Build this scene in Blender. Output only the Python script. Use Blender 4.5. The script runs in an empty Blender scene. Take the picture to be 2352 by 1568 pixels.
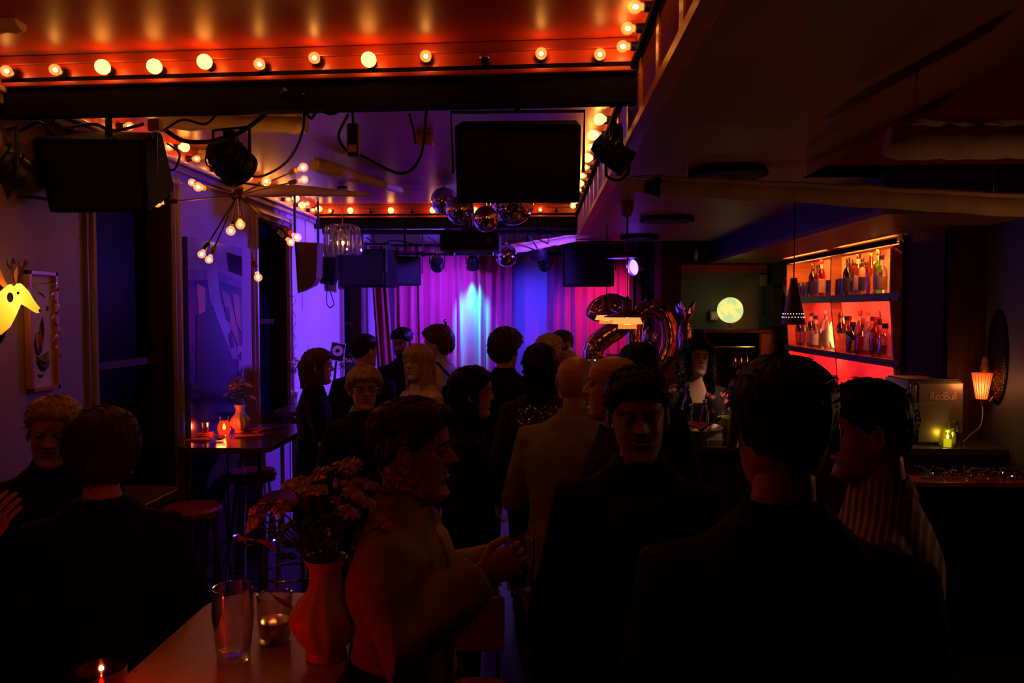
import bpy, bmesh, math, random
import numpy as np
from mathutils import Vector, Matrix, Euler, noise as mnoise
R = math.radians
random.seed(7); rng = np.random.RandomState(7)
SC = bpy.context.scene
COL = SC.collection
PI = math.pi

# ------------------------------------------------------------------ camera
CZ = 1.86; FPX = 1800.0; IW, IH = 2352, 1568
VPX, VPY = 1240.0, 712.0                       # vanishing point of the room's long axis
TH = math.atan((IH/2-VPY)/FPX); PS = math.atan((VPX-IW/2)/FPX*math.cos(TH))
cam_d = bpy.data.cameras.new('camera'); cam = bpy.data.objects.new('camera', cam_d); COL.objects.link(cam)
cam.location = (0, 0, CZ); cam.rotation_euler = (PI/2-TH, 0, PS)
cam_d.sensor_width = 36.0; cam_d.lens = FPX/IW*36.0; cam_d.clip_start = 0.05; cam_d.clip_end = 60
SC.camera = cam
_F = Vector((-math.sin(PS)*math.cos(TH), math.cos(PS)*math.cos(TH), -math.sin(TH)))
_R = Vector((math.cos(PS), math.sin(PS), 0)); _U = _R.cross(_F)
def ray(px, py): return _F + _R*((px-IW/2)/FPX) + _U*((IH/2-py)/FPX)
def WY(px, py, Y): d = ray(px, py); return Vector((0, 0, CZ)) + d*(Y/d.y)      # point of that sight line at depth Y
def WX(px, py, X): d = ray(px, py); return Vector((0, 0, CZ)) + d*(X/d.x)
def WZ(px, py, Z): d = ray(px, py); return Vector((0, 0, CZ)) + d*((Z-CZ)/d.z)

# ------------------------------------------------------------------ world, exposure
wld = bpy.data.worlds.new('world'); SC.world = wld; wld.use_nodes = True
bgn = wld.node_tree.nodes['Background']; bgn.inputs[0].default_value = (1.0, 0.45, 0.25, 1); bgn.inputs[1].default_value = 0.0008
SC.view_settings.view_transform = 'Standard'; SC.view_settings.look = 'None'
SC.view_settings.exposure = 0.0; SC.view_settings.gamma = 1.0; SC.view_settings.use_curve_mapping = False
SC.cycles.use_denoising = True; SC.cycles.max_bounces = 5; SC.cycles.diffuse_bounces = 3; SC.cycles.glossy_bounces = 3; SC.cycles.transmission_bounces = 2; SC.cycles.transparent_max_bounces = 12
SC.cycles.use_adaptive_sampling = True; SC.cycles.adaptive_threshold = 0.05; SC.cycles.adaptive_min_samples = 16
SC.cycles.sample_clamp_indirect = 2.0; SC.cycles.sample_clamp_direct = 0.0
SC.cycles.caustics_reflective = False; SC.cycles.caustics_refractive = False
SC.cycles.blur_glossy = 0.5

# ------------------------------------------------------------------ materials
MATS = {}
def mat(name, col, rough=0.6, metal=0.0, spec=0.5, var=0.12, scale=6.0, bump=0.0, bscale=40.0, emit=None, estr=0.0, sheen=0.0, stretch=None, coat=0.0):
    """procedural surface: a principled shader whose colour is broken up by noise"""
    if name in MATS: return MATS[name]
    m = bpy.data.materials.new(name); m.use_nodes = True; MATS[name] = m
    nt = m.node_tree; b = nt.nodes['Principled BSDF']; L = nt.links
    b.inputs['Roughness'].default_value = rough; b.inputs['Metallic'].default_value = metal
    b.inputs['Specular IOR Level'].default_value = spec
    if coat: b.inputs['Coat Weight'].default_value = coat; b.inputs['Coat Roughness'].default_value = 0.1
    if sheen: b.inputs['Sheen Weight'].default_value = sheen; b.inputs['Sheen Roughness'].default_value = 0.6
    tc = nt.nodes.new('ShaderNodeTexCoord'); mp = nt.nodes.new('ShaderNodeMapping')
    L.new(tc.outputs['Object'], mp.inputs['Vector'])
    if stretch: mp.inputs['Scale'].default_value = stretch
    nz = nt.nodes.new('ShaderNodeTexNoise'); nz.inputs['Scale'].default_value = scale; nz.inputs['Detail'].default_value = 4
    L.new(mp.outputs[0], nz.inputs['Vector'])
    rp = nt.nodes.new('ShaderNodeValToRGB'); L.new(nz.outputs['Fac'], rp.inputs[0])
    c = np.array(col[:3]); lo = np.clip(c*(1-var), 0, 1); hi = np.clip(c*(1+var), 0, 1)
    rp.color_ramp.elements[0].position = 0.3; rp.color_ramp.elements[1].position = 0.7
    rp.color_ramp.elements[0].color = (*lo, 1); rp.color_ramp.elements[1].color = (*hi, 1)
    L.new(rp.outputs[0], b.inputs['Base Color'])
    if bump:
        n2 = nt.nodes.new('ShaderNodeTexNoise'); n2.inputs['Scale'].default_value = bscale; L.new(mp.outputs[0], n2.inputs['Vector'])
        bp = nt.nodes.new('ShaderNodeBump'); bp.inputs['Strength'].default_value = bump; bp.inputs['Distance'].default_value = 0.01
        L.new(n2.outputs['Fac'], bp.inputs['Height']); L.new(bp.outputs[0], b.inputs['Normal'])
    if emit:
        b.inputs['Emission Color'].default_value = (*emit, 1); b.inputs['Emission Strength'].default_value = estr
    return m
def emat(name, col, strength, var=0.0, scale=8.0):
    """something that gives off light"""
    if name in MATS: return MATS[name]
    m = bpy.data.materials.new(name); m.use_nodes = True; MATS[name] = m; nt = m.node_tree
    nt.nodes.clear(); o = nt.nodes.new('ShaderNodeOutputMaterial'); e = nt.nodes.new('ShaderNodeEmission')
    e.inputs[0].default_value = (*col, 1); e.inputs[1].default_value = strength
    if var:
        nz = nt.nodes.new('ShaderNodeTexNoise'); nz.inputs['Scale'].default_value = scale
        mr = nt.nodes.new('ShaderNodeMapRange'); mr.inputs[3].default_value = strength*(1-var); mr.inputs[4].default_value = strength*(1+var)
        nt.links.new(nz.outputs['Fac'], mr.inputs[0]); nt.links.new(mr.outputs[0], e.inputs[1])
    nt.links.new(e.outputs[0], o.inputs[0]); return m
def glass(name, tint=(1, 1, 1), refl=0.12, rough=0.03, body=0.0, bodycol=(0.5, 0.5, 0.5)):
    """thin clear glass: tinted see-through with a fresnel sheen"""
    if name in MATS: return MATS[name]
    m = bpy.data.materials.new(name); m.use_nodes = True; MATS[name] = m; nt = m.node_tree; L = nt.links
    nt.nodes.clear(); o = nt.nodes.new('ShaderNodeOutputMaterial')
    t = nt.nodes.new('ShaderNodeBsdfTransparent'); t.inputs[0].default_value = (*tint, 1)
    g = nt.nodes.new('ShaderNodeBsdfGlossy'); g.inputs['Roughness'].default_value = rough; g.inputs[0].default_value = (1, 1, 1, 1)
    fr = nt.nodes.new('ShaderNodeLayerWeight'); fr.inputs[0].default_value = 0.35
    mr = nt.nodes.new('ShaderNodeMapRange'); mr.inputs[3].default_value = refl*0.5; mr.inputs[4].default_value = min(1, refl*5)
    L.new(fr.outputs['Facing'], mr.inputs[0])
    base = t.outputs[0]
    if body:
        d = nt.nodes.new('ShaderNodeBsdfDiffuse'); d.inputs[0].default_value = (*bodycol, 1)
        mx0 = nt.nodes.new('ShaderNodeMixShader'); mx0.inputs[0].default_value = body
        L.new(t.outputs[0], mx0.inputs[1]); L.new(d.outputs[0], mx0.inputs[2]); base = mx0.outputs[0]
    mx = nt.nodes.new('ShaderNodeMixShader'); L.new(mr.outputs[0], mx.inputs[0]); L.new(base, mx.inputs[1]); L.new(g.outputs[0], mx.inputs[2])
    L.new(mx.outputs[0], o.inputs[0]); return m

# ------------------------------------------------------------------ mesh helpers
class MB:
    def __init__(s): s.v = []; s.f = []; s.m = []; s.cur = 0
    def add(s, vs, fs):
        o = len(s.v); s.v.extend([tuple(map(float, p)) for p in vs]); s.f.extend([tuple(i+o for i in f) for f in fs]); s.m.extend([s.cur]*len(fs)); return s
    def box(s, cx, cy, cz, sx, sy, sz, rot=None):
        pts = [Vector((x*sx/2, y*sy/2, z*sz/2)) for z in (-1, 1) for y in (-1, 1) for x in (-1, 1)]
        if rot is not None:
            M = rot if isinstance(rot, Matrix) else Euler(rot).to_matrix()
            pts = [M @ p for p in pts]
        pts = [p+Vector((cx, cy, cz)) for p in pts]
        return s.add(pts, [(0,2,3,1),(4,5,7,6),(0,1,5,4),(2,6,7,3),(0,4,6,2),(1,3,7,5)])
    def bb(s, x0, x1, y0, y1, z0, z1): return s.box((x0+x1)/2, (y0+y1)/2, (z0+z1)/2, abs(x1-x0), abs(y1-y0), abs(z1-z0))
    def tube(s, pts, r, n=8, cap=True, squash=None):
        pts = [Vector(p) for p in pts]; k = len(pts)
        rs = [r]*k if not hasattr(r, '__len__') else list(r)
        T = []
        for i in range(k):
            d = pts[min(i+1, k-1)]-pts[max(i-1, 0)]
            T.append(d.normalized() if d.length > 1e-9 else Vector((0, 0, 1)))
        u = T[0].orthogonal().normalized(); vs = []
        for i in range(k):
            u = (u-T[i]*u.dot(T[i])); u = u.normalized() if u.length > 1e-6 else T[i].orthogonal().normalized()
            w = T[i].cross(u)
            for j in range(n):
                a = 2*PI*j/n; vs.append(pts[i]+(u*math.cos(a)+w*math.sin(a)*(squash or 1))*rs[i])
        fs = [(i*n+j, i*n+(j+1)%n, (i+1)*n+(j+1)%n, (i+1)*n+j) for i in range(k-1) for j in range(n)]
        if cap: fs += [tuple(range(n-1, -1, -1)), tuple((k-1)*n+j for j in range(n))]
        return s.add(vs, fs)
    def cyl(s, p0, p1, r0, r1=None, n=16): return s.tube([p0, p1], [r0, r0 if r1 is None else r1], n)
    def lathe(s, prof, n=24, c=(0, 0, 0), M=None, closed=False, wave=None):
        vs = []; k = len(prof)
        for (r, z) in prof:
            for j in range(n):
                a = 2*PI*j/n; rr = r*(1+wave(a, z)) if wave else r
                p = Vector((rr*math.cos(a), rr*math.sin(a), z)); p = M @ p if M is not None else p; vs.append(p+Vector(c))
        fs = [(i*n+j, i*n+(j+1)%n, (i+1)*n+(j+1)%n, (i+1)*n+j) for i in range(k-1) for j in range(n)]
        if not closed:
            if prof[0][0] > 1e-5: fs.append(tuple(range(n-1, -1, -1)))
            if prof[-1][0] > 1e-5: fs.append(tuple((k-1)*n+j for j in range(n)))
        return s.add(vs, fs)
    def ball(s, c, r, n=12, M=None):
        rx, ry, rz = (r, r, r) if not hasattr(r, '__len__') else r
        h = max(4, n//2); vs = []; 
        for i in range(h+1):
            t = PI*i/h
            for j in range(n):
                a = 2*PI*j/n; p = Vector((rx*math.sin(t)*math.cos(a), ry*math.sin(t)*math.sin(a), -rz*math.cos(t)))
                p = M @ p if M is not None else p; vs.append(p+Vector(c))
        fs = [(i*n+j, i*n+(j+1)%n, (i+1)*n+(j+1)%n, (i+1)*n+j) for i in range(h) for j in range(n)]
        return s.add(vs, fs)
    def loft(s, rings, cap=True, closed=True):
        n = len(rings[0]); k = len(rings); vs = [p for r in rings for p in r]; nn = n if closed else n-1
        fs = [(i*n+j, i*n+(j+1)%n, (i+1)*n+(j+1)%n, (i+1)*n+j) for i in range(k-1) for j in range(nn)]
        if cap and closed: fs += [tuple(range(n-1, -1, -1)), tuple((k-1)*n+j for j in range(n))]
        return s.add(vs, fs)
    def prism(s, poly, f0, f1):
        """poly of 2-D points, f0/f1 map (a,b) to the two end faces"""
        n = len(poly); vs = [f0(*p) for p in poly]+[f1(*p) for p in poly]
        return s.add(vs, [tuple(range(n-1, -1, -1)), tuple(range(n, 2*n))]+[(i, (i+1)%n, n+(i+1)%n, n+i) for i in range(n)])
    def move(s, d): s.v = [(a+d[0], b+d[1], c+d[2]) for a, b, c in s.v]; return s
    def xf(s, M): s.v = [tuple(M @ Vector(p)) for p in s.v]; return s
    def mesh(s, name, mats, smooth=False, weld=False):
        me = bpy.data.meshes.new(name); me.from_pydata(s.v, [], s.f)
        ms = mats if isinstance(mats, (list, tuple)) else [mats]
        for m in ms: me.materials.append(m)
        if len(ms) > 1: me.polygons.foreach_set('material_index', s.m)
        bm = bmesh.new(); bm.from_mesh(me)
        if weld: bmesh.ops.remove_doubles(bm, verts=bm.verts, dist=1e-5)
        bmesh.ops.recalc_face_normals(bm, faces=bm.faces)
        if smooth:
            lim = R(40) if smooth is True else R(smooth)
            for f in bm.faces: f.smooth = True
            for e in bm.edges:
                if len(e.link_faces) == 2 and e.calc_face_angle(0) > lim: e.smooth = False
        bm.to_mesh(me); bm.free(); me.update(); return me
    def build(s, name, mats, parent=None, smooth=False, bevel=0.0, loc=None, weld=False):
        me = s.mesh(name, mats, smooth, weld); o = bpy.data.objects.new(name, me); COL.objects.link(o)
        if parent is not None: o.parent = parent
        if loc is not None: o.location = loc
        if bevel:
            bv = o.modifiers.new('bevel', 'BEVEL'); bv.width = bevel; bv.segments = 2; bv.limit_method = 'ANGLE'
        return o
def tag(o, label=None, cat=None, group=None, kind=None):
    if label: o['label'] = label
    if cat: o['category'] = cat
    if group: o['group'] = group
    if kind: o['kind'] = kind
    return o
def thing(name, label, cat, loc=(0, 0, 0), rz=0.0, group=None):
    o = bpy.data.objects.new(name, None); COL.objects.link(o); o.empty_display_size = 0.05
    o.location = loc; o.rotation_euler = (0, 0, rz); return tag(o, label, cat, group)
def struct(name, mb, m, label=None, smooth=False, bevel=0.0, parent=None):
    o = mb.build(name, m, parent, smooth, bevel)
    if parent is None: o['kind'] = 'structure'
    if label: o['label'] = label
    return o
def copy_tree(o, parent=None):
    c = o.copy(); COL.objects.link(c); c.parent = parent
    for ch in list(o.children): copy_tree(ch, c)
    return c
def spot(name, parent, loc, target, col, power, size=60, blend=0.5, radius=0.05):
    l = bpy.data.lights.new(name, 'SPOT'); l.color = col; l.energy = power; l.spot_size = R(size); l.spot_blend = blend; l.shadow_soft_size = radius
    o = bpy.data.objects.new(name, l); COL.objects.link(o); o.parent = parent
    base = parent.matrix_basis.inverted() if parent is not None else Matrix()
    d = (Vector(target)-Vector(loc)).normalized(); q = d.to_track_quat('-Z', 'Y')
    o.matrix_basis = base @ (Matrix.Translation(Vector(loc)) @ q.to_matrix().to_4x4()); return o
def point(name, parent, loc, col, power, radius=0.03):
    l = bpy.data.lights.new(name, 'POINT'); l.color = col; l.energy = power; l.shadow_soft_size = radius
    o = bpy.data.objects.new(name, l); COL.objects.link(o); o.parent = parent; o.location = loc; return o
def lerp(a, b, t): return a+(b-a)*t
def catmull(pts, n=8):
    P = [Vector(p) for p in pts]; P = [P[0]*2-P[1]]+P+[P[-1]*2-P[-2]]; out = []
    for i in range(1, len(P)-2):
        for k in range(n):
            t = k/n; a, b, c, d = P[i-1], P[i], P[i+1], P[i+2]
            out.append(0.5*((2*b)+(c-a)*t+(2*a-5*b+4*c-d)*t*t+(3*b-a-3*c+d)*t**3))
    out.append(P[-2]); return out

# ------------------------------------------------------------------ palette
M_red = mat('red_gloss_paint', (0.50, 0.045, 0.02), 0.42, var=0.1, bump=0.06, bscale=14, spec=0.45)
M_redband = mat('red_board_paint', (0.60, 0.07, 0.03), 0.35, var=0.12, scale=4, bump=0.05)
M_redtrim = mat('red_trim_paint', (0.40, 0.05, 0.03), 0.4, var=0.1)
M_ceil = mat('tray_ceiling_paint', (0.24, 0.06, 0.08), 0.36, var=0.12, scale=3, bump=0.05, bscale=10, spec=0.6)
M_black = mat('black_paint', (0.005, 0.004, 0.004), 0.85, spec=0.1, var=0.2)
M_blackm = mat('black_metal', (0.012, 0.012, 0.013), 0.4, 0.3, var=0.2)
M_rubber = mat('black_rubber', (0.012, 0.011, 0.011), 0.5, spec=0.4)
M_soffit = mat('soffit_paint', (0.42, 0.19, 0.13), 0.5, var=0.12, scale=3, bump=0.05, bscale=12)
M_facet = mat('ceiling_facet_paint', (0.26, 0.075, 0.05), 0.5, var=0.1, scale=2)
M_navy = mat('navy_paint', (0.010, 0.012, 0.06), 0.5, var=0.15)
M_wood = mat('brown_wood', (0.22, 0.085, 0.035), 0.4, var=0.3, scale=5, stretch=(1, 8, 8), bump=0.04, bscale=30)
M_fascia = mat('fascia_wood', (0.60, 0.20, 0.07), 0.38, var=0.25, scale=4, stretch=(1, 1, 6))
M_darkwood = mat('dark_wood', (0.045, 0.015, 0.006), 0.6, spec=0.15, var=0.3, scale=5, stretch=(6, 6, 1))
M_wallL = mat('mauve_wall_paint', (0.30, 0.19, 0.27), 0.6, var=0.06, scale=2.5, bump=0.04, bscale=25)
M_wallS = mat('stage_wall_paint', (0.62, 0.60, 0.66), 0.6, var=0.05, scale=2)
M_trimw = mat('window_casing_paint', (0.34, 0.20, 0.22), 0.32, var=0.1, spec=0.6)
M_wallR = mat('bar_wall_paint', (0.10, 0.10, 0.15), 0.55, var=0.12, scale=2)
M_green = mat('dark_green_wall', (0.10, 0.15, 0.13), 0.6, var=0.1, scale=2)
M_floor = mat('floor_boards', (0.035, 0.018, 0.012), 0.35, var=0.3, scale=3, stretch=(8, 1, 1))
M_nightglass = mat('night_window_glass', (0.003, 0.003, 0.006), 0.30, spec=0.04, var=0.1)
M_chrome = mat('chrome', (0.7, 0.7, 0.72), 0.15, 1.0, var=0.03)
M_brass = mat('brass', (0.55, 0.33, 0.12), 0.3, 1.0, var=0.1)
M_paper = mat('rolled_tan_paper', (0.68, 0.46, 0.26), 0.7, var=0.2, scale=4, stretch=(2, 2, 2), bump=0.2, bscale=12)
M_white = mat('white_plastic', (0.6, 0.6, 0.58), 0.4, var=0.05)
M_clear = glass('clear_glass', (0.97, 0.97, 0.97), 0.10)
# ================================================================== the room
XL, XF, ZT, ZS, YB, YB2, YS = -2.2, 0.36, 2.88, 2.55, 3.0, 7.6, 10.3
struct('floor', MB().bb(-2.6, 3.0, -2.4, 10.6, -0.1, 0), M_floor, 'dark wooden club floor')
struct('ceiling', MB().bb(-2.6, XF+0.1, -2.4, YB+0.06, ZT, ZT+0.06), M_red, 'glossy dark red ceiling above the front bulb row')
struct('ceiling', MB().bb(-2.6, XF+0.1, YB+0.06, 10.6, ZT, ZT+0.06), M_ceil, 'plum coloured ceiling between the two bulb-lit beams')
struct('ceiling', MB().bb(XF+0.1, 2.76, 7.92, 10.6, ZT, ZT+0.06), M_ceil, 'dark ceiling over the stage side beyond the soffit')
struct('wall_rear', MB().bb(-2.6, 3.0, -2.4, -2.3, 0, 3.9), M_darkwood, 'dark wall behind the viewer')
# left wall with three tall window openings
WIN = [(3.79, 4.63, 0.55, 2.58), (6.0, 6.77, 0.95, 2.58), (8.62, 9.62, 0.95, 2.45)]
wl = MB(); ys = -2.3
w2 = MB()
for (a, b, z0, z1) in WIN:
    if a > 8: w2.bb(XL-0.15, XL, ys, a, 0, ZT); w2.bb(XL-0.15, XL, a, b, z1, ZT); w2.bb(XL-0.15, XL, a, b, 0, z0); w2.bb(XL-0.15, XL, b, 10.4, 0, ZT); continue
    wl.bb(XL-0.15, XL, ys, a, 0, ZT); wl.bb(XL-0.15, XL, a, b, z1, ZT); wl.bb(XL-0.15, XL, a, b, 0, z0); ys = b
struct('wall_left', wl, M_wallL, 'mauve plaster wall with tall dark windows')
for k, (a, b, z0, z1) in enumerate(WIN):
    o = struct('window_%d' % (k+1), MB().bb(XL-0.16, XL-0.14, a, b, z0, z1), M_nightglass, ('tall black window behind the hanging wedge loudspeaker', 'tall dark window behind the second table', 'blue-lit window beside the stage curtain')[k])
    f = MB()
    for (ya, yb) in ((a-0.075, a), (b, b+0.075)):
        f.bb(XL, XL+0.022, ya, yb, z0-0.05, z1+0.075); f.tube([(XL+0.025, (ya+yb)/2, z0-0.05), (XL+0.025, (ya+yb)/2, z1+0.07)], 0.018, 8)
    f.bb(XL, XL+0.022, a, b, z1, z1+0.075); f.tube([(XL+0.025, a-0.07, z1+0.04), (XL+0.025, b+0.07, z1+0.04)], 0.016, 8)
    f.build('window_casing', M_trimw, o, 40)
    r = MB(); r.bb(XL-0.14, XL-0.001, a+0.001, a+0.02, z0, z1); r.bb(XL-0.14, XL-0.001, b-0.02, b-0.001, z0, z1); r.bb(XL-0.14, XL-0.001, a, b, z1-0.02, z1-0.001)
    r.bb(XL-0.14, XL+0.04, a, b, z0, z0+0.025); r.bb(XL-0.14, XL-0.10, a, b, (z0+z1)/2-0.02, (z0+z1)/2+0.02)
    r.build('window_frame', M_darkwood, o)
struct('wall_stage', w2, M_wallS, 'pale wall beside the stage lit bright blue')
# dado under the left wall
d = MB(); d.bb(XL, XL+0.02, -2.3, 3.7, 0, 0.9)
for (a, b) in ((4.71, 5.92), (6.85, 8.5)): d.bb(XL, XL+0.02, a, b, 0, 0.9)
struct('baseboard_left', d, M_darkwood, 'dark wooden dado under the mauve wall')
# stage back wall, stage platform
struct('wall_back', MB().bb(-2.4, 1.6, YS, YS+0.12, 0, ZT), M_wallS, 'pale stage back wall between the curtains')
struct('floor', MB().bb(-2.19, 1.3, 8.3, YS, 0, 0.28), M_black, 'low black stage platform')
# beams with bulb boards -------------------------------------------------
def bulb_beam(name, y, xa, xb, face_black, label, skew=0.0):
    # built with its right end at the origin, then swung slightly: the front beam is not quite square to the room
    xa, xb = xa-xb-0.05, 0.0
    o = struct(name, MB().bb(xa, xb, 0, 0.05, ZT-0.085, ZT), M_redband, label)
    MB().bb(xa, xb, -0.018, 0, ZT-0.038, ZT-0.001).build('cornice_board', M_redtrim, o, bevel=0.004)
    MB().bb(xa, xb, 0.004, 0.05, ZT-0.105, ZT-0.085).build('shadow_gap', M_black, o)
    MB().bb(xa, xb, -0.02, 0.05, ZT-0.125, ZT-0.107).build('lower_lip', M_redtrim, o, bevel=0.004)
    MB().bb(xa, xb, 0.0, 0.06, ZT-0.125-face_black, ZT-0.126).build('black_valance', M_black, o)
    o.location = (XF, y, 0); o.rotation_euler.z = -R(skew); return o
SKEW = 3.0
def ybeam(x): return YB+(XF-x)*math.tan(R(SKEW))
bulb_beam('trim_1', YB, XL, XF, 0.112, 'red front beam carrying a row of round bulbs', SKEW)
bulb_beam('trim_2', YB2, XL, XF, 0.10, 'red rear beam with small bulbs before the stage')
# left crown with bulbs
def crown(name, ya, yb, label):
    o = struct(name, MB().bb(XL, XL+0.02, ya, yb, ZT-0.12, ZT), M_redband, label)
    MB().bb(XL, XL+0.05, ya, yb, ZT-0.145, ZT-0.12).build('crown_moulding', M_trimw, o, bevel=0.006)
    MB().bb(XL, XL+0.03, ya, yb, ZT-0.185, ZT-0.147).build('crown_moulding', M_trimw, o, bevel=0.006)
crown('trim_3', YB+0.08, YB2-0.03, 'red crown board with bulbs above the mauve wall')
crown('trim_4', -2.2, YB-0.03, 'red crown board over the front part of the room')
# right fascia: red bulb board, black rail, reeded panels --------------------
ZR = 2.775
fa = struct('wall_fascia', MB().bb(XF, XF+0.06, 0.2, 7.9, ZR, ZT), M_redband, 'red bulb board along the edge of the bar soffit')
MB().bb(XF+0.012, XF+0.06, 0.2, 7.9, ZS, ZR).build('fascia_board', M_fascia, fa)
ry = MB().tube([(XF-0.012, 0.2, ZR), (XF-0.012, 7.75, ZR)], 0.014, 8); ry.build('black_rail', M_black, fa, True)
MB().bb(XF-0.004, XF+0.014, 0.2, 7.9, ZS-0.002, ZS+0.03).build('fascia_lip', M_fascia, fa)
y = 0.4; k = 0
ins = MB()
for q in range(11): ins.tube([(0, 0.03, 0.045+q*0.0155), (0, 0.38, 0.045+q*0.0155)], 0.0075, 5)
ins_me = ins.mesh('reeded_insert', M_fascia, True)
st_me = MB().bb(-0.012, 0.006, -0.03, 0.03, 0.02, ZR-ZS).mesh('fascia_stile', M_fascia)
while y < 7.6:
    for nm, me in (('reeded_insert', ins_me), ('fascia_stile', st_me)):
        o = bpy.data.objects.new(nm, me); COL.objects.link(o); o.parent = fa; o.location = (XF+0.010, y, ZS)
    y += 0.41
# bar soffit and folded ceiling facets -------------------------------------
def slab(poly, z0, z1): return MB().prism(poly, lambda a, b: (a, b, z0), lambda a, b: (a, b, z1))
B_ = (1.37, 4.11)
struct('ceiling', slab([(XF+0.061, 1.26), B_, (1.80, 4.11), (1.80, 7.9), (XF+0.061, 7.9)], ZS, ZS+0.05), M_soffit, 'low brown soffit over the bar side')
def zfac(x, y): return ZS+0.555*max(0.0, ((x-B_[0])*0.949-(y-B_[1])*0.316))
pl = [(XF, 1.08), B_, (2.75, 4.11), (2.75, -2.3), (-0.3, -2.3), (-0.3, -0.9)]
struct('ceiling', MB().prism([p for p in pl], lambda a, b: (a, b, zfac(a, b)), lambda a, b: (a, b, zfac(a, b)+0.05)), M_facet, 'sloping dark red ceiling facet at the viewer side')
struct('wall_gable', MB().prism([(B_[0], ZS), (2.75, ZS), (2.75, zfac(2.75, 4.11))], lambda a, b: (a, 4.11, b), lambda a, b: (a, 4.17, b)), M_redtrim, 'triangular red gable above the bar canopy')
# bar canopy
ZC = 2.345; XC = 1.74; YC = 4.06
cn = struct('ceiling_canopy', MB().bb(XC, 2.64, YC, 8.4, ZC, ZC+0.03), M_wood, 'brown wooden canopy running above the bar shelves')
MB().bb(XC, XC+0.03, YC, 8.4, ZC+0.03, ZS+0.02).build('canopy_face', M_navy, cn)
MB().bb(XC+0.03, 2.64, YC, YC+0.03, ZC+0.03, ZS+0.02).build('canopy_face', M_navy, cn)
# right walls
struct('wall_right', MB().bb(2.64, 2.76, -2.3, 8.5, 0, 3.9).bb(2.57, 2.641, -2.3, 4.615, 0, ZC-0.001), M_wallR, 'dark blue-grey wall beside the bar')
pn = struct('wall_panel', MB().bb(2.36, 2.64, 4.62, 5.16, 0, ZC), M_darkwood, 'dark wooden panel at the near end of the bar shelves')
MB().bb(2.352, 2.36, 4.64, 4.66, 0.1, ZC-0.02).build('panel_joint', M_black, pn)
struct('wall_bar', MB().bb(1.30, 2.64, 8.4, 8.5, 0, 2.9), M_green, 'dark green wall behind the globe')
lt = struct('trim_5', MB().bb(1.36, 2.36, 8.26, 8.4, 2.25, 2.335), M_redtrim, 'dark red lintel over the back bar alcove')
struct('trim_6', MB().bb(1.22, 1.42, 7.95, 8.4, 0, 2.9), M_darkwood, 'dark wooden post between stage and bar')
struct('trim_7', MB().bb(1.425, 1.50, 8.30, 8.399, 0, 2.25), mat('blue_lit_edge', (0.12, 0.14, 0.4), 0.5), 'edge strip beside the dark post with blue light painted into its colour')  # the blue stage light on this edge is put into its colour
# ================================================================== lamps and rigging
WARM = (1.0, 0.30, 0.035)
M_opal = emat('opal_bulb_glow', WARM, 13.0)
M_core = emat('filament_glow', (1.0, 0.34, 0.055), 85.0)
M_off = glass('dark_bulb_glass', (0.9, 0.85, 0.8), 0.14)
def bulb_shell():
    m = bpy.data.materials.new('clear_bulb_glass'); m.use_nodes = True; nt = m.node_tree; nt.nodes.clear(); L = nt.links
    o = nt.nodes.new('ShaderNodeOutputMaterial'); t = nt.nodes.new('ShaderNodeBsdfTransparent'); e = nt.nodes.new('ShaderNodeEmission')
    e.inputs[0].default_value = (1.0, 0.36, 0.06, 1); lw = nt.nodes.new('ShaderNodeLayerWeight'); lw.inputs[0].default_value = 0.5
    mr = nt.nodes.new('ShaderNodeMapRange'); mr.inputs[3].default_value = 0.75; mr.inputs[4].default_value = 0.25; L.new(lw.outputs['Facing'], mr.inputs[0]); L.new(mr.outputs[0], e.inputs[1])
    a = nt.nodes.new('ShaderNodeAddShader'); L.new(t.outputs[0], a.inputs[0]); L.new(e.outputs[0], a.inputs[1]); L.new(a.outputs[0], o.inputs[0]); return m
M_shell = bulb_shell()
def bulb_meshes():
    K = {}
    for kind, r in (('opal', 0.029), ('clear', 0.0225), ('dark', 0.0225)):
        so = MB().lathe([(0.017, 0), (0.019, 0.004), (0.0165, 0.008), (0.0165, 0.026), (0.013, 0.030)], 14).mesh('socket', M_rubber, True)
        prof = [(0.0115, 0.026), (0.012, 0.034)]; cz = 0.036+r*0.95
        for i in range(9):
            t = -0.95+i*(0.95+PI/2)/8; prof.append((max(1e-4, r*math.cos(t)), cz+r*math.sin(t)))
        gl = MB().lathe(prof, 16).mesh('bulb_glass', {'opal': M_opal, 'clear': M_shell, 'dark': M_off}[kind], True)
        co = MB().ball((0, 0, cz-0.002), (0.0085, 0.0085, 0.010), 8).mesh('filament', M_core, True) if kind == 'clear' else None
        fi = MB().tube([(-0.005, 0, 0.03), (-0.006, 0, cz), (0, 0, cz+0.004), (0.006, 0, cz), (0.005, 0, 0.03)], 0.0008, 4).mesh('filament', M_brass) if kind == 'dark' else None
        K[kind] = (so, gl, co or fi, cz)
    return K
BK = bulb_meshes()
def bulb(center, direction, kind, label, group, name='festoon_bulb'):
    """a bulb in its black socket; center is the middle of the glass"""
    so, gl, co, cz = BK[kind]; d = Vector(direction).normalized(); c = Vector(center)
    t = thing(name, label, 'bulb', c-d*cz, group=group); t.rotation_euler = d.to_track_quat('Z', 'Y').to_euler()
    for nm, me in (('socket', so), ('bulb_glass', gl), ('filament', co)):
        if me is not None:
            o = bpy.data.objects.new(nm, me); COL.objects.link(o); o.parent = t
    return t
LBL = {'opal': 'large opal glowing bulb', 'clear': 'small clear glowing bulb', 'dark': 'unlit clear bulb'}
G1 = 'bulbs on the front beam'; G2 = 'bulbs on the rear beam'; G3 = 'bulbs along the mauve wall'; G4 = 'bulbs along the bar soffit edge'
nth = {'opal': 0, 'clear': 0}
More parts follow.
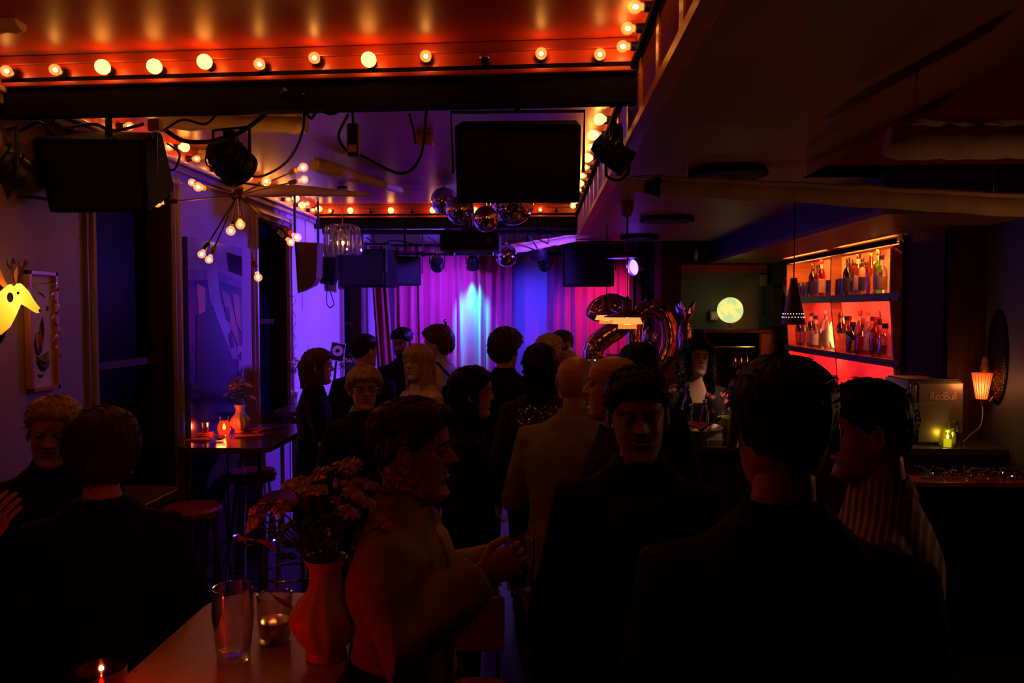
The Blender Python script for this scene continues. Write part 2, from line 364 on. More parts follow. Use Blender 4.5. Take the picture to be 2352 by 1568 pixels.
ORD = ['first', 'second', 'third', 'fourth', 'fifth', 'sixth', 'seventh', 'eighth', 'ninth']
for (px, py, kd) in [(15,167,'clear'),(127,170,'clear'),(236,154,'opal'),(355,159,'opal'),(470,142,'opal'),(596,151,'clear'),(722,133,'clear'),(847,137,'opal'),(978,129,'clear'),(1113,138,'dark'),(1243,123,'clear'),(1378,138,'clear')]:
    c0 = WY(px, py, YB); cz = BK[kd][3]; yb = ybeam(c0.x); c = WY(px, py, yb-cz); c.z = min(max(c.z, ZT-0.075), ZT-0.02)
    if kd == 'dark': lb = 'unlit clear bulb on the front beam above the hung black loudspeaker'
    else: lb = '%s on front beam, %s of its kind from left' % (LBL[kd], ORD[nth[kd]]); nth[kd] += 1
    bulb((c.x, yb-cz-0.001, c.z), (0.0, -1, 0), kd, lb, G1)
for (px, kd) in [(758,'clear'),(805,'opal'),(850,'dark'),(898,'opal'),(945,'dark'),(994,'opal'),(1021,'clear'),(1090,'opal'),(1205,'clear'),(1241,'clear'),(1278,'dark')]:
    cz = BK[kd][3]; c = WY(px, 500, YB2-cz)
    bulb((c.x, YB2-cz-0.001, ZT-0.062), (0, -1, 0), kd, '%s on the rear red beam before the stage' % LBL[kd], G2)
seq = ['clear', 'opal', 'clear', 'clear', 'clear', 'opal', 'clear', 'clear', 'clear', 'opal', 'opal', 'opal', 'clear', 'opal', 'opal', 'clear']
yy = 4.46; i = 0
while yy < 7.5:
    kd = seq[i % 16]; cz = BK[kd][3]
    bulb((XL+0.021+cz, yy, ZT-(0.05 if i % 2 else 0.085)), (1, 0, 0), kd, '%s along the crown of the mauve wall' % LBL[kd], G3); yy += 0.178; i += 1
yy = 3.3; 
while yy < 4.3:
    bulb((XL+0.021+BK['clear'][3], yy, ZT-0.07), (1, 0, 0), 'clear', 'small clear glowing bulb along the crown of the mauve wall', G3); yy += 0.24
for yy in (0.4, 0.85, 1.3, 1.75, 2.2):
    bulb((XL+0.021+BK['opal'][3], yy, ZT-0.07), (1, 0, 0), 'opal', 'large opal bulb on the front crown board over the room', 'bulbs on the front crown board')
seq = ['clear', 'clear', 'clear', 'clear', 'opal', 'clear', 'clear', 'opal', 'clear', 'clear', 'opal', 'clear']
for i, yy in enumerate([0.4, 0.8, 1.2, 1.75, 2.3, 2.55, 2.77, 2.925]):
    kd = 'opal' if yy < 2.4 else 'clear'; bulb((XF-0.001-BK[kd][3], yy, ZT-(0.045, 0.055)[i % 2]), (-1, 0, 0), kd, 'small clear bulb on the soffit edge in front of the red beam' if yy > 2.4 else 'large opal bulb on the near end of the soffit edge', 'bulbs on the near soffit edge')
yy = 3.3; i = 0
while yy < 7.45:
    kd = seq[i % 12]; bulb((XF-0.001-BK[kd][3], yy, ZT-(0.04 if i % 2 else 0.07)), (-1, 0, 0), kd, '%s along the soffit edge beyond the red beam' % LBL[kd], G4); yy += 0.165; i += 1
# a short board with bulbs in the stage ceiling
bo = tag(MB().box(0, 0, 0.02, 0.03, 0.8, 0.03).build('bulb_batten', M_blackm), 'thin black batten holding bulbs above the stage', 'batten'); bo.location = (-1.22, 9.0, ZT-0.036)
for i in range(4):
    bulb((-1.22, 8.72+i*0.19, ZT-0.036-BK['opal'][3]+0.004), (0, 0, -1), 'opal' if i % 2 else 'clear', '%s under the thin batten above the stage' % LBL['opal' if i % 2 else 'clear'], 'bulbs under the stage batten')

# ---- star shaped chandelier of brass rods
sc_ = WY(546, 448, 4.05)
sp = thing('starburst_chandelier', 'brass starburst chandelier with bare bulbs on long rods', 'chandelier', sc_)
MB().lathe([(0.0, -0.032), (0.02, -0.030), (0.033, -0.015), (0.036, 0), (0.033, 0.015), (0.02, 0.030), (0, 0.032)], 10).build('hub', M_brass, sp, False)
MB().tube([(0, 0, 0.03), (0, 0, ZT-sc_.z)], 0.006, 8).build('drop_rod', M_brass, sp, True)
MB().lathe([(0.05, 0), (0.045, 0.02), (0.0, 0.03)], 16, (0, 0, ZT-sc_.z-0.031)).build('ceiling_rose', M_brass, sp, True)
M_sock = [mat('sleeve_dark', (0.02, 0.015, 0.01), 0.4), mat('sleeve_ochre', (0.45, 0.25, 0.05), 0.4), mat('sleeve_red', (0.30, 0.02, 0.015), 0.4)]
RODS = [(463,584,1,0), (480,596,1,1), (530,530,-1,0), (552,516,-1,1), (593,637,1,2), (668,556,1,1), (682,545,-1,2), (361,466,-1,0), (441,419,1,1), (455,429,-1,1), (697,384,-1,1), (699,412,1,1), (612,416,-1,0), (529,329,1,1)]
LROD = 0.45
for (px, py, sg, sk) in RODS:
    p0 = WY(px, py, sc_.y)-sc_; flat = math.hypot(p0.x, p0.z); dy = math.sqrt(max(0.0025, LROD**2-flat**2))*sg
    d = Vector((p0.x, 0, p0.z)); Yt = sc_.y+dy; tip = WY(px, py, Yt)-sc_; L_ = tip.length; d = tip.normalized()
    rod = MB().tube([d*0.02, d*(L_-0.085)], 0.0042, 6).build('rod', M_brass, sp, True)
    MB().tube([d*(L_-0.095), d*(L_-0.055)], [0.012, 0.0135], 10).build('bulb_sleeve', M_sock[sk], rod, True)
    so, gl, co, cz = BK['clear']; q = d.to_track_quat('Z', 'Y').to_matrix().to_4x4()
    for nm, me in (('bulb_glass', gl), ('filament', co)):
        o = bpy.data.objects.new(nm, me); COL.objects.link(o); o.parent = rod; o.matrix_basis = Matrix.Translation(d*(L_-cz)) @ q
# ---- waterfall chandelier of glass drops
wc = WY(787, 552, 6.4)
ch = thing('glass_drop_chandelier', 'small chandelier of hanging looped glass drops before the stage', 'chandelier', wc)
MB().tube([(0, 0, 0.1), (0, 0, ZT-wc.z)], 0.004, 6).build('drop_rod', M_brass, ch, True)
MB().lathe([(0.045, 0), (0.04, 0.02), (0, 0.03)], 14, (0, 0, ZT-wc.z-0.031)).build('ceiling_rose', M_blackm, ch, True)
MB().lathe([(0.06, 0.085), (0.065, 0.095), (0.02, 0.11), (0, 0.11)], 16).build('crown_plate', M_brass, ch, True)
M_drop = glass('drop_glass', (0.86, 0.80, 0.84), 0.35, 0.06, 0.25, (0.8, 0.7, 0.75))
for ring, (rr, n_) in enumerate(((0.145, 22), (0.10, 15), (0.055, 9))):
    for j in range(n_):
        a = 2*PI*j/n_+ring*0.2; ca, sa = math.cos(a), math.sin(a)
        pts = [(ca*rr*t_, sa*rr*t_, z_) for (t_, z_) in ((0.35, 0.095), (0.65, 0.125), (0.9, 0.105), (1.0, 0.05), (1.0, -0.03), (1.0, -0.09), (1.0, -0.115))]
        MB().tube(pts, [0.006, 0.007, 0.007, 0.007, 0.008, 0.013, 0.004], 6).build('glass_drop', M_drop, ch, True)
MB().ball((0, 0, -0.02), 0.016, 10).build('lamp_bulb', emat('chandelier_bulb', (1.0, 0.5, 0.12), 22.0), ch, True)
# ---- mirror balls
def mirror_ball(px, py, rpx, Y, label, tint=(0.85, 0.8, 0.75), n=46):
    c = WY(px, py, Y); r = rpx*1.1*Y/FPX; t = thing('mirror_ball', label, 'mirror ball', c)
    mb = MB().ball((0, 0, 0), r, n); rr = random.Random(px)
    mb.v = [tuple(np.array(p)*(1+rr.uniform(-0.004, 0.004))) for p in mb.v]
    mb.build('mirror_tiles', mat('mirror_tile_%d' % px, tint, 0.06, 1.0, var=0.08, scale=60), t)
    MB().cyl((0, 0, r*0.97), (0, 0, r+0.02), 0.015).build('cap', M_chrome, t, True)
    MB().tube([(0, 0, r+0.015), (0, 0, ZT-c.z)], 0.002, 5).build('hanging_wire', M_blackm, t)
mirror_ball(1020, 461, 28, 6.5, 'mirror ball highest of the cluster, half behind the hung loudspeaker')
mirror_ball(1056, 483, 30, 6.2, 'mirror ball second from the left in the cluster over the projector')
mirror_ball(1116, 503, 27, 6.1, 'lowest mirror ball of the cluster, just above the projector')
mirror_ball(1176, 468, 45, 6.4, 'largest mirror ball of the cluster under the hung loudspeaker', n=60)
mirror_ball(1163, 587, 23, 8.1, 'small violet-lit mirror ball in front of the stage curtain', (0.9, 0.8, 0.95))

# ---- loudspeakers -----------------------------------------------------------
M_spk = mat('speaker_cabinet', (0.009, 0.007, 0.007), 0.8, spec=0.1, var=0.2, bump=0.1, bscale=120)
M_grl = mat('speaker_grille', (0.004, 0.004, 0.004), 0.7, var=0.2, bump=0.3, bscale=300)
def yoke(t, w, h, d):
    MB().tube([(-w/2-0.012, 0, -h*0.1), (-w/2-0.012, 0, h/2+0.05), (w/2+0.012, 0, h/2+0.05), (w/2+0.012, 0, -h*0.1)], 0.007, 6).build('yoke_bracket', M_blackm, t, True)
def box_speaker(px0, py0, px1, py1, Y, depth, label, rz=0, tilt=0, ceil_z=ZT, wedge=0.0, stem=True):
    a = WY(px0, py0, Y); b = WY(px1, py1, Y); c = (a+b)/2; w = abs(b.x-a.x); h = abs(a.z-b.z)
    t = thing('loudspeaker', label, 'loudspeaker', c); t.rotation_euler = (R(tilt), 0, R(rz))
    pr = [(-w/2, 0), (w/2, 0), (w/2-w*wedge, depth), (-w/2+w*wedge, depth)]
    MB().prism(pr, lambda x, y: (x, y, -h/2), lambda x, y: (x, y, h/2)).build('cabinet', M_spk, t, bevel=0.012)
    MB().bb(-w/2+0.02, w/2-0.02, -0.006, 0.004, -h/2+0.02, h/2-0.02).build('grille', M_grl, t, bevel=0.004)
    MB().cyl((w/2-0.05, -0.009, -h/2+0.05), (w/2-0.05, -0.005, -h/2+0.05), 0.012).build('badge', M_blackm, t)
    yoke(t, w, h, depth)
    if stem: MB().tube([(0, 0, h/2+0.05), (0, 0, ceil_z-c.z)], 0.014, 8).build('hanging_stem', M_blackm, t, True)
    return t
box_speaker(1046, 290, 1333, 467, 3.19, 0.26, 'black box loudspeaker hung from the front beam by a yoke', ceil_z=2.70, tilt=17)
# wedge cabinet on the left
wa = WY(88, 305, 3.35); 
t = thing('loudspeaker', 'large black wedge loudspeaker hung below the front beam, seen from its angled side', 'loudspeaker', WY(225, 395, 3.35))
def wp(px, py, Y=3.35): return WY(px, py, Y)-t.location
fr = [wp(78, 316), wp(333, 322), wp(340, 489), wp(112, 489)]
bk = [wp(100, 300, 3.75), wp(372, 304, 3.75), wp(402, 430, 3.75), wp(372, 470, 3.75)]
MB().add(fr+bk, [(0, 1, 2, 3), (7, 6, 5, 4), (0, 4, 5, 1), (1, 5, 6, 2), (2, 6, 7, 3), (3, 7, 4, 0)]).build('cabinet', M_spk, t, bevel=0.012)
g_ = [p+Vector((0, -0.006, 0)) for p in (wp(92, 330), wp(322, 334), wp(328, 478), wp(122, 478))]
MB().add(g_+[p+Vector((0, 0.008, 0)) for p in g_], [(0, 1, 2, 3), (4, 7, 6, 5), (0, 4, 5, 1), (1, 5, 6, 2), (2, 6, 7, 3), (3, 7, 4, 0)]).build('grille', M_grl, t)
MB().tube([wp(356, 300, 3.5), wp(356, 400, 3.5)], 0.012, 6).build('yoke_bracket', M_blackm, t, True)
MB().tube([wp(250, 312, 3.5), wp(250, 268, 3.5)], 0.016, 8).build('hanging_stem', M_blackm, t, True)
MB().box(*(wp(357, 288, 3.42)), 0.05, 0.04, 0.05).build('paper_label', mat('paper_label', (0.6, 0.5, 0.35), 0.7), t)
# far loudspeakers over the stage
box_speaker(777, 572, 888, 658, 7.95, 0.38, 'black loudspeaker hung in front of the mauve curtain side of the stage', rz=-8)
box_speaker(893, 588, 968, 655, 8.42, 0.22, 'blue-lit loudspeaker turned sideways beside the bigger stage loudspeaker', rz=22)
box_speaker(1294, 566, 1411, 657, 8.75, 0.3, 'black loudspeaker hung over the crimson curtain near the pendant lamps', ceil_z=ZT)
box_speaker(1472, 572, 1550, 662, 8.9, 0.35, 'big angled black loudspeaker beside the blue stage spotlight', rz=-35)
# tilted monitor panels on the left of the stage
def panel(pts, Y0, Y1, label, m):
    c = WY(sum(p[0] for p in pts)/len(pts), sum(p[1] for p in pts)/len(pts), Y0); t = thing('hanging_loudspeaker', label, 'loudspeaker', c)
    f = [WY(p[0], p[1], Y0)-c for p in pts]; n = len(f); b = [q+Vector((-0.02, Y1-Y0, 0.02)) for q in f]
    MB().add(f+b, [tuple(range(n)), tuple(range(2*n-1, n-1, -1))]+[(i, n+i, n+(i+1)%n, (i+1)%n) for i in range(n)]).build('cabinet', m, t, bevel=0.006)
    tp = max(f, key=lambda q: q.z); MB().tube([tp+Vector((-0.03, 0.08, -0.02)), Vector((tp.x-0.03, tp.y+0.08, ZT-c.z))], 0.012, 8).build('hanging_stem', M_blackm, t, True)
    MB().tube([f[0]+Vector((0.0, -0.01, 0)), f[-1]+Vector((0.0, -0.01, 0))], 0.006, 6).build('edge_handle', M_blackm, t)
panel([(679, 555), (730, 558), (727, 640), (716, 658), (686, 673)], 6.55, 6.8, 'brown-red angular loudspeaker hung beside the blue wall', mat('brown_cabinet', (0.10, 0.03, 0.025), 0.6))
panel([(733, 590), (771, 592), (770, 640), (765, 656), (737, 651)], 7.25, 7.45, 'small dark loudspeaker hung between the brown one and the stage', M_spk)
lp = catmull([WY(753, 648, 7.24), WY(750, 690, 7.24), WY(757, 706, 7.24), WY(767, 698, 7.24), WY(762, 680, 7.24), WY(754, 650, 7.24)], 6)
tag(MB().tube(lp, 0.005, 6).build('cable_loop', M_rubber, None, True), 'thin black cable loop hanging against the blue wall', 'cable')
# projector
pc = WY(1082, 558, 6.9); pr_ = thing('projector', 'black ceiling projector under the mirror balls', 'projector', pc)
MB().bb(-0.26, 0.26, -0.16, 0.16, -0.085, 0.085).build('body', M_spk, pr_, bevel=0.03)
MB().bb(-0.25, 0.25, -0.164, -0.158, -0.088, -0.07).build('lower_edge', mat('grey_plastic', (0.08, 0.06, 0.09), 0.5), pr_)
MB().cyl((0.17, -0.19, 0), (0.17, -0.15, 0), 0.035).build('lens_ring', M_blackm, pr_, True)
for s_ in (-1, 1): MB().cyl((s_*0.17, 0, -0.11), (s_*0.17, 0, -0.083), 0.03).build('foot', M_rubber, pr_, True)
MB().tube([(0, 0, 0.08), (0, 0, ZT-pc.z)], 0.02, 10).build('ceiling_pole', M_blackm, pr_, True)
MB().bb(-0.09, 0.09, -0.06, 0.06, 0.085, 0.14).build('mount_plate', M_blackm, pr_, bevel=0.01)

# ---- lighting bars ----------------------------------------------------------
def bar(p, q, r, label):
    t = thing('lighting_bar', label, 'lighting bar', p); v = Vector(q)-Vector(p)
    MB().tube([(0, 0, 0), v], r, 10).build('pipe', M_blackm, t, True)
    for f in (0.12, 0.5, 0.88):
        w = v*f; MB().box(w.x, w.y, w.z, 0.05, 0.05, 0.06).build('clamp', M_blackm, t); MB().tube([w, Vector((w.x, w.y, ZT-p[2]))], 0.008, 6).build('hanger', M_blackm, t)
bar(WY(735, 532, 7.9), WY(1322, 534, 7.9), 0.024, 'black lighting bar under the rear beam with cables')
bar(WY(905, 583, 9.0), WY(1460, 583, 9.0), 0.018, 'blue-lit lighting bar carrying the stage spotlights')
bar(WY(900, 437, 6.9), WY(1050, 437, 6.9), 0.022, 'short black bar beside the highest mirror ball')

# ---- stage spotlights --------------------------------------------------------
def par_can(px, py, Y, target, col, power, label, size=40, lens=4.0, r=0.075, top=None, blend=0.6, softr=0.05, flag=False, beam=None):
    c = WY(px, py, Y); t = thing('stage_spotlight', label, 'spotlight', c)
    d = (Vector(target)-c).normalized(); q = d.to_track_quat('Z', 'Y').to_matrix()
    MB().lathe([(0.0, -0.11), (r*0.7, -0.10), (r*0.95, -0.05), (r, 0.04), (r*1.08, 0.045), (r*1.08, 0.06), (r*0.97, 0.06), (r*0.9, 0.03)], 20, M=q, closed=True).build('can', M_blackm, t, True)
    MB().lathe([(0.0, 0.035), (r*0.93, 0.03), (r*0.93, 0.028), (0, 0.028)], 20, M=q).build('lens', emat('lens_%d' % px, col, lens) if lens else M_nightglass, t, True)
    side = d.cross(Vector((0, 0, 1))).normalized()*(r*1.15); up = Vector((0, 0, 1))
    MB().tube([side, side+up*(r*1.7), -side+up*(r*1.7), -side], 0.008, 6).build('yoke', M_blackm, t, True)
    zt = (top if top else c.z+r*1.7+0.12)-c.z
    MB().tube([up*(r*1.6), Vector((0, 0, zt))], 0.012, 8).build('stem', M_blackm, t, True); MB().box(0, 0, zt-0.03, 0.05, 0.05, 0.06).build('clamp', M_blackm, t)
    for k in range(3): MB().lathe([(r*(0.97+0.02), -0.07+k*0.03), (r*1.05, -0.065+k*0.03), (r*(0.97+0.02), -0.06+k*0.03)], 20, M=q, closed=True).build('cooling_fin', M_blackm, t)
    if flag:
        w = d*0.10+side.normalized()*0; MB().box(*(d*0.12-up*0.02), 0.16, 0.10, 0.004, rot=(0.2, 0.1, 0.3)).build('barn_door', M_blackm, t)
    if power > 500: MB().box(*(d*0.16+up*0.105), 0.26, 0.26, 0.004, rot=q @ Euler((PI/2, 0, 0)).to_matrix() if False else (0, 0, math.atan2(d.y, d.x))).build('barn_door', M_blackm, t)  # plate added above the lens to keep the blue beam off the soffit
    if power: spot('beam', t, c+d*0.07, beam or target, col, power, size, blend, softr)
    return t
ZP = WY(1080, 583, 9.0).z
par_can(1086, 606, 9.78, (-0.87, 10.14, 1.85), (0.0, 0.55, 1.0), 330, 'stage spotlight pouring cyan light down the middle curtain', 48, 2.5, top=ZT, blend=1.0)
par_can(1004, 606, 9.0, (-1.2, 10.25, 1.75), (0.25, 0.02, 1.0), 140, 'stage spotlight with a violet beam left of the cyan one', 100, 0.8, top=ZP, blend=1.0)
par_can(1252, 604, 9.0, (-0.05, 10.25, 1.6), (0.04, 0.03, 1.0), 95, 'stage spotlight above the blue gap between the curtains', 80, 0.5, top=ZP, blend=1.0)
par_can(1386, 600, 9.15, (0.85, 10.25, 1.7), (1.0, 0.03, 0.40), 75, 'stage spotlight hidden behind the loudspeaker, lighting the crimson curtain', 80, 0.0, top=ZP, blend=1.0)
par_can(1463, 612, 7.85, (-2.2, 5.6, 1.6), (0.15, 0.04, 1.0), 950, 'bright blue stage spotlight aimed across at the mauve wall', 130, 16.0, r=0.085, top=ZT, blend=1.0, beam=(-2.2, 8.05, 1.6))
par_can(532, 372, 3.42, (-0.5, 6.0, 1.0), (1, 0.5, 0.3), 0, 'unlit spotlight on a yoke hung over the starburst chandelier', lens=0, r=0.085, top=2.64, flag=True)
par_can(1413, 358, 3.35, (1.2, 3.6, 1.9), (0.05, 0.08, 1), 0, 'unlit spotlight with open barn door at the right end of the front beam', lens=0, r=0.058, top=2.64, flag=True)
par_can(14, 395, 3.22, (-1.0, 5.0, 0.8), (1, 0.5, 0.3), 0, 'unlit spotlight hung at the far left of the front beam', lens=0, r=0.10, top=2.64, flag=True)
par_can(1235, 575, 8.6, (0, 10, 1.2), (0.05, 0.08, 1), 0, 'dark moving spotlight tangled in cables above the blue gap', lens=0, r=0.10, top=2.75)
# smoke detector / round ceiling fittings on the soffit
def disc(px, py, rx, label):
    c = WZ(px, py, ZS-0.02); t = thing('ceiling_loudspeaker', label, 'ceiling loudspeaker', c)
    MB().lathe([(rx, -0.012), (rx*1.02, 0.0), (rx*0.96, 0.02)], 32).build('ring', M_black, t, True)
    MB().lathe([(0, -0.020), (rx*0.6, -0.018), (rx*0.9, -0.011)], 28, closed=True).build('grille', M_grl, t, True)
disc(1671, 399, 0.19, 'round black ceiling loudspeaker in the soffit nearest the viewer')
disc(1532, 505, 0.20, 'round black ceiling loudspeaker in the middle of the soffit')
disc(1470, 546, 0.18, 'round ceiling loudspeaker at the stage end of the soffit')
hk = WZ(1440, 463, ZS)
t = thing('pendant_ceiling_rose', 'small dark red cup shaped ceiling rose above the pendant lamp', 'ceiling rose', hk)
MB().lathe([(0.045, 0), (0.042, -0.05), (0.03, -0.09), (0.0, -0.10)], 16).build('cup', mat('dark_red_lacquer', (0.16, 0.012, 0.015), 0.3), t, True)
MB().tube([(0, 0, -0.09), (0, 0, -0.22)], 0.003, 6).build('wire', M_black, t)
# ---- rolled paper tubes hung below the ceilings ------------------------------
def roll(p, q, r, label, taper=1.0, seed=0, ztop=ZT, clamp=False):
    p = Vector(p); q = Vector(q); t = thing('rolled_paper_tube', label, 'paper roll', p); v = q-p; n = 14; rr = random.Random(seed)
    pts = [v*(i/n)+Vector((0, 0, rr.uniform(-0.3, 0.3)*r*0.3)) for i in range(n+1)]
    rad = [r*lerp(1, taper, i/n)*rr.uniform(0.93, 1.06) for i in range(n+1)]; rad[0] *= 0.85; rad[-1] *= 0.9
    MB().tube(pts, rad, 14).build('paper_roll', M_paper, t, 60)
    MB().tube([pt+Vector((0, -rd*0.75, rd*0.75)) for pt, rd in zip(pts, rad)], [x*0.28 for x in rad], 6).build('paper_flap', M_paper, t, 60)
    for f in (0.15, 0.85):
        w = v*f; MB().tube([w+Vector((0, 0, r*0.6)), Vector((w.x, w.y, ztop-p.z))], 0.0025, 5).build('hanging_wire', M_chrome, t)
    if clamp:
        MB().tube([v*0.045, v*0.085], [r*0.9, r*1.35], 10).build('black_clamp', M_rubber, t, 40)
roll(WY(372, 276, 3.95), WY(702, 284, 3.85), 0.045, 'long tan paper roll under the ceiling behind the front beam', 1.1, 1)
roll(WY(408, 361, 5.0), WY(572, 356, 5.0), 0.038, 'short tan paper roll behind the unlit spotlight', 1.0, 2)
roll(WY(722, 377, 4.9), WY(938, 442, 6.3), 0.048, 'tan paper roll pointing down towards the mirror balls', 0.5, 3)
roll(WY(560, 434, 5.7), WY(850, 446, 5.9), 0.055, 'broad tan paper roll above the starburst chandelier', 0.25, 4)
roll(WY(868, 523, 8.6), WY(1022, 524, 8.6), 0.03, 'thin tan paper roll just behind the rear beam', 1.0, 5)
roll(WY(1172, 572, 8.55), WY(1328, 545, 8.35), 0.055, 'tan paper roll above the small violet mirror ball', 0.75, 6)
roll(WY(2038, 322, 2.95), WY(2480, 318, 2.85), 0.068, 'short thick tan paper roll under the sloping ceiling', 1.0, 7, ztop=2.95)
roll(WY(1442, 422, 3.75), WY(2450, 478, 3.35), 0.042, 'very long tan paper roll under the soffit with black clamp', 1.15, 8, ztop=ZS, clamp=True)
roll(WY(400, -40, 2.55), WY(545, 18, 2.75), 0.034, 'tan paper roll poking in above the front bulb row', 1.0, 9)
roll(WY(-160, 52, 2.75), WY(48, 54, 2.75), 0.036, 'tan paper roll at the far left above the front beam', 1.0, 10)
# ---- cables ---------------------------------------------------------------
CN = [0]
def cable(pts, r, label):
    tag(MB().tube(catmull([WY(*p) for p in pts], 6), r, 6).build('cable', M_rubber, None, True), label, 'cable')
cable([(380, 300, 3.15), (430, 325, 3.2), (520, 318, 3.2), (600, 270, 3.2), (655, 205, 3.05)], 0.009, 'thick black cable bundle sagging from the wedge loudspeaker to the beam')
cable([(560, 398, 3.7), (600, 405, 3.6), (660, 370, 3.4), (695, 300, 3.2), (697, 215, 3.05)], 0.006, 'black cable curving from the unlit spotlight up to the beam')
cable([(375, 300, 3.2), (420, 275, 3.15), (470, 285, 3.15), (500, 260, 3.1)], 0.005, 'thin cable looping under the beam over the tan paper roll')
cable([(385, 330, 3.5), (412, 352, 3.45), (404, 385, 3.5), (392, 392, 3.6)], 0.005, 'thin cable curling beside the wedge loudspeaker')
cable([(800, 262, 3.12), (778, 310, 3.15), (795, 345, 3.2), (830, 358, 3.2), (920, 398, 3.2), (965, 360, 3.2), (980, 250, 3.12)], 0.006, 'black cable looping from the hanging connector box to the beam')
cable([(700, 255, 3.12), (715, 272, 3.14), (730, 255, 3.12), (760, 262, 3.12), (790, 250, 3.12)], 0.006, 'tangled black cable under the middle of the front beam')
cable([(940, 262, 3.12), (950, 300, 3.2), (954, 330, 3.25)], 0.005, 'short cable end dangling left of the hung box loudspeaker')
cable([(1392, 380, 3.35), (1395, 405, 3.35), (1420, 414, 3.35), (1440, 400, 3.35), (1447, 378, 3.35)], 0.006, 'round cable loop under the spotlight with the barn door')
cable([(1195, 520, 7.85), (1225, 515, 7.8), (1245, 530, 7.8), (1290, 540, 7.8), (1320, 528, 7.85)], 0.008, 'tangled cable lying along the rear lighting bar')
cable([(1215, 540, 7.9), (1228, 560, 8.2), (1245, 585, 8.6), (1258, 560, 8.4), (1262, 535, 8.0)], 0.007, 'cable loop hanging round the dark moving spotlight')
cable([(985, 545, 8.0), (1000, 560, 8.3), (1003, 595, 8.9)], 0.007, 'cable dropping to the violet stage spotlight')
cable([(840, 545, 7.9), (870, 560, 7.95), (905, 552, 7.95), (950, 560, 7.95)], 0.007, 'cable along the rear bar over the stage loudspeaker')
cable([(110, 255, 3.13), (140, 292, 3.2), (215, 285, 3.2), (260, 300, 3.2), (330, 285, 3.2)], 0.007, 'tangled cable over the wedge loudspeaker')
cable([(0, 275, 3.25), (40, 300, 3.25), (90, 280, 3.25), (120, 310, 3.25)], 0.007, 'tangled cable at the far left under the beam')
cb = WY(812, 322, 3.16); t = thing('cable_connector_box', 'black in-line connector box hanging from a cable under the beam', 'connector box', cb)
MB().bb(-0.024, 0.024, -0.02, 0.02, -0.065, 0.065).build('case', M_rubber, t, bevel=0.008); MB().bb(-0.017, 0.017, -0.0215, -0.0195, -0.05, -0.022).build('paper_label', MATS['paper_label'], t)
MB().tube([(0, 0, 0.06), (-0.004, 0, 0.13)], 0.006, 6).build('cable_tail', M_rubber, t)
em = WY(975, 262, 4.6); t = thing('emergency_lamp', 'small amber ceiling fitting behind the hung loudspeaker', 'ceiling fitting', (em.x, em.y, ZT-0.06))
MB().bb(-0.05, 0.05, -0.04, 0.04, 0, 0.06).build('case', mat('amber_plastic', (0.35, 0.12, 0.03), 0.35), t, bevel=0.012); MB().cyl((0, -0.046, 0.02), (0, -0.038, 0.02), 0.01).build('sensor', M_black, t)
# ================================================================== stage curtains
def curtain(x0, x1, y, z0, z1, label, m, folds=9, amp=0.05, seed=0, lean=0.0, rz=0.0):
    t = thing('stage_curtain', label, 'curtain', (x0, y, z0)); rr = random.Random(seed); n = folds*12; w = x1-x0
    ph = [rr.uniform(-0.8, 0.8) for _ in range(folds+2)]; am = [rr.uniform(0.55, 1.3) for _ in range(folds+2)]; rows = []
    for k in range(11):
        f = k/10; z = f*(z1-z0); row = []
        for i in range(n+1):
            u = i/n; c = u*folds; j = int(c); a = lerp(am[j], am[j+1], c-j); p = lerp(ph[j], ph[j+1], c-j)
            yy = math.sin(c*2*PI+p)*amp*a*(0.75+0.25*(1-f))+0.012*math.sin(c*5.3+f*3)
            xx = u*w+0.018*math.sin(c*2*PI*0.5+f*2.0)+lean*(1-f)
            row.append((xx, yy, z))
        rows.append(row)
    MB().loft(rows, closed=False).build('cloth', m, t, True).modifiers.new('thickness', 'SOLIDIFY').thickness = 0.006
    MB().tube([(-0.03, 0, z1-z0+0.02), (w+0.03, 0, z1-z0+0.02)], 0.014, 8).build('curtain_rail', M_blackm, t, True)
    hem = [(p[0], p[1]-0.002, 0.02) for p in rows[0]]; MB().tube(hem, 0.007, 5).build('hem', m, t, True)
    return t
M_cur = mat('crimson_velvet', (0.58, 0.09, 0.22), 0.7, var=0.12, scale=5, stretch=(6, 6, 0.6), sheen=0.4)
M_cur2 = mat('dark_crimson_velvet', (0.45, 0.03, 0.07), 0.7, var=0.12, scale=5, stretch=(6, 6, 0.6), sheen=0.4)
xa, xb = WY(905, 700, 10.15).x, WY(1180, 700, 10.15).x
curtain(xa, xb, 10.14, 0.29, 2.68, 'wide crimson stage curtain under the cyan beam', M_cur, 12, 0.075, 3)
curtain(WY(1254, 700, 10.1).x, WY(1500, 700, 10.1).x, 10.14, 0.29, 2.68, 'crimson stage curtain behind the number balloons', M_cur, 10, 0.075, 4)
curtain(WY(846, 700, 9.7).x, WY(888, 700, 9.7).x, 9.72, 0.29, 2.66, 'narrow dark crimson curtain swept aside next to the blue window', M_cur2, 3, 0.05, 5, lean=0.14)
M_bcur = mat('black_stage_cloth', (0.012, 0.008, 0.014), 0.8, sheen=0.2)
curtain(1.10, 1.50, 9.75, 0.29, 2.7, 'black stage cloth hanging beside the dark post', M_bcur, 5, 0.04, 6)
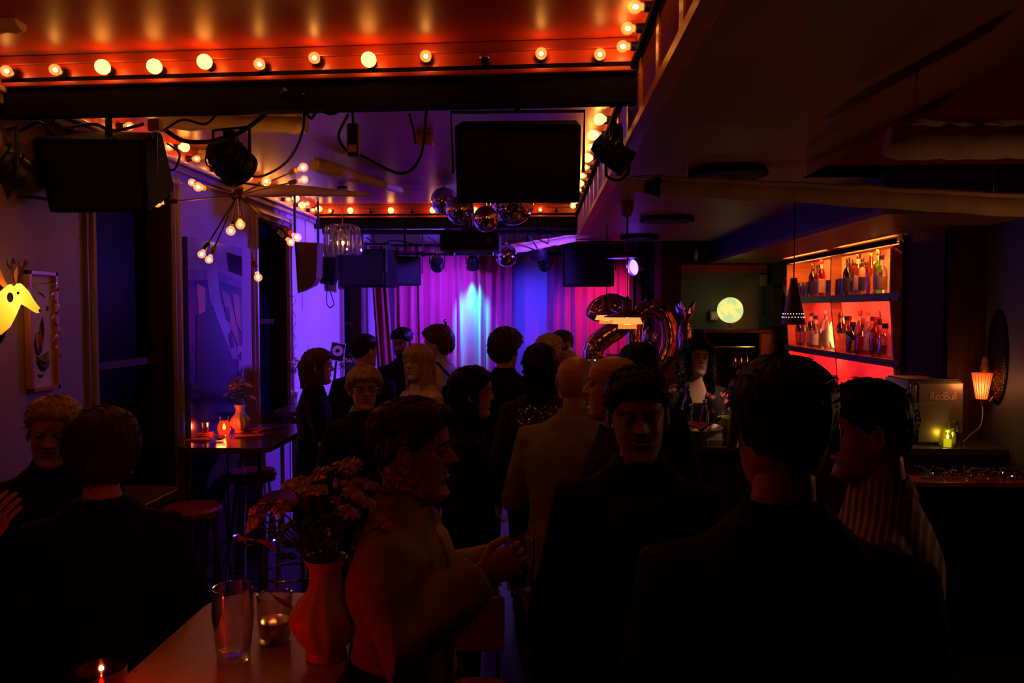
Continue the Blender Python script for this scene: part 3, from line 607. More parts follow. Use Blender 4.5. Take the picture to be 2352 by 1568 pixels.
# microphone on stage
mc = WY(1024, 748, 8.9); t = thing('microphone_stand', 'slim microphone on a stand at the stage curtain', 'microphone', (mc.x, 8.9, 0.28))
hgt = mc.z-0.28
MB().lathe([(0.0, 0.012), (0.13, 0.010), (0.14, 0.0)], 20).build('base', M_blackm, t, True); MB().tube([(0, 0, 0.01), (0, 0, hgt-0.05)], 0.008, 8).build('pole', M_blackm, t, True)
MB().tube([(0, 0.02, hgt-0.06), (0, -0.02, hgt), (0, -0.05, hgt+0.045)], [0.012, 0.015, 0.02], 10).build('microphone_body', M_chrome, t, True); MB().ball((0, -0.056, hgt+0.055), 0.024, 12).build('microphone_grille', M_chrome, t, True)
# number balloons ------------------------------------------------------------
M_foil = mat('copper_foil', (0.80, 0.42, 0.24), 0.13, 1.0, var=0.08, scale=3, bump=0.03, bscale=20)
M_foilp = mat('lilac_foil', (0.45, 0.40, 0.62), 0.18, 1.0, var=0.15, scale=3, bump=0.5, bscale=22)
YBAL = 6.9
def digit(pts, r, label, closed=False, seed=0):
    YD = YBAL+(0.22 if closed else 0); c = WY(*pts[0][:2], YD); t = thing('number_balloon', label, 'balloon', c)
    P = catmull([WY(p[0], p[1], YD)-c for p in (pts+[pts[0], pts[1]] if closed else pts)], 8)
    if closed: P = P[:len(pts)*8+1]
    n = len(P); rr = [r*(1+0.015*math.sin(i*1.7+seed)) for i in range(n)]
    if not closed:
        for q in range(4): rr[q] = r*math.sqrt(max(0.02, 1-(1-q/4)**2)); rr[n-1-q] = r*math.sqrt(max(0.02, 1-(1-q/4)**2))
    MB().tube(P, rr, 18, cap=not closed).build('foil_body', M_foil, t, True)
    u = Vector((0, 1, 0)); seam = []
    for i in range(n):
        d = (P[min(i+1, n-1)]-P[max(i-1, 0)]).normalized(); s = d.cross(u).normalized(); seam.append(P[i]+s*(rr[i]*1.02))
    MB().tube(seam, 0.004, 5).build('foil_seam', M_foil, t, True)
    lo = min(P, key=lambda q: q.z); MB().lathe([(0, 0.03), (0.03, 0.025), (0.035, 0.0)], 12, (lo.x+0.02, lo.y, 0.001-c.z)).build('ribbon_weight', M_foil, t, True); MB().tube([lo, lo-Vector((0, 0, 0.15)), Vector((lo.x+0.02, lo.y, 0.012-c.z))], 0.0015, 4).build('ribbon', M_white, t)
digit([(1366, 737), (1376, 710), (1402, 698), (1428, 706), (1436, 728), (1420, 752), (1390, 772), (1366, 795), (1362, 822), (1385, 836), (1425, 838), (1462, 840)], 0.088, 'copper foil balloon shaped like the number two')
digit([(1494, 702), (1466, 722), (1456, 770), (1462, 822), (1494, 848), (1526, 824), (1538, 770), (1526, 722)], 0.072, 'copper foil balloon shaped like a zero', True)
# crumpled foil balloon and foil wrapped bouquet
def foil_lump(px, py, rx, rz_, Y, label, name, top=False):
    c = WY(px, py, Y); t = thing(name, label, 'foil balloon' if not top else 'foil bouquet', c)
    mb = MB().ball((0, 0, 0), (rx, rx*0.7, rz_), 26); rr = random.Random(px)
    mb.v = [tuple(Vector(p)*(1+0.16*mnoise.noise(Vector(p)*9+Vector((px, 0, 0))))) for p in mb.v]
    mb.build('foil', M_foilp, t, False)
    if top:
        for k in range(9):
            a = rr.uniform(0, 6.28); d = Vector((math.cos(a)*0.09, math.sin(a)*0.05, rr.uniform(0.08, 0.2)))
            MB().tube([(0, 0, rz_*0.9), Vector((0, 0, rz_))+d*0.6, Vector((0, 0, rz_))+d], [0.012, 0.03, 0.004], 5).build('foil_frill', M_foilp, t)
    MB().tube([(0, 0, -rz_*0.95), (0, 0.01, -c.z+0.005)], 0.006 if top else 0.002, 5).build('stem', M_white, t)
foil_lump(1492, 775, 0.075, 0.10, 7.4, 'crumpled lilac foil balloon seen through the zero', 'foil_balloon')
foil_lump(1573, 785, 0.07, 0.20, 7.3, 'tall lilac foil wrapped bouquet beside the dark post', 'foil_bouquet', True)
# ================================================================== pendant lamps over the bar
M_lred = mat('dark_red_lamp', (0.25, 0.012, 0.015), 0.25, spec=0.6)
def pendant(px, py, Y, s, label, ztop=ZS, power=3.0):
    c = WY(px, py, Y); t = thing('pendant_lamp', label, 'pendant lamp', c)      # origin: rim of the top shade
    MB().lathe([(0.032*s, 0.115*s), (0.036*s, 0.11*s), (0.036*s, 0.045*s), (0.05*s, 0.035*s), (0.155*s, 0.004*s), (0.158*s, -0.004*s), (0.150*s, -0.002*s), (0.05*s, 0.027*s), (0.034*s, 0.035*s)], 32, closed=True).build('top_shade', M_lred, t, 30)
    e = emat('lamp_reflector', (1.0, 0.46, 0.10), 0.95); 
    MB().lathe([(0.085*s, -0.006*s), (0.104*s, -0.05*s), (0.101*s, -0.05*s), (0.080*s, -0.008*s)], 32, closed=True).build('middle_shade', e, t, True)
    MB().lathe([(0.062*s, -0.052*s), (0.065*s, -0.082*s), (0.062*s, -0.082*s), (0.058*s, -0.054*s)], 32, closed=True).build('lower_shade', emat('lamp_reflector_low', (1.0, 0.30, 0.04), 0.9), t, True)
    MB().ball((0, 0, -0.035*s), 0.03*s, 12).build('bulb', emat('pendant_bulb', (1.0, 0.5, 0.15), 6.0), t, True)
    MB().tube([(0, 0, 0.11*s), (0, 0, ztop-c.z)], 0.004, 6).build('cord', M_black, t)
    MB().tube([(0, 0, 0.11*s), (0, 0, 0.14*s)], [0.016*s, 0.006*s], 8).build('cord_grip', M_black, t)
    spot('light_cone', t, c+Vector((0, 0, -0.09*s)), c+Vector((0, 0, -1)), (1.0, 0.5, 0.2), power, 150, 0.6, 0.05)
pendant(1441, 727, 5.35, 1.0, 'red pendant lamp with glowing orange tiers, the nearer of the two', power=5.0)
pendant(1393, 722, 6.3, 0.9, 'red pendant lamp with glowing orange tiers, half behind the nearer one', power=5.0)
bp = WY(1822, 745, 4.9); t = thing('cone_pendant_lamp', 'dark red cone pendant lamp with two rows of bright pinholes', 'pendant lamp', bp)
MB().lathe([(0.072, 0.0), (0.070, 0.02), (0.022, 0.26), (0.020, 0.285), (0.012, 0.287), (0.012, 0.27), (0.064, 0.02), (0.068, 0.0)], 32, closed=True).build('shade', mat('maroon_lacquer', (0.10, 0.006, 0.010), 0.22, spec=0.6), t, 30)
hm = emat('pinhole_glow', (0.9, 0.95, 1.0), 1.6)
for row, z_ in enumerate((0.045, 0.066)):
    rr_ = lerp(0.070, 0.022, (z_-0.02)/0.24)+0.0005
    for j in range(22):
        a = 2*PI*(j+row*0.5)/22; MB().ball((math.cos(a)*rr_, math.sin(a)*rr_, z_), 0.0032, 6).build('pinhole', hm, t)
MB().tube([(0, 0, 0.285), (0, 0, ZS-bp.z)], 0.0035, 6).build('cord', M_black, t); MB().ball((0, 0, 0.09), 0.02, 10).build('bulb', emat('cone_bulb', (1.0, 0.8, 0.6), 3.0), t, True); spot('light_cone', t, bp+Vector((0, 0, 0.012)), bp+Vector((0.05, 0.05, -1)), (1.0, 0.62, 0.38), 24, 140, 0.7, 0.03)

# ================================================================== bar back shelves
XS = 2.36; SD = 0.24                                            # shelf front plane and depth
ySH = [(5.17, 5.30, 5.37), (6.20, 6.33, 6.46), (7.45, 7.52, 7.60)]  # right end, divider, left end: y at z=1.1, at lower shelf, above
ZLO, ZUP, ZTOP = 1.50, 1.945, 2.315
sh = thing('bar_shelf_unit', 'red-lit wooden back bar shelf unit with slanted dividers', 'shelf', (XS, 6.4, 0))
o_ = Vector((XS, 6.4, 0))
M_shelf = mat('shelf_wood', (0.62, 0.30, 0.14), 0.45, var=0.2, scale=4, stretch=(1, 6, 6))
M_shedge = mat('shelf_edge', (0.20, 0.14, 0.16), 0.45)
M_shback = mat('shelf_back_panel', (0.78, 0.25, 0.18), 0.5, var=0.08, scale=3)
def upright(y0, z0, y1, z1, th, nm, m):
    f = [(0, y0-6.4, z0), (0, y0+th-6.4, z0), (0, y1+th-6.4, z1), (0, y1-6.4, z1)]
    b = [(FD, a, c) for (_, a, c) in f]
    MB().add(f+b, [(0, 1, 2, 3), (7, 6, 5, 4), (0, 4, 5, 1), (1, 5, 6, 2), (2, 6, 7, 3), (3, 7, 4, 0)]).build(nm, m, sh, bevel=0.003)
for (yl, ym, yt) in ySH:
    FD = 0.235 if yt > 7 else 0.085
    upright(yl, 1.02, ym, ZLO, 0.024, 'divider', M_shelf); upright(ym, ZLO+0.025, yt, ZUP, 0.024, 'divider', M_shelf); upright(yt, ZUP+0.03, yt, ZTOP, 0.024, 'divider', M_shelf)
for z, th in ((ZLO, 0.025), (ZUP, 0.03)):
    b = MB().bb(0, SD, 5.22-6.4, 7.62-6.4, z, z+th).build('shelf_board', M_shelf, sh); MB().bb(-0.008, 0.002, 5.22-6.4, 7.62-6.4, z-0.002, z+th+0.002).build('edge_strip', M_shedge, b)
MB().bb(0, SD, 5.30-6.4, 7.66-6.4, ZTOP, ZTOP+0.028).build('top_board', M_shelf, sh)
MB().bb(SD-0.012, SD, 5.17-6.4, 7.66-6.4, 1.02, ZTOP).build('back_panel', M_shback, sh)
MB().bb(-0.02, 0.0, 5.17-6.4, 7.66-6.4, ZTOP-0.002, ZC).build('header_board', M_black, sh)
MB().bb(-0.062, -0.055, 5.17-6.4, 7.66-6.4, ZC-0.045, ZC-0.018).build('cove_lip', M_black, sh); MB().bb(-0.056, -0.02, 5.17-6.4, 7.66-6.4, ZC-0.049, ZC-0.045).build('cove_board', M_black, sh)
for (ya, yb) in ((5.25, 6.2), (6.5, 7.5)): MB().bb(-0.048, -0.03, ya-6.4, yb-6.4, ZC-0.044, ZC-0.036).build('cove_light', emat('cove_glow', (1.0, 0.17, 0.022), 85.0), sh)
MB().bb(-0.02, 0.03, 5.155-6.4, 5.17-6.4, 1.02, ZTOP).build('end_board', M_darkwood, sh)
# warm red light strips hidden under the boards: they light the bottles from above and behind
for (z, c_, s_, xx) in ((ZTOP-0.002, (1.0, 0.20, 0.022), 170.0, 0.03), (ZUP-0.002, (1.0, 0.09, 0.035), 110.0, 0.03), (ZLO-0.002, (1.0, 0.04, 0.05), 85.0, 0.03)):
    MB().bb(0.0, 0.012, 5.26-6.4, 7.62-6.4, z-0.022, z).build('light_lip', M_shedge, sh)
    for (ya, yb) in ((5.45, 6.30), (6.52, 7.45)):
        MB().bb(xx, xx+0.014, ya-6.4, yb-6.4, z-0.006, z).build('light_strip', emat('led_%d' % int(z*100), c_, s_), sh)
MB().bb(0.0, SD+0.03, 5.17-6.4, 7.68-6.4, 0.0, 1.02).build('base_cabinet', M_darkwood, sh)
# glowing animal figures on the shelves (lamp bodies)
def glow_fig(loc, s, label, kind):
    t = thing('glowing_figurine', label, 'lamp', loc); m = emat('figurine_glow', (1.0, 0.55, 0.16), 1.9)
    if kind == 'hare':
        MB().lathe([(0.0, 0), (0.05*s, 0.0), (0.055*s, 0.05*s), (0.045*s, 0.13*s), (0.03*s, 0.18*s), (0.034*s, 0.21*s), (0.028*s, 0.25*s), (0.0, 0.265*s)], 18).build('body', m, t, True)
        MB().ball((-0.02*s, -0.03*s, 0.22*s), (0.028*s, 0.045*s, 0.028*s), 12).build('muzzle', m, t, True)
        for k in (-1, 1): MB().tube([(0, k*0.014*s, 0.25*s), (0.0, k*0.02*s, 0.30*s), (0.01*s, k*0.028*s, 0.35*s)], [0.012*s, 0.018*s, 0.004*s], 8).build('ear', mat('ear_brown', (0.35, 0.14, 0.06), 0.5), t, True)
    else:
        for k in range(5):
            a = k*1.26; MB().tube([(math.cos(a)*0.02*s, math.sin(a)*0.02*s, 0), (math.cos(a)*0.05*s, math.sin(a)*0.05*s, 0.12*s), (math.cos(a+0.3)*0.045*s, math.sin(a+0.3)*0.045*s, 0.21*s), (math.cos(a+0.5)*0.02*s, math.sin(a+0.5)*0.02*s, 0.26*s)], [0.03*s, 0.042*s, 0.03*s, 0.004*s], 8).build('petal', m, t, True)
        MB().lathe([(0.05*s, 0), (0.055*s, 0.02*s), (0.03*s, 0.04*s)], 16).build('foot', M_brass, t, True)
p = WX(2008, 680, XS+0.17); glow_fig((XS+0.19, p.y, ZUP+0.031), 1.0, 'glowing cream hare shaped lamp on the upper shelf', 'hare')
p = WX(1928, 800, XS+0.17); glow_fig((XS+0.17, p.y, ZLO+0.026), 1.05, 'glowing cream tulip shaped lamp on the middle shelf', 'tulip')
# pineapple-like ornament
p = WX(1818, 690, XS+0.1); t = thing('pineapple_ornament', 'dark red pineapple ornament with spread leaves on the upper shelf', 'ornament', (XS+0.10, p.y, ZUP+0.031))
MB().lathe([(0.05, 0), (0.075, 0.06), (0.085, 0.13), (0.07, 0.20), (0.03, 0.235), (0, 0.24)], 18, wave=lambda a, z: 0.05*math.sin(a*9+z*90)).build('fruit', mat('pineapple_red', (0.30, 0.05, 0.03), 0.4, bump=0.3), t, True)
for k in range(9):
    a = k*0.7; MB().tube([(0, 0, 0.22), (math.cos(a)*0.05, math.sin(a)*0.05, 0.28), (math.cos(a)*0.10, math.sin(a)*0.10, 0.285+0.02*(k%3))], [0.012, 0.014, 0.002], 6, squash=0.4).build('leaf', mat('pineapple_leaf', (0.05, 0.07, 0.03), 0.5), t, True)
# bottles ---------------------------------------------------------------------
BP = {
 'wine': [(0.0, 0.0), (0.036, 0.0), (0.038, 0.006), (0.038, 0.185), (0.030, 0.215), (0.015, 0.235), (0.0135, 0.295), (0.016, 0.297), (0.016, 0.31), (0, 0.31)],
 'spirit': [(0, 0), (0.038, 0), (0.041, 0.006), (0.041, 0.16), (0.036, 0.185), (0.016, 0.21), (0.0145, 0.265), (0.018, 0.267), (0.018, 0.285), (0, 0.285)],
 'square': [(0, 0), (0.044, 0), (0.047, 0.006), (0.047, 0.13), (0.040, 0.155), (0.017, 0.175), (0.016, 0.215), (0.021, 0.218), (0.021, 0.24), (0, 0.24)],
 'slim': [(0, 0), (0.030, 0), (0.032, 0.005), (0.032, 0.20), (0.024, 0.23), (0.013, 0.25), (0.013, 0.31), (0.0155, 0.312), (0.0155, 0.33), (0, 0.33)],
 'beer': [(0, 0), (0.029, 0), (0.031, 0.005), (0.031, 0.13), (0.024, 0.165), (0.0135, 0.19), (0.013, 0.235), (0.0145, 0.237), (0.0145, 0.247), (0, 0.247)],
 'decanter': [(0, 0), (0.046, 0), (0.049, 0.006), (0.047, 0.10), (0.05, 0.14), (0.03, 0.165), (0.014, 0.18), (0.014, 0.235), (0.017, 0.24), (0.014, 0.265), (0, 0.27)],
}
GC = {'clear': glass('bottle_clear', (0.92, 0.90, 0.88), 0.2), 'green': glass('bottle_green', (0.10, 0.22, 0.04), 0.2, body=0.12, bodycol=(0.05, 0.10, 0.01)), 'dark': glass('bottle_dark', (0.06, 0.02, 0.015), 0.2, body=0.35, bodycol=(0.02, 0.006, 0.006)),
      'amber': glass('bottle_amber', (0.75, 0.33, 0.08), 0.2, body=0.1, bodycol=(0.6, 0.2, 0.04)), 'red': glass('bottle_red', (0.65, 0.08, 0.06), 0.2, body=0.12, bodycol=(0.5, 0.03, 0.03)), 'cream': mat('cream_bottle', (0.75, 0.55, 0.32), 0.3), 'blue': glass('bottle_blue', (0.18, 0.16, 0.45), 0.2, body=0.2, bodycol=(0.08, 0.06, 0.2)), 'lime': glass('bottle_lime', (0.55, 0.75, 0.08), 0.2, body=0.25, bodycol=(0.35, 0.5, 0.02))}
CAPC = {'black': mat('cap_black', (0.01, 0.01, 0.01), 0.4), 'gold': mat('cap_gold', (0.6, 0.38, 0.12), 0.3, 0.8), 'red': mat('cap_red', (0.4, 0.02, 0.02), 0.4), 'white': M_white, 'brown': mat('cap_cork', (0.30, 0.14, 0.06), 0.6)}
LABC = {'black': mat('label_black', (0.02, 0.02, 0.02), 0.6), 'cream': mat('label_cream', (0.62, 0.52, 0.38), 0.6, var=0.2, scale=40), 'orange': mat('label_orange', (0.55, 0.16, 0.03), 0.6, var=0.3, scale=50), 'white': mat('label_white', (0.65, 0.62, 0.6), 0.6, var=0.15, scale=60), 'blue': mat('label_blue', (0.03, 0.04, 0.25), 0.5), 'red': mat('label_red', (0.4, 0.02, 0.03), 0.5)}
_bm = {}
def bottle(loc, kind, gl, cap, lab, label, s=1.0, name='bottle', cat='bottle', pour=False, group=None):
    t = thing(name, label, cat, loc, group=group); P = BP[kind]; key = (kind, gl)
    n4 = 4 if kind == 'square' else 20
    if key not in _bm: _bm[key] = MB().lathe(P[:-4]+[P[-4]], 20, wave=(lambda a, z: 0.10*abs(math.cos(2*a))**3 if z < 0.15 else 0) if kind == 'square' else None).mesh('glass_body', GC[gl], True)
    o = bpy.data.objects.new('glass_body', _bm[key]); COL.objects.link(o); o.parent = t
    zt = P[-1][1]; rc = P[-2][0]; zn = P[-3][1]
    MB().lathe([(rc, zn-0.012), (rc, zt), (rc*0.9, zt+0.002), (0, zt+0.002)], 14).build('cap', CAPC[cap], t, True)
    if lab:
        rb = P[3][0]+0.0006; h = P[3][1]
        MB().lathe([(rb, h*0.18), (rb*1.001, h*0.2), (rb*1.001, h*0.78), (rb, h*0.8)], 20, closed=True).build('paper_label', LABC[lab], t, True)
        if kind in ('wine', 'slim', 'spirit'): MB().lathe([(P[5][0]+0.0008, P[5][1]+0.004), (P[6][0]+0.0012, P[6][1]-0.02)], 14, closed=True).build('neck_label', LABC[lab], t, True)
    if pour: MB().tube([(0, 0, zt), (0, 0, zt+0.03), (0.008, 0, zt+0.06)], [0.006, 0.005, 0.003], 8).build('pourer', M_chrome, t, True)
    t.scale = (s, s, s); t.rotation_euler.z = random.uniform(0, 6.28); return t
def on_shelf(px, z, dx): p = WX(px, 712, XS+dx); return (XS+dx, p.y, z)
zl = ZLO+0.026; zu = ZUP+0.031
LOWB = [ # px, depth, kind, glass, cap, label, text
 (1824,0.07,'slim','red','black','cream','slim red bottle with cream label at the far end of the middle shelf'),
 (1838,0.11,'spirit','dark','black','orange','dark bottle with orange label beside the slim red one'),
 (1850,0.06,'decanter','clear','brown',None,'clear decanter like bottle under the cone pendant lamp'),
 (1864,0.12,'wine','dark','black','cream','dark wine bottle with cream label at the back, middle shelf'),
 (1874,0.06,'spirit','clear','black','white','clear bottle with white label and tall black cap, middle shelf'),
 (1888,0.11,'decanter','amber','brown',None,'round shouldered amber bottle beside the slanted divider'),
 (1897,0.06,'slim','clear','white','white','slim clear bottle touching the slanted divider'),
 (1932,0.06,'wine','green','gold','cream','green wine bottle with gold cap in front of the tulip lamp'),
 (1945,0.12,'spirit','green','black','orange','green bottle with orange label right behind the wine bottle'),
 (1951,0.15,'spirit','red','red',None,'red capped bottle at the back beside the square bottle'),
 (1960,0.07,'square','dark','black','orange','square shouldered dark bottle with orange label, middle shelf'),
 (1976,0.10,'slim','amber','red','cream','slim amber bottle with red cap, middle shelf'),
 (1982,0.05,'decanter','red','brown',None,'small red decanter in front of the slim amber bottle'),
 (1995,0.07,'slim','clear','brown','white','slim clear bottle with white label and cork, middle shelf'),
 (2003,0.13,'spirit','clear','black','cream','clear bottle with cream label in the back row, middle shelf'),
 (2012,0.06,'spirit','red','red',None,'pale red bottle without label near the shelf end'),
 (2022,0.09,'decanter','clear','black','black','big clear bottle with black label and pourer'),
 (2034,0.06,'square','clear','black',None,'stout clear bottle at the near end of the middle shelf')]
for (px, dx, kd, gl, cap, lab, txt) in LOWB: bottle(on_shelf(px, zl, dx), kd, gl, cap, lab, txt, 1.0, pour='pourer' in txt, group='bottles on the middle bar shelf')
UPB = [(1866,0.07,'wine','dark','black','black','dark bottle with black label, first behind the drink cans on the upper shelf',0.95),
 (1878,0.10,'spirit','red','black','blue','red bottle with blue label beside the dark one, upper shelf',1.0),
 (1886,0.06,'slim','red','red','white','slim red bottle beside the upright divider, upper shelf',0.95),
 (1946,0.08,'wine','dark','black','black','tall black bottle right after the row of cans, upper shelf',0.95),
 (1953,0.13,'spirit','dark','gold','red','dark bottle with gold cap behind the tall black one',1.0),
 (1961,0.06,'beer','clear','black','blue','small clear bottle with blue label, upper shelf',1.0),
 (1970,0.08,'wine','amber','black','cream','amber bottle with cream label, upper shelf',1.0),
 (1979,0.06,'slim','cream','black','blue','pale cream bottle with dark label in front of the hare lamp',0.82),
 (1988,0.10,'beer','amber','black','orange','small amber bottle with orange label, upper shelf',1.0),
 (1999,0.05,'wine','amber','gold',None,'orange bottle with gold cap standing before the hare lamp',0.95),
 (2015,0.06,'slim','lime','gold','white','lime green bottle with white label, upper shelf',0.95),
 (2023,0.05,'spirit','clear','black','white','clear bottle with black cap at the near end of the upper shelf',0.95)]
for (px, dx, kd, gl, cap, lab, txt, s) in UPB: bottle(on_shelf(px, zu, dx), kd, gl, cap, lab, txt, s, group='bottles on the upper bar shelf')
can_me = MB().lathe([(0.0, 0), (0.022, 0), (0.026, 0.006), (0.026, 0.125), (0.022, 0.133), (0.0, 0.132)], 18).mesh('can_body', mat('blue_silver_can', (0.16, 0.15, 0.32), 0.3, 0.7, var=0.5, scale=20), True)
rim_me = MB().lathe([(0.020, 0.1335), (0.0235, 0.1335), (0.0235, 0.136), (0.020, 0.136)], 16, closed=True).mesh('rim', M_chrome, True)
for i, px in enumerate([1838, 1847, 1856, 1903, 1910, 1917, 1924, 1931, 1938]):
    lb = 'slim blue and silver drink can left of the upright divider, upper shelf' if px < 1890 else 'slim blue and silver drink can in the row right of the upright divider'
    t = thing('drink_can', lb, 'can', on_shelf(px, zu, 0.05 if px < 1890 else 0.06), group='drink cans left of the divider' if px < 1890 else 'drink cans right of the divider')
    for nm, me in (('can_body', can_me), ('rim', rim_me)):
        o = bpy.data.objects.new(nm, me); COL.objects.link(o); o.parent = t
# tumblers stacked on the back counter
tum = MB().lathe([(0.0, 0.004), (0.028, 0.004), (0.033, 0.09), (0.0355, 0.092), (0.030, 0.0), (0.0, 0.0)], 16).mesh('glass', glass('tumbler_glass', (0.95, 0.93, 0.9), 0.25), True)
for r_ in range(3):
    for c_ in range(5):
        t = thing('tumbler', 'upturned tumbler in the stack under the middle bar shelf', 'glass', (XS+0.06+0.02*(r_ % 2), 6.42+c_*0.085+0.02*(r_%2), 1.021+r_*0.093), group='tumblers stacked under the middle shelf')
        o = bpy.data.objects.new('bowl', tum); COL.objects.link(o); o.parent = t
tr = tag(MB().bb(-0.09, 0.09, -0.11, 0.11, 0, 0.012).build('serving_tray', M_darkwood), 'dark tray lying on top of the stacked tumblers', 'tray'); tr.location = (XS+0.07, 6.6, 1.021+3*0.093+0.0)
# low rope of warm lights on the back counter
gl_ = thing('light_garland', 'glittering warm light garland along the back counter', 'garland', (XS+0.16, 5.75, 1.021))
gp = catmull([(0.02*math.sin(k*2.1), -0.45+k*0.09, 0.02+0.012*math.sin(k*1.3)) for k in range(11)], 5); MB().tube(gp, 0.006, 5).build('cord', M_brass, gl_)
for k in range(0, len(gp), 2): MB().ball(gp[k]+Vector((-0.008, 0, 0.008)), 0.008, 6).build('light_bead', emat('bead_glow', (1.0, 0.35, 0.10), 3.0), gl_)
# ================================================================== bar counter and what stands on it
ZB = 1.10
bc = thing('bar_counter', 'dark bar counter with a thin lit worktop edge', 'bar counter', (1.6, 4.6, 0))
M_top = mat('counter_top', (0.09, 0.055, 0.05), 0.18, var=0.15, spec=0.6)
MB().bb(0.62-1.6, 2.565-1.6, 4.36-4.6, 4.86-4.6, ZB-0.035, ZB).build('worktop', M_top, bc, bevel=0.004)
MB().bb(0.66-1.6, 2.565-1.6, 4.46-4.6, 4.80-4.6, 0.0, ZB-0.036).build('front_panel', M_darkwood, bc)
for k in range(5): MB().bb(0.70-1.6+k*0.38, 0.74-1.6+k*0.38, 4.445-4.6, 4.46-4.6, 0.1, ZB-0.05).build('panel_batten', M_darkwood, bc)
MB().tube([(0.7-1.6, 4.40-4.6, 0.2), (2.55-1.6, 4.40-4.6, 0.2)], 0.018, 8).build('foot_rail', M_brass, bc, True)
# lower side shelf with tinsel
ls = thing('side_shelf', 'low dark red shelf in front of the counter with glitter garland on it', 'shelf', (2.30, 4.2, 0))
MB().bb(-0.42, 0.265, -0.10, 0.14, 0.945, 0.97).build('shelf_board', mat('oxblood_lacquer', (0.20, 0.025, 0.02), 0.25), ls, bevel=0.003)
MB().bb(-0.40, 0.265, -0.02, 0.14, 0.0, 0.944).build('cabinet', M_black, ls)
tn = thing('tinsel_garland', 'heap of glittering dark tinsel and beads on the low shelf', 'garland', (2.33, 4.19, 0.971)); tr_ = random.Random(5)
pts = []
for k in range(46): pts.append((-0.34+k*0.0125+tr_.uniform(-0.02, 0.02), tr_.uniform(-0.06, 0.07), 0.012+tr_.uniform(0, 0.045)))
MB().tube(catmull(pts, 3), 0.004, 5).build('tinsel_cord', M_blackm, tn)
M_seq = mat('tinsel_glitter', (0.9, 0.75, 0.65), 0.08, 1.0, var=0.2, scale=40)
st_ = MB()
for k in range(420):
    c = Vector((tr_.uniform(-0.34, 0.24), tr_.uniform(-0.07, 0.08), 0.008+tr_.uniform(0, 0.05))); a = Vector((tr_.uniform(-1, 1), tr_.uniform(-1, 1), tr_.uniform(-1, 1))).normalized()*0.006; b = a.orthogonal().normalized()*0.005
    st_.add([c+a, c+b, c-a, c-b], [(0, 1, 2, 3)])
tag(st_.build('glitter_flakes', M_seq, tn), kind='stuff')
# fridge with lettering
fc = (2.30, 4.62, ZB+0.001); fg = thing('countertop_fridge', 'small brushed metal drinks fridge with faint lettering on its door', 'fridge', fc)
fx0, fx1 = WY(2110, 900, 4.48).x-fc[0], WY(2213, 900, 4.48).x-fc[0]; fh = WY(2150, 879, 4.48).z-fc[2]
M_fr = mat('brushed_metal', (0.30, 0.24, 0.20), 0.35, 0.6, var=0.1, scale=4, stretch=(1, 1, 30))
MB().bb(fx0-0.05, fx1, -0.12, 0.18, 0.0, fh+0.01).build('cabinet', mat('fridge_cabinet', (0.10, 0.085, 0.085), 0.4, 0.3), fg, bevel=0.006)
dr = MB().bb(fx0, fx1, -0.14, -0.121, 0.012, fh).build('door', M_fr, fg, bevel=0.005)
MB().bb(fx0-0.045, fx0-0.012, -0.145, -0.121, 0.03, fh-0.01).build('handle', mat('fridge_handle', (0.25, 0.2, 0.18), 0.3, 0.7), dr, bevel=0.006)
fcu = bpy.data.curves.new('door_lettering', 'FONT'); fcu.body = 'RedBull'; fcu.size = 0.062; fcu.extrude = 0.0006; fcu.align_x = 'CENTER'; fcu.space_character = 0.92
fo = bpy.data.objects.new('door_lettering', fcu); COL.objects.link(fo); fo.parent = dr; fo.location = ((fx0+fx1)/2+0.012, -0.1412, fh-0.095); fo.rotation_euler = (PI/2, 0, 0); fo.scale = (0.85, 1, 1)
fcu.materials.append(mat('lettering_grey', (0.62, 0.42, 0.34), 0.4))
fme = bpy.data.meshes.new_from_object(fo.evaluated_get(bpy.context.evaluated_depsgraph_get())); fo2 = bpy.data.objects.new('door_lettering', fme); COL.objects.link(fo2); fo2.parent = dr; fo2.matrix_basis = fo.matrix_basis.copy(); fo2.scale = (0.85, 1, 1); bpy.data.objects.remove(fo); fo2.name = 'door_lettering'
arc = [((fx0+0.05)+0.09*math.cos(a), -0.1408, 0.18+0.06*math.sin(a)) for a in [PI-0.2-k*0.2 for k in range(12)]]
MB().tube(arc, 0.0012, 4).build('door_emblem_line', mat('lettering_grey', (0, 0, 0)), dr)
MB().bb(fx0-0.045, fx1-0.01, -0.11, 0.15, fh+0.01, fh+0.018).build('top_mat', M_rubber, fg)
# candle jar on the counter
def tealight(loc, tint, glow, es, label, s=1.0, name='candle_jar', power=0.0, lcol=(1, 0.6, 0.2)):
    t = thing(name, label, 'candle', loc)
    MB().lathe([(0, 0.002), (0.030*s, 0.002), (0.040*s, 0.03*s), (0.036*s, 0.07*s), (0.028*s, 0.085*s), (0.030*s, 0.092*s), (0.0275*s, 0.092*s), (0.026*s, 0.085*s), (0.034*s, 0.07*s), (0.038*s, 0.03*s), (0.028*s, 0.005)], 24, closed=True).build('jar', tint, t, True)
    MB().lathe([(0, 0.004), (0.019*s, 0.004), (0.019*s, 0.038*s), (0.016*s, 0.04*s), (0, 0.036*s)], 16).build('candle', emat(name+label[:8]+'wax', glow, es), t, True)
    MB().lathe([(0, 0.04*s), (0.005*s, 0.046*s), (0.006*s, 0.053*s), (0.002*s, 0.068*s), (0, 0.074*s)], 10).build('flame', emat(name+label[:8]+'flame', (1.0, 0.62, 0.16), 30), t, True)
    if power: point('candle_light', t, (0, 0, 0.06*s), lcol, power, 0.012*s)
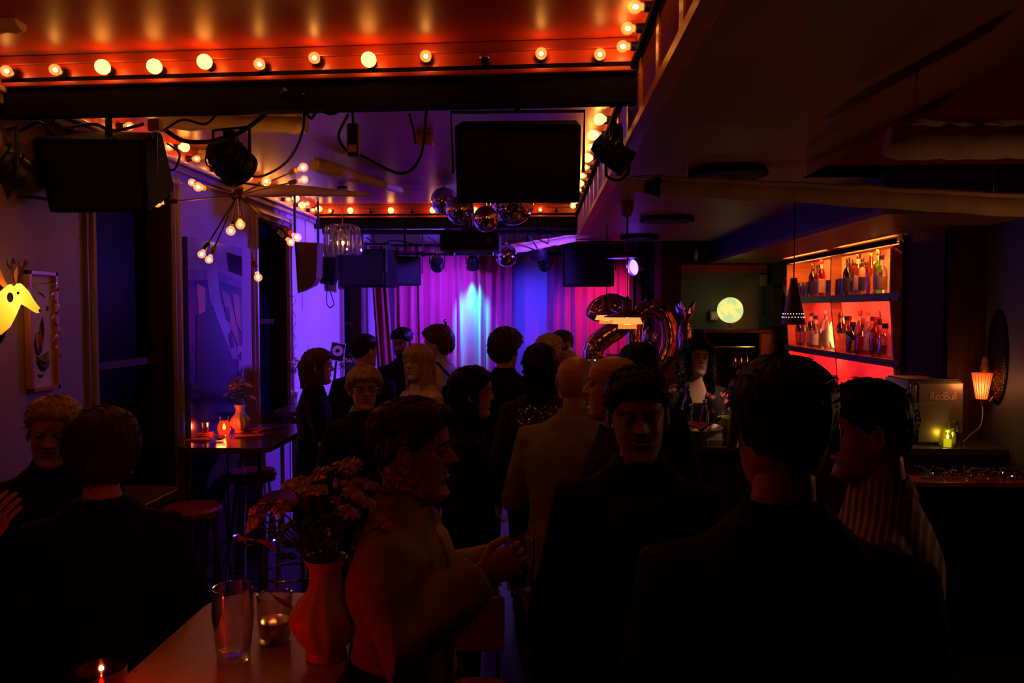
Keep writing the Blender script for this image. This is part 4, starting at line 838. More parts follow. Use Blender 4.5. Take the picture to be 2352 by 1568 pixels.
p = WZ(2135, 1012, ZB); tealight((p.x, 4.42, ZB+0.001), glass('yellow_jar', (0.95, 0.95, 0.45), 0.18, body=0.12, bodycol=(0.5, 0.5, 0.05)), (0.9, 0.75, 0.05), 1.2, 'yellow glowing candle jar beside the small fridge', 1.05, power=0.25, lcol=(1, 0.7, 0.2))
# empty glass on the counter
def beer_glass(loc, h, r, label, m=None, liquid=None, name='drinking_glass'):
    t = thing(name, label, 'glass', loc); m = m or glass('drink_glass', (0.93, 0.93, 0.93), 0.22)
    MB().lathe([(0, 0.0), (r*0.78, 0.0), (r*0.8, h*0.08), (r, h*0.6), (r*0.97, h), (r*0.93, h), (r*0.96, h*0.6), (r*0.74, h*0.10), (0, h*0.09)], 28).build('glass_wall', m, t, True)
    if liquid: MB().lathe([(0, h*0.1), (r*0.73, h*0.105), (r*0.92, h*0.55), (0, h*0.55)], 24).build('drink', liquid, t, True)
    MB().lathe([(r*0.93, h), (r*0.955, h+0.002), (r*0.98, h)], 28, closed=True).build('rim', m, t, True)
beer_glass((WY(2194, 1010, 4.45).x, 4.45, ZB+0.001), 0.135, 0.036, 'half full drinking glass between the fridge and the wall lamp', liquid=glass('amber_drink', (0.5, 0.25, 0.15), 0.1, body=0.2, bodycol=(0.2, 0.08, 0.05)))
sw = thing('cord_switch', 'small white in-line cord switch lying beside the candle jar', 'switch', (WY(2170, 1003, 4.46).x, 4.46, ZB+0.001))
MB().bb(-0.03, 0.03, -0.012, 0.012, 0, 0.014).build('case', M_white, sw, bevel=0.005); MB().box(0, 0, 0.016, 0.014, 0.01, 0.006).build('rocker', M_rubber, sw); sw.rotation_euler.z = -0.5
# bowl of food, bottle tops, green bucket
bw = thing('salad_bowl', 'large bowl red inside and grey outside, full of salad', 'bowl', (WY(1575, 1000, 4.5).x, 4.52, ZB+0.001))
pr = [(0.0, 0.0), (0.09, 0.0), (0.10, 0.006), (0.17, 0.05), (0.205, 0.085), (0.212, 0.092)]
MB().lathe(pr+[(0.207, 0.094)], 40, closed=True).build('outer_bowl', mat('grey_bowl', (0.20, 0.22, 0.22), 0.3), bw, True)
MB().lathe([(0.207, 0.094), (0.165, 0.054), (0.09, 0.012), (0, 0.010)], 40, closed=True).build('inner_glaze', mat('red_glaze', (0.45, 0.02, 0.02), 0.25), bw, True)
lr = random.Random(3); LM = [mat('leaf_green', (0.16, 0.14, 0.03), 0.5), mat('leaf_brown', (0.28, 0.12, 0.04), 0.5), mat('leaf_pale', (0.55, 0.42, 0.22), 0.5)]
for k in range(34):
    a = lr.uniform(0, 6.28); rr_ = 0.15*math.sqrt(lr.random()); c = Vector((rr_*math.cos(a), rr_*math.sin(a), 0.045+lr.uniform(0, 0.03)+(0.02 if rr_ < 0.08 else 0)))
    d = Vector((lr.uniform(-1, 1), lr.uniform(-1, 1), lr.uniform(-0.2, 0.5))).normalized()*lr.uniform(0.02, 0.05)
    MB().tube([c-d, c+Vector((0, 0, 0.008)), c+d], [0.004, 0.014, 0.003], 6, squash=0.35).build('salad_leaf', LM[k % 3], bw, True)
sn = tag(MB().tube([(0, 0, 0), (0.06, -0.03, 0.05), (0.13, -0.05, 0.10)], [0.010, 0.006, 0.008], 8).build('serving_spoon', M_blackm, None, True), 'dark serving spoon stuck in the salad bowl', 'spoon'); sn.location = (bw.location.x+0.05, 4.46, ZB+0.06)
bottle((WY(1581, 990, 4.72).x, 4.74, ZB+0.001), 'slim', 'dark', 'white', None, 'dark wine bottle with white capsule behind the salad bowl', 0.98)
bottle((WY(1619, 990, 4.75).x, 4.76, ZB+0.001), 'beer', 'green', 'gold', None, 'green bottle just showing over the salad bowl rim', 0.88)
gb = thing('lime_bucket', 'lime green plastic bucket on the bar counter', 'bucket', (WY(1682, 1005, 4.55).x, 4.57, ZB+0.001))
MB().lathe([(0.0, 0.004), (0.045, 0.0), (0.052, 0.01), (0.072, 0.135), (0.076, 0.138), (0.068, 0.136), (0.048, 0.012), (0, 0.01)], 30).build('pail', mat('lime_plastic', (0.30, 0.55, 0.02), 0.35), gb, True)
MB().lathe([(0.073, 0.128), (0.079, 0.132), (0.079, 0.14), (0.072, 0.14)], 30, closed=True).build('rim', mat('lime_plastic', (0, 0, 0)), gb, True)
# wall lamp with sequinned oval plaque
wl_ = WY(2236, 885, 4.5); lp_ = thing('wall_lamp', 'pleated orange wall lamp under a dark sequinned oval mask', 'wall lamp', (2.568, 4.5, wl_.z))
MB().ball((0.0, -0.02, 0.16), (0.028, 0.10, 0.27), 24).build('oval_mask', mat('black_sequin', (0.02, 0.014, 0.02), 0.25, 0.6, bump=0.6, bscale=90), lp_, True)
qr = random.Random(9); sq = MB()
for k in range(260):
    a = qr.uniform(0, 6.28); u_ = math.sqrt(qr.random())*0.95; c = Vector((-0.030*math.sqrt(1-u_*u_)-0.002, -0.02+0.10*u_*math.cos(a), 0.16+0.27*u_*math.sin(a))); w = 0.0035
    sq.add([c+Vector((0, w, 0)), c+Vector((qr.uniform(-.002, .002), 0, w)), c+Vector((0, -w, 0)), c+Vector((qr.uniform(-.002, .002), 0, -w))], [(0, 1, 2, 3)])
tag(sq.build('sequins', mat('sequin_glint', (0.7, 0.5, 0.4), 0.1, 1.0), lp_), kind='stuff')
def pleat_mat():
    m = bpy.data.materials.new('pleated_shade_glow'); m.use_nodes = True; nt = m.node_tree; nt.nodes.clear(); L = nt.links
    o = nt.nodes.new('ShaderNodeOutputMaterial'); e = nt.nodes.new('ShaderNodeEmission'); e.inputs[1].default_value = 1.7
    tc = nt.nodes.new('ShaderNodeTexCoord'); dist = nt.nodes.new('ShaderNodeVectorMath'); dist.operation = 'DISTANCE'; dist.inputs[1].default_value = (-0.10, -0.03, -0.015)
    L.new(tc.outputs['Object'], dist.inputs[0]); rp = nt.nodes.new('ShaderNodeValToRGB'); L.new(dist.outputs['Value'], rp.inputs[0])
    els = rp.color_ramp.elements; els[0].position = 0.02; els[0].color = (1.0, 0.42, 0.08, 1); els[1].position = 0.10; els[1].color = (0.55, 0.03, 0.006, 1); x = els.new(0.05); x.color = (1.0, 0.18, 0.02, 1)
    L.new(rp.outputs[0], e.inputs[0]); L.new(e.outputs[0], o.inputs[0]); return m
M_rib = mat('shade_rib', (0.30, 0.03, 0.01), 0.6, emit=(1.0, 0.10, 0.01), estr=0.35)
def shade_of(t):
    MB().lathe([(0.028, -0.075), (0.052, 0.07), (0.050, 0.07), (0.026, -0.073)], 40, (-0.075, 0, 0), closed=True).build('pleated_shade', MATS.setdefault('_pleat', pleat_mat()), t, True)
    for k in range(18):
        a = 2*PI*k/18; MB().tube([(-0.075+0.0285*math.cos(a), 0.0285*math.sin(a), -0.075), (-0.075+0.0525*math.cos(a), 0.0525*math.sin(a), 0.07)], 0.0016, 4).build('pleat_rib', M_rib, t)
shade_of(lp_); point('shade_light', lp_, (-0.17, -0.10, 0.02), (1.0, 0.30, 0.08), 0.9, 0.05)
MB().ball((-0.075, 0, -0.01), 0.018, 10).build('bulb', emat('wall_bulb', (1.0, 0.5, 0.15), 25), lp_, True)
MB().lathe([(0.0, -0.115), (0.012, -0.108), (0.018, -0.09), (0.03, -0.076), (0.0, -0.07)], 14, (-0.075, 0, 0)).build('finial', M_brass, lp_, True)
MB().tube([(-0.075, 0, -0.08), (-0.03, 0, -0.09), (0.0, 0, -0.05)], 0.006, 6).build('bracket', M_brass, lp_, True)
MB().lathe([(0.0, 0.07), (0.022, 0.072), (0.026, 0.10), (0.018, 0.12), (0.02, 0.14), (0.012, 0.165), (0, 0.17)], 12, (-0.055, 0.01, 0)).build('figurine', mat('figurine_bronze', (0.30, 0.12, 0.07), 0.25, 0.6), lp_, True)
cdp = catmull([(-0.07, 0, -0.11), (-0.07, -0.005, -0.17), (-0.085, -0.01, -0.23), (-0.12, 0.01, ZB-wl_.z+0.06), (-0.16, 0.02, ZB-wl_.z+0.012)], 6); MB().tube(cdp, 0.0028, 6).build('white_cord', M_white, lp_, True)
# wall lamp added out of view to light the paper rolls and striped shirt
l2 = thing('wall_lamp', 'added pleated wall lamp out of view on the same wall, nearer the viewer', 'wall lamp', (2.568, 2.6, 1.55)); shade_of(l2)
MB().lathe([(0.0, -0.115), (0.012, -0.108), (0.018, -0.09), (0.03, -0.076), (0.0, -0.07)], 14, (-0.075, 0, 0)).build('finial', M_brass, l2, True); MB().tube([(-0.075, 0, -0.08), (-0.03, 0, -0.09), (0.0, 0, -0.05)], 0.006, 6).build('bracket', M_brass, l2, True)
point('shade_light', l2, (-0.20, 0.0, 0.04), (1.0, 0.42, 0.18), 4.0, 0.06)
# ================================================================== back bar alcove
ab = thing('back_cabinet', 'dark cabinet with open niche and hanging wine glasses under the globe', 'cabinet', (1.95, 8.1, 0))
zt_ = WY(1690, 757, 8.0).z
MB().bb(-0.32, 0.42, -0.22, 0.26, zt_-0.03, zt_).build('top_board', M_darkwood, ab, bevel=0.004)
for x_ in (-0.30, 0.24): MB().bb(x_, x_+0.02, -0.2, 0.25, 0.9, zt_-0.03).build('side_board', M_darkwood, ab)
MB().bb(0.262, 0.42, -0.2, 0.25, 0.9, zt_-0.03).build('side_panel', mat('olive_board', (0.09, 0.07, 0.045), 0.5), ab)
MB().bb(-0.30, 0.42, 0.24, 0.25, 0.9, zt_-0.03).build('back_board', M_black, ab); MB().bb(-0.30, 0.42, -0.2, 0.25, 0.0, 0.92).build('base', M_darkwood, ab)
MB().bb(-0.28, 0.24, -0.21, -0.19, WY(1690, 902, 7.9).z, WY(1690, 902, 7.9).z+0.02).build('niche_rail', mat('grey_metal', (0.25, 0.25, 0.3), 0.3, 0.8), ab)
zr_ = WY(1690, 797, 7.95).z
MB().tube([(-0.28, -0.12, zr_), (0.24, -0.12, zr_)], 0.006, 8).build('glass_rail', M_chrome, ab, True)
wg = MB().lathe([(0.030, 0.0), (0.004, -0.006), (0.0035, -0.08), (0.014, -0.095), (0.032, -0.13), (0.034, -0.16), (0.028, -0.20), (0.0265, -0.20), (0.031, -0.16), (0.029, -0.13), (0.0, -0.10)], 18, closed=True).mesh('wine_glass', glass('wine_glass_glass', (0.93, 0.93, 0.97), 0.35), True)
fm_ = MB().lathe([(0.0, 0.001), (0.03, 0.0015), (0.031, 0.0), (0, -0.001)], 18).mesh('foot', glass('wine_glass_glass'), True)
for (px, lb) in ((1688, 'hanging wine glass first in the row of three in the niche'), (1702, 'hanging wine glass in the middle of the row of three'), (1716, 'hanging wine glass last in the row of three in the niche'), (1746, 'single hanging wine glass at the end of the niche')):
    t = thing('wine_glass', lb, 'wine glass', (WY(px, 797, 7.98).x, 7.98, zr_-0.006), group='hanging wine glasses')
    for nm, me in (('bowl', wg), ('foot', fm_)):
        o = bpy.data.objects.new(nm, me); COL.objects.link(o); o.parent = t
gb_ = WY(1677, 712, 8.0); gt = thing('globe_lamp', 'glowing pale yellow globe lamp on the back cabinet', 'globe', (gb_.x, 8.0, zt_+0.001)); gr = 29*8.0/FPX
def globe_mat():
    m = bpy.data.materials.new('globe_map_glow'); m.use_nodes = True; nt = m.node_tree; nt.nodes.clear(); L = nt.links
    o = nt.nodes.new('ShaderNodeOutputMaterial'); e = nt.nodes.new('ShaderNodeEmission'); e.inputs[1].default_value = 1.25
    tc = nt.nodes.new('ShaderNodeTexCoord'); nz = nt.nodes.new('ShaderNodeTexNoise'); nz.inputs['Scale'].default_value = 9; nz.inputs['Detail'].default_value = 3
    L.new(tc.outputs['Object'], nz.inputs['Vector']); rp = nt.nodes.new('ShaderNodeValToRGB'); L.new(nz.outputs[0], rp.inputs[0])
    rp.color_ramp.elements[0].position = 0.42; rp.color_ramp.elements[0].color = (0.48, 0.62, 0.24, 1); rp.color_ramp.elements[1].position = 0.58; rp.color_ramp.elements[1].color = (0.95, 0.72, 0.18, 1)
    L.new(rp.outputs[0], e.inputs[0]); L.new(e.outputs[0], o.inputs[0]); return m
gz = gb_.z-zt_-0.001
MB().ball((0, 0, gz), gr, 32).build('globe', globe_mat(), gt, True); MB().lathe([(0, 0.02), (0.02, 0.02), (0.06, 0.012), (0.075, 0.0)], 24).build('base', M_darkwood, gt, True)
MB().tube([(0, 0, 0.015), (0, 0, gz-gr+0.005)], 0.008, 8).build('stem', M_brass, gt, True)
MB().tube([(math.cos(a)*gr*1.06, 0, gz+math.sin(a)*gr*1.06) for a in [(-1.57+k*0.22) for k in range(8)]], 0.005, 6).build('meridian_arm', M_brass, gt, True)
t = thing('framed_picture', 'small framed picture on the dark green wall beside the shelf unit', 'picture', (WY(1787, 700, 8.35).x, 8.38, WY(1787, 705, 8.35).z))
MB().bb(-0.06, 0.06, -0.02, 0.015, -0.21, 0.21).build('frame', M_wood, t, bevel=0.004); MB().bb(-0.045, 0.045, -0.024, -0.02, -0.19, 0.19).build('print', mat('olive_print', (0.14, 0.12, 0.08), 0.5, var=0.5, scale=9), t)
t = thing('wall_box', 'small beige wall box high on the dark green wall', 'wall box', (WY(1754, 643, 8.36).x, 8.37, WY(1754, 643, 8.36).z))
MB().bb(-0.035, 0.035, -0.03, 0.03, -0.06, 0.06).build('case', mat('beige_plastic', (0.40, 0.33, 0.22), 0.5), t, bevel=0.008); MB().tube([(0, 0.0, -0.06), (0.0, 0.005, -0.35), (-0.015, 0, -0.36)], 0.005, 6).build('wire', M_rubber, t)
t = thing('desk_clock', 'small cream box leaning on the wall beside the globe', 'box', (WY(1642, 725, 8.3).x, 8.33, WY(1642, 725, 8.3).z)); MB().bb(-0.045, 0.045, -0.02, 0.06, -0.05, 0.05).build('case', mat('cream_box', (0.5, 0.33, 0.2), 0.5), t, bevel=0.01); MB().bb(-0.03, 0.03, -0.022, -0.019, -0.03, 0.03).build('face', M_white, t)
for (px, lb, rz_) in ((1597, 'slim white wall light left of the white oval fan on the wall', 0), (1627, 'white oval wall fan above the lintel', 1)):
    c = WY(px, 583, 8.3); t = thing('wall_fan' if rz_ else 'wall_light', lb, 'fan' if rz_ else 'wall light', (c.x, 8.3, c.z))
    MB().ball((0, 0, 0), (0.042, 0.05, 0.11) if rz_ else (0.03, 0.03, 0.075), 18).build('housing', mat('lilac_white_plastic', (0.45, 0.42, 0.5), 0.4), t, True)
    MB().tube([(0, 0, 0.06), (0, 0.03, 0.12), (0, 0.10, 0.13)], 0.010, 8).build('bracket', M_blackm, t, True)
# ================================================================== left wall: deer lamp and pictures
dt = thing('deer_head_lamp', 'glowing yellow deer head lamp with antlers on the mauve wall', 'lamp', (XL+0.001, 3.09, 1.885)); dt.rotation_euler.z = R(2); dt.scale = (0.52, 0.55, 0.74)
def deer_mat():
    m = bpy.data.materials.new('deer_glow'); m.use_nodes = True; nt = m.node_tree; nt.nodes.clear(); L = nt.links
    o = nt.nodes.new('ShaderNodeOutputMaterial'); e = nt.nodes.new('ShaderNodeEmission'); e.inputs[1].default_value = 1.9
    tc = nt.nodes.new('ShaderNodeTexCoord'); dist = nt.nodes.new('ShaderNodeVectorMath'); dist.operation = 'DISTANCE'; dist.inputs[1].default_value = (0.17, 0.02, 0.05)
    L.new(tc.outputs['Object'], dist.inputs[0]); rp = nt.nodes.new('ShaderNodeValToRGB'); L.new(dist.outputs['Value'], rp.inputs[0])
    els = rp.color_ramp.elements; els[0].position = 0.04; els[0].color = (1.0, 0.66, 0.08, 1); els[1].position = 0.26; els[1].color = (0.85, 0.12, 0.008, 1); x = els.new(0.13); x.color = (1.0, 0.42, 0.02, 1)
    L.new(rp.outputs[0], e.inputs[0]); L.new(e.outputs[0], o.inputs[0]); return m
# head profile in the plane across the room (local x = out from the wall, z up): neck, skull, snout
neck = [((0.0, 0, -0.06), 0.10, 0.115), ((0.05, 0, -0.045), 0.085, 0.10), ((0.10, 0, 0.0), 0.068, 0.085), ((0.15, 0, 0.045), 0.062, 0.070), ((0.195, 0, 0.055), 0.058, 0.058), ((0.235, 0, 0.035), 0.045, 0.044), ((0.275, 0, 0.005), 0.033, 0.031), ((0.310, 0, -0.020), 0.026, 0.024), ((0.335, 0, -0.034), 0.021, 0.019), ((0.348, 0, -0.041), 0.008, 0.008)]
rings = []
for i, (c, ry_, rz_) in enumerate(neck):
    a = Vector(neck[max(i-1, 0)][0]); b = Vector(neck[min(i+1, len(neck)-1)][0]); d = (b-a).normalized(); up = Vector((0, 1, 0)).cross(d).normalized()*-1
    rings.append([Vector(c)+Vector((0, 1, 0))*ry_*math.cos(t)+up*rz_*math.sin(t) for t in [2*PI*j/24 for j in range(24)]])
MB().loft(rings).build('head', deer_mat(), dt, True)
MB().lathe([(0.0, 0), (0.13, 0.0), (0.14, 0.008), (0.12, 0.02), (0, 0.02)], 28, (0, 0, -0.05), M=Euler((0, PI/2, 0)).to_matrix() @ Matrix.Diagonal((1.25, 1, 1))).build('back_plate', M_black, dt, True)
M_ant = mat('antler_brown', (0.10, 0.035, 0.02), 0.5, bump=0.2)
for s_ in (-1, 1):
    y_ = s_*0.028
    an = MB().tube(catmull([(0.175, y_, 0.10), (0.172, y_*1.6, 0.15), (0.185, y_*2.4, 0.20), (0.205, y_*2.6, 0.245)], 4), [0.012]*4+[0.010]*4+[0.008]*4+[0.003], 8).build('antler', M_ant, dt, True)
    MB().tube([(0.176, y_*2.0, 0.18), (0.155, y_*2.4, 0.21), (0.150, y_*2.4, 0.235)], [0.008, 0.006, 0.002], 6).build('antler_tine', M_ant, an, True)
    MB().tube([(0.190, y_*2.4, 0.21), (0.215, y_*2.6, 0.22), (0.228, y_*2.6, 0.238)], [0.007, 0.005, 0.002], 6).build('antler_tine', M_ant, an, True)
    er = MB().tube([(0.125, s_*0.05, 0.095), (0.105, s_*0.085, 0.13), (0.10, s_*0.105, 0.175), (0.108, s_*0.112, 0.205)], [0.012, 0.026, 0.022, 0.003], 10, squash=0.45).build('ear', mat('deer_ear', (0.5, 0.15, 0.03), 0.5, emit=(1.0, 0.25, 0.02), estr=0.25), dt, True)
    MB().ball((0.215, s_*0.047, 0.058), (0.011, 0.008, 0.009), 12).build('eye', M_black, dt, True)
MB().ball((0.165, -0.064, 0.035), (0.024, 0.012, 0.027), 16).build('dark_cheek_mark', M_black, dt, True)
for s_ in (-1, 1): MB().ball((0.338, s_*0.010, -0.030), (0.006, 0.004, 0.004), 8).build('nostril', M_ant, dt, True)
MB().ball((0.349, 0, -0.036), (0.006, 0.014, 0.009), 10).build('nose', M_ant, dt, True)
point('lamp_light', dt, (0.17, -0.12, 0.02), (1.0, 0.26, 0.02), 0.9, 0.06)
# narrow framed print
def at_wall(px, py): return WX(px, py, XL+0.03)
a0, a1 = at_wall(70, 760), at_wall(137, 760); zt1, zb1 = at_wall(100, 622).z, at_wall(100, 898).z
fp = thing('framed_print', 'narrow framed abstract ink print beside the deer lamp', 'picture', (XL+0.002, (a0.y+a1.y)/2, (zt1+zb1)/2)); w_ = a1.y-a0.y; h_ = zt1-zb1
for (ya, yb, za, zb_) in ((-w_/2, -w_/2+0.02, -h_/2, h_/2), (w_/2-0.02, w_/2, -h_/2, h_/2), (-w_/2, w_/2, -h_/2, -h_/2+0.02), (-w_/2, w_/2, h_/2-0.02, h_/2)): MB().bb(0, 0.028, ya, yb, za, zb_).build('frame_bar', mat('gilt_frame', (0.42, 0.16, 0.05), 0.3, 0.2), fp, bevel=0.003)
MB().bb(0, 0.010, -w_/2+0.02, w_/2-0.02, -h_/2+0.02, h_/2-0.02).build('paper', mat('print_paper', (0.55, 0.42, 0.42), 0.5, var=0.05), fp)
M_ink = mat('black_ink', (0.012, 0.010, 0.02), 0.6); M_ink2 = mat('grey_ink', (0.10, 0.09, 0.14), 0.6); M_ink3 = mat('crimson_ink', (0.35, 0.03, 0.06), 0.6)
def ink(pts, r, m, nm='ink_stroke'):
    MB().tube(catmull([(0.0105, (u-0.5)*(w_-0.06), (0.5-v)*(h_-0.08)) for (u, v) in pts], 6), r, 6, squash=0.15 if False else None).build(nm, m, fp, True).scale = (1, 1, 1)
inkr = lambda s, n: [s*math.sin(PI*min(1, max(0.05, i/(n-1)))) for i in range(n)]
for pts, s_, m in ([[(0.25, 0.52), (0.18, 0.62), (0.28, 0.72), (0.42, 0.66), (0.40, 0.54), (0.30, 0.50)], 0.010, M_ink], [[(0.55, 0.35), (0.5, 0.5), (0.48, 0.68)], 0.012, M_ink], [[(0.2, 0.75), (0.5, 0.79), (0.85, 0.70)], 0.022, M_ink2], [[(0.2, 0.8), (0.55, 0.86), (0.85, 0.76)], 0.018, M_ink], [[(0.25, 0.92), (0.4, 0.945), (0.6, 0.925)], 0.008, M_ink], [[(0.42, 0.45), (0.42, 0.6), (0.44, 0.7)], 0.012, M_ink3], [[(0.3, 0.12), (0.55, 0.14), (0.72, 0.18)], 0.004, M_ink], [[(0.75, 0.25), (0.82, 0.28), (0.72, 0.31)], 0.006, M_ink]):
    n = (len(pts)-1)*6+1; P = catmull([(0.0095, (u-0.5)*(w_-0.06), (0.5-v)*(h_-0.08)) for (u, v) in pts], 6); MB().tube(P, inkr(s_, n), 6).build('ink_stroke', m, fp, True)
    fp.children[-1].scale = (1, 1, 1)
# large glossy painting: collage of torn poster strips
b0, b1 = at_wall(432, 700), at_wall(556, 700); zt2, zb2 = at_wall(440, 545).z, 1.02
pg = thing('poster_collage_painting', 'tall glossy blue violet painting of torn paper shapes', 'painting', (XL+0.002, (b0.y+b1.y)/2, (zt2+zb2)/2)); w2 = b1.y-b0.y; h2 = zt2-zb2
M_gl = lambda nm, c: mat(nm, c, 0.13, spec=0.7, var=0.25, scale=5, coat=0.5, bump=0.05, bscale=6)
MB().bb(0, 0.03, -w2/2, w2/2, -h2/2, h2/2).build('canvas', M_gl('painting_indigo', (0.03, 0.025, 0.16)), pg, bevel=0.004)
def patch(poly, m, k): MB().prism([((u-0.5)*w2, (0.5-v)*h2) for (u, v) in poly], lambda a, b: (0.0295, a, b), lambda a, b: (0.0305+0.0004*k, a, b)).build('painted_shape', m, pg)
PC = [M_gl('painting_lilac', (0.34, 0.22, 0.42)), M_gl('painting_pink', (0.42, 0.13, 0.20)), M_gl('painting_navy', (0.008, 0.008, 0.045)), M_gl('painting_rose', (0.55, 0.22, 0.20)), M_gl('painting_violet', (0.20, 0.12, 0.34))]
for k, (poly, c) in enumerate([([(0, 0), (1, 0), (1, 0.2), (0.5, 0.15), (0, 0.18)], 0), ([(0, 0.16), (0.4, 0.14), (1, 0.19), (1, 0.23), (0.45, 0.19), (0, 0.21)], 4), ([(0.68, 0.04), (1, 0.05), (1, 0.16), (0.72, 0.14)], 2), ([(0.3, 0.14), (0.5, 0.13), (0.55, 0.3), (0.8, 0.5), (0.9, 0.62), (0.78, 0.62), (0.6, 0.48), (0.36, 0.3)], 0), ([(0.14, 0.22), (0.28, 0.24), (0.27, 0.37), (0.16, 0.37)], 3), ([(0.56, 0.24), (0.72, 0.27), (0.88, 0.45), (0.92, 0.56), (0.7, 0.42)], 1), ([(0.78, 0.26), (0.93, 0.27), (0.97, 0.48), (0.86, 0.42)], 1), ([(0.12, 0.38), (0.42, 0.33), (0.62, 0.58), (0.7, 0.72), (0.1, 0.72)], 2), ([(0.86, 0.55), (1, 0.55), (1, 0.95), (0.85, 0.92), (0.9, 0.72)], 0), ([(0.0, 0.7), (0.84, 0.7), (0.8, 1.0), (0, 1.0)], 2), ([(0.88, 0.6), (0.97, 0.58), (0.93, 0.64)], 2), ([(0.87, 0.7), (0.98, 0.67), (0.95, 0.74)], 2), ([(0.62, 0.35), (0.70, 0.33), (0.74, 0.42), (0.66, 0.40)], 2), ([(0.70, 0.48), (0.76, 0.46), (0.80, 0.55), (0.74, 0.56)], 2)]): patch(poly, PC[c], k)
# gold ribbon curls
def ribbon(px, pys, label, m=None):
    c = at_wall(px, pys[0]); n = 26; P = [Vector((0.03+0.015*math.cos(i*0.8), 0.02*math.sin(i*0.8), -(i/n)*(c.z-at_wall(px, pys[1]).z))) for i in range(n+1)]
    t = thing('ribbon_curl', label, 'ribbon', (XL+0.03, c.y, c.z)); MB().loft([[p+Vector((0, 0, 0.006)), p-Vector((0, 0, 0.006))] for p in P], closed=False).build('ribbon', m or mat('gold_ribbon', (0.7, 0.45, 0.2), 0.2, 0.9), t, True); MB().cyl((-0.03, 0, 0.0), (0.035, 0, 0.0), 0.003, n=6).build('pin', M_chrome, t)
ribbon(112, (650, 820), 'curled gold ribbon hanging over the narrow framed print'); ribbon(668, (680, 850), 'curled ribbon hanging at the edge of the blue wall')
# record frame and DJ things at the stage side
t = thing('framed_record', 'framed record leaning on the decks against the blue wall', 'picture', (WY(775, 808, 7.4).x, 7.4, WY(775, 808, 7.4).z)); t.rotation_euler = (R(-8), R(10), R(18))
MB().bb(-0.068, 0.068, -0.008, 0.008, -0.09, 0.09).build('frame', M_white, t); MB().tube([(0, 0.01, -0.05), (0.03, 0.03, 1.0-t.location.z)], 0.012, 8).build('easel_leg', M_blackm, t); MB().bb(-0.06, 0.06, -0.0095, -0.008, -0.08, 0.08).build('mount', M_black, t)
MB().lathe([(0, 0), (0.052, 0.0), (0.052, 0.003), (0, 0.003)], 32, (0, -0.0135, 0.01), M=Euler((-PI/2, 0, 0)).to_matrix()).build('record', mat('rose_record', (0.7, 0.4, 0.38), 0.3), t, True); MB().lathe([(0, 0), (0.018, 0), (0.018, 0.002), (0, 0.002)], 20, (0, -0.0155, 0.01), M=Euler((-PI/2, 0, 0)).to_matrix()).build('record_label', M_black, t, True)
# ================================================================== tables, stools, vases
M_tab = mat('dark_table_top', (0.10, 0.05, 0.045), 0.16, var=0.2, scale=3, stretch=(6, 1, 1), spec=0.6)
M_tabl = mat('pale_wood_table_top', (0.42, 0.27, 0.16), 0.35, var=0.12, scale=3, stretch=(6, 1, 1))
def rrect(x0, x1, y0, y1, r, n=6):
    P = []
    for (cx, cy, a0) in ((x1-r, y1-r, 0), (x0+r, y1-r, PI/2), (x0+r, y0+r, PI), (x1-r, y0+r, 1.5*PI)):
        for k in range(n+1): a = a0+PI/2*k/n; P.append((cx+r*math.cos(a), cy+r*math.sin(a)))
    return P
def high_table(x0, x1, y0, y1, z, label, top, r=0.09, legs='post'):
    cx, cy = (x0+x1)/2, (y0+y1)/2; t = thing('high_table', label, 'table', (cx, cy, 0))
    MB().prism(rrect(x0-cx, x1-cx, y0-cy, y1-cy, r), lambda a, b: (a, b, z-0.035), lambda a, b: (a, b, z)).build('table_top', top, t, bevel=0.004)
    if legs == 'post':
        for yy in (y0-cy+0.22, y1-cy-0.22):
            lg = MB().tube([(0, yy, 0.03), (0, yy, z-0.034)], 0.03, 12).build('leg', M_blackm, t, True)
            MB().lathe([(0, 0.03), (0.04, 0.03), (0.19, 0.012), (0.20, 0.0)], 24, (0, yy, 0)).build('foot', M_blackm, lg, True)
    else:
        for (xx, yy) in ((x0-cx+0.07, y0-cy+0.07), (x1-cx-0.07, y0-cy+0.07), (x0-cx+0.07, y1-cy-0.07), (x1-cx-0.07, y1-cy-0.07)): MB().tube([(xx, yy, 0), (xx, yy, z-0.034)], 0.018, 10).build('leg', M_chrome, t, True)
    MB().bb(-0.03, 0.03, y0-cy+0.2, y1-cy-0.2, z-0.06, z-0.036).build('underframe', M_blackm, t)
    return t
ZTB = 1.05
high_table(XL+0.03, -1.60, 4.52, 5.50, ZTB, 'dark high table with rounded corner below the tall painting', M_tab, legs='four')
high_table(XL+0.05, -1.72, 6.15, 7.0, ZTB, 'dark high table with a vase by the blue wall', M_tab, legs='four')
high_table(-0.92, -0.44, 1.25, 2.20, ZTB, 'pale wooden high table nearest the viewer with vase and glasses', M_tabl, 0.12)
high_table(XL+0.05, -1.66, 2.85, 3.58, ZTB-0.01, 'dark high table behind the seated pair by the mauve wall', M_tab)
high_table(-2.12, -0.85, 7.35, 7.95, 1.0, 'black decks table before the stage', M_black, 0.03)
M_vin = mat('red_vinyl', (0.35, 0.015, 0.02), 0.3, spec=0.6)
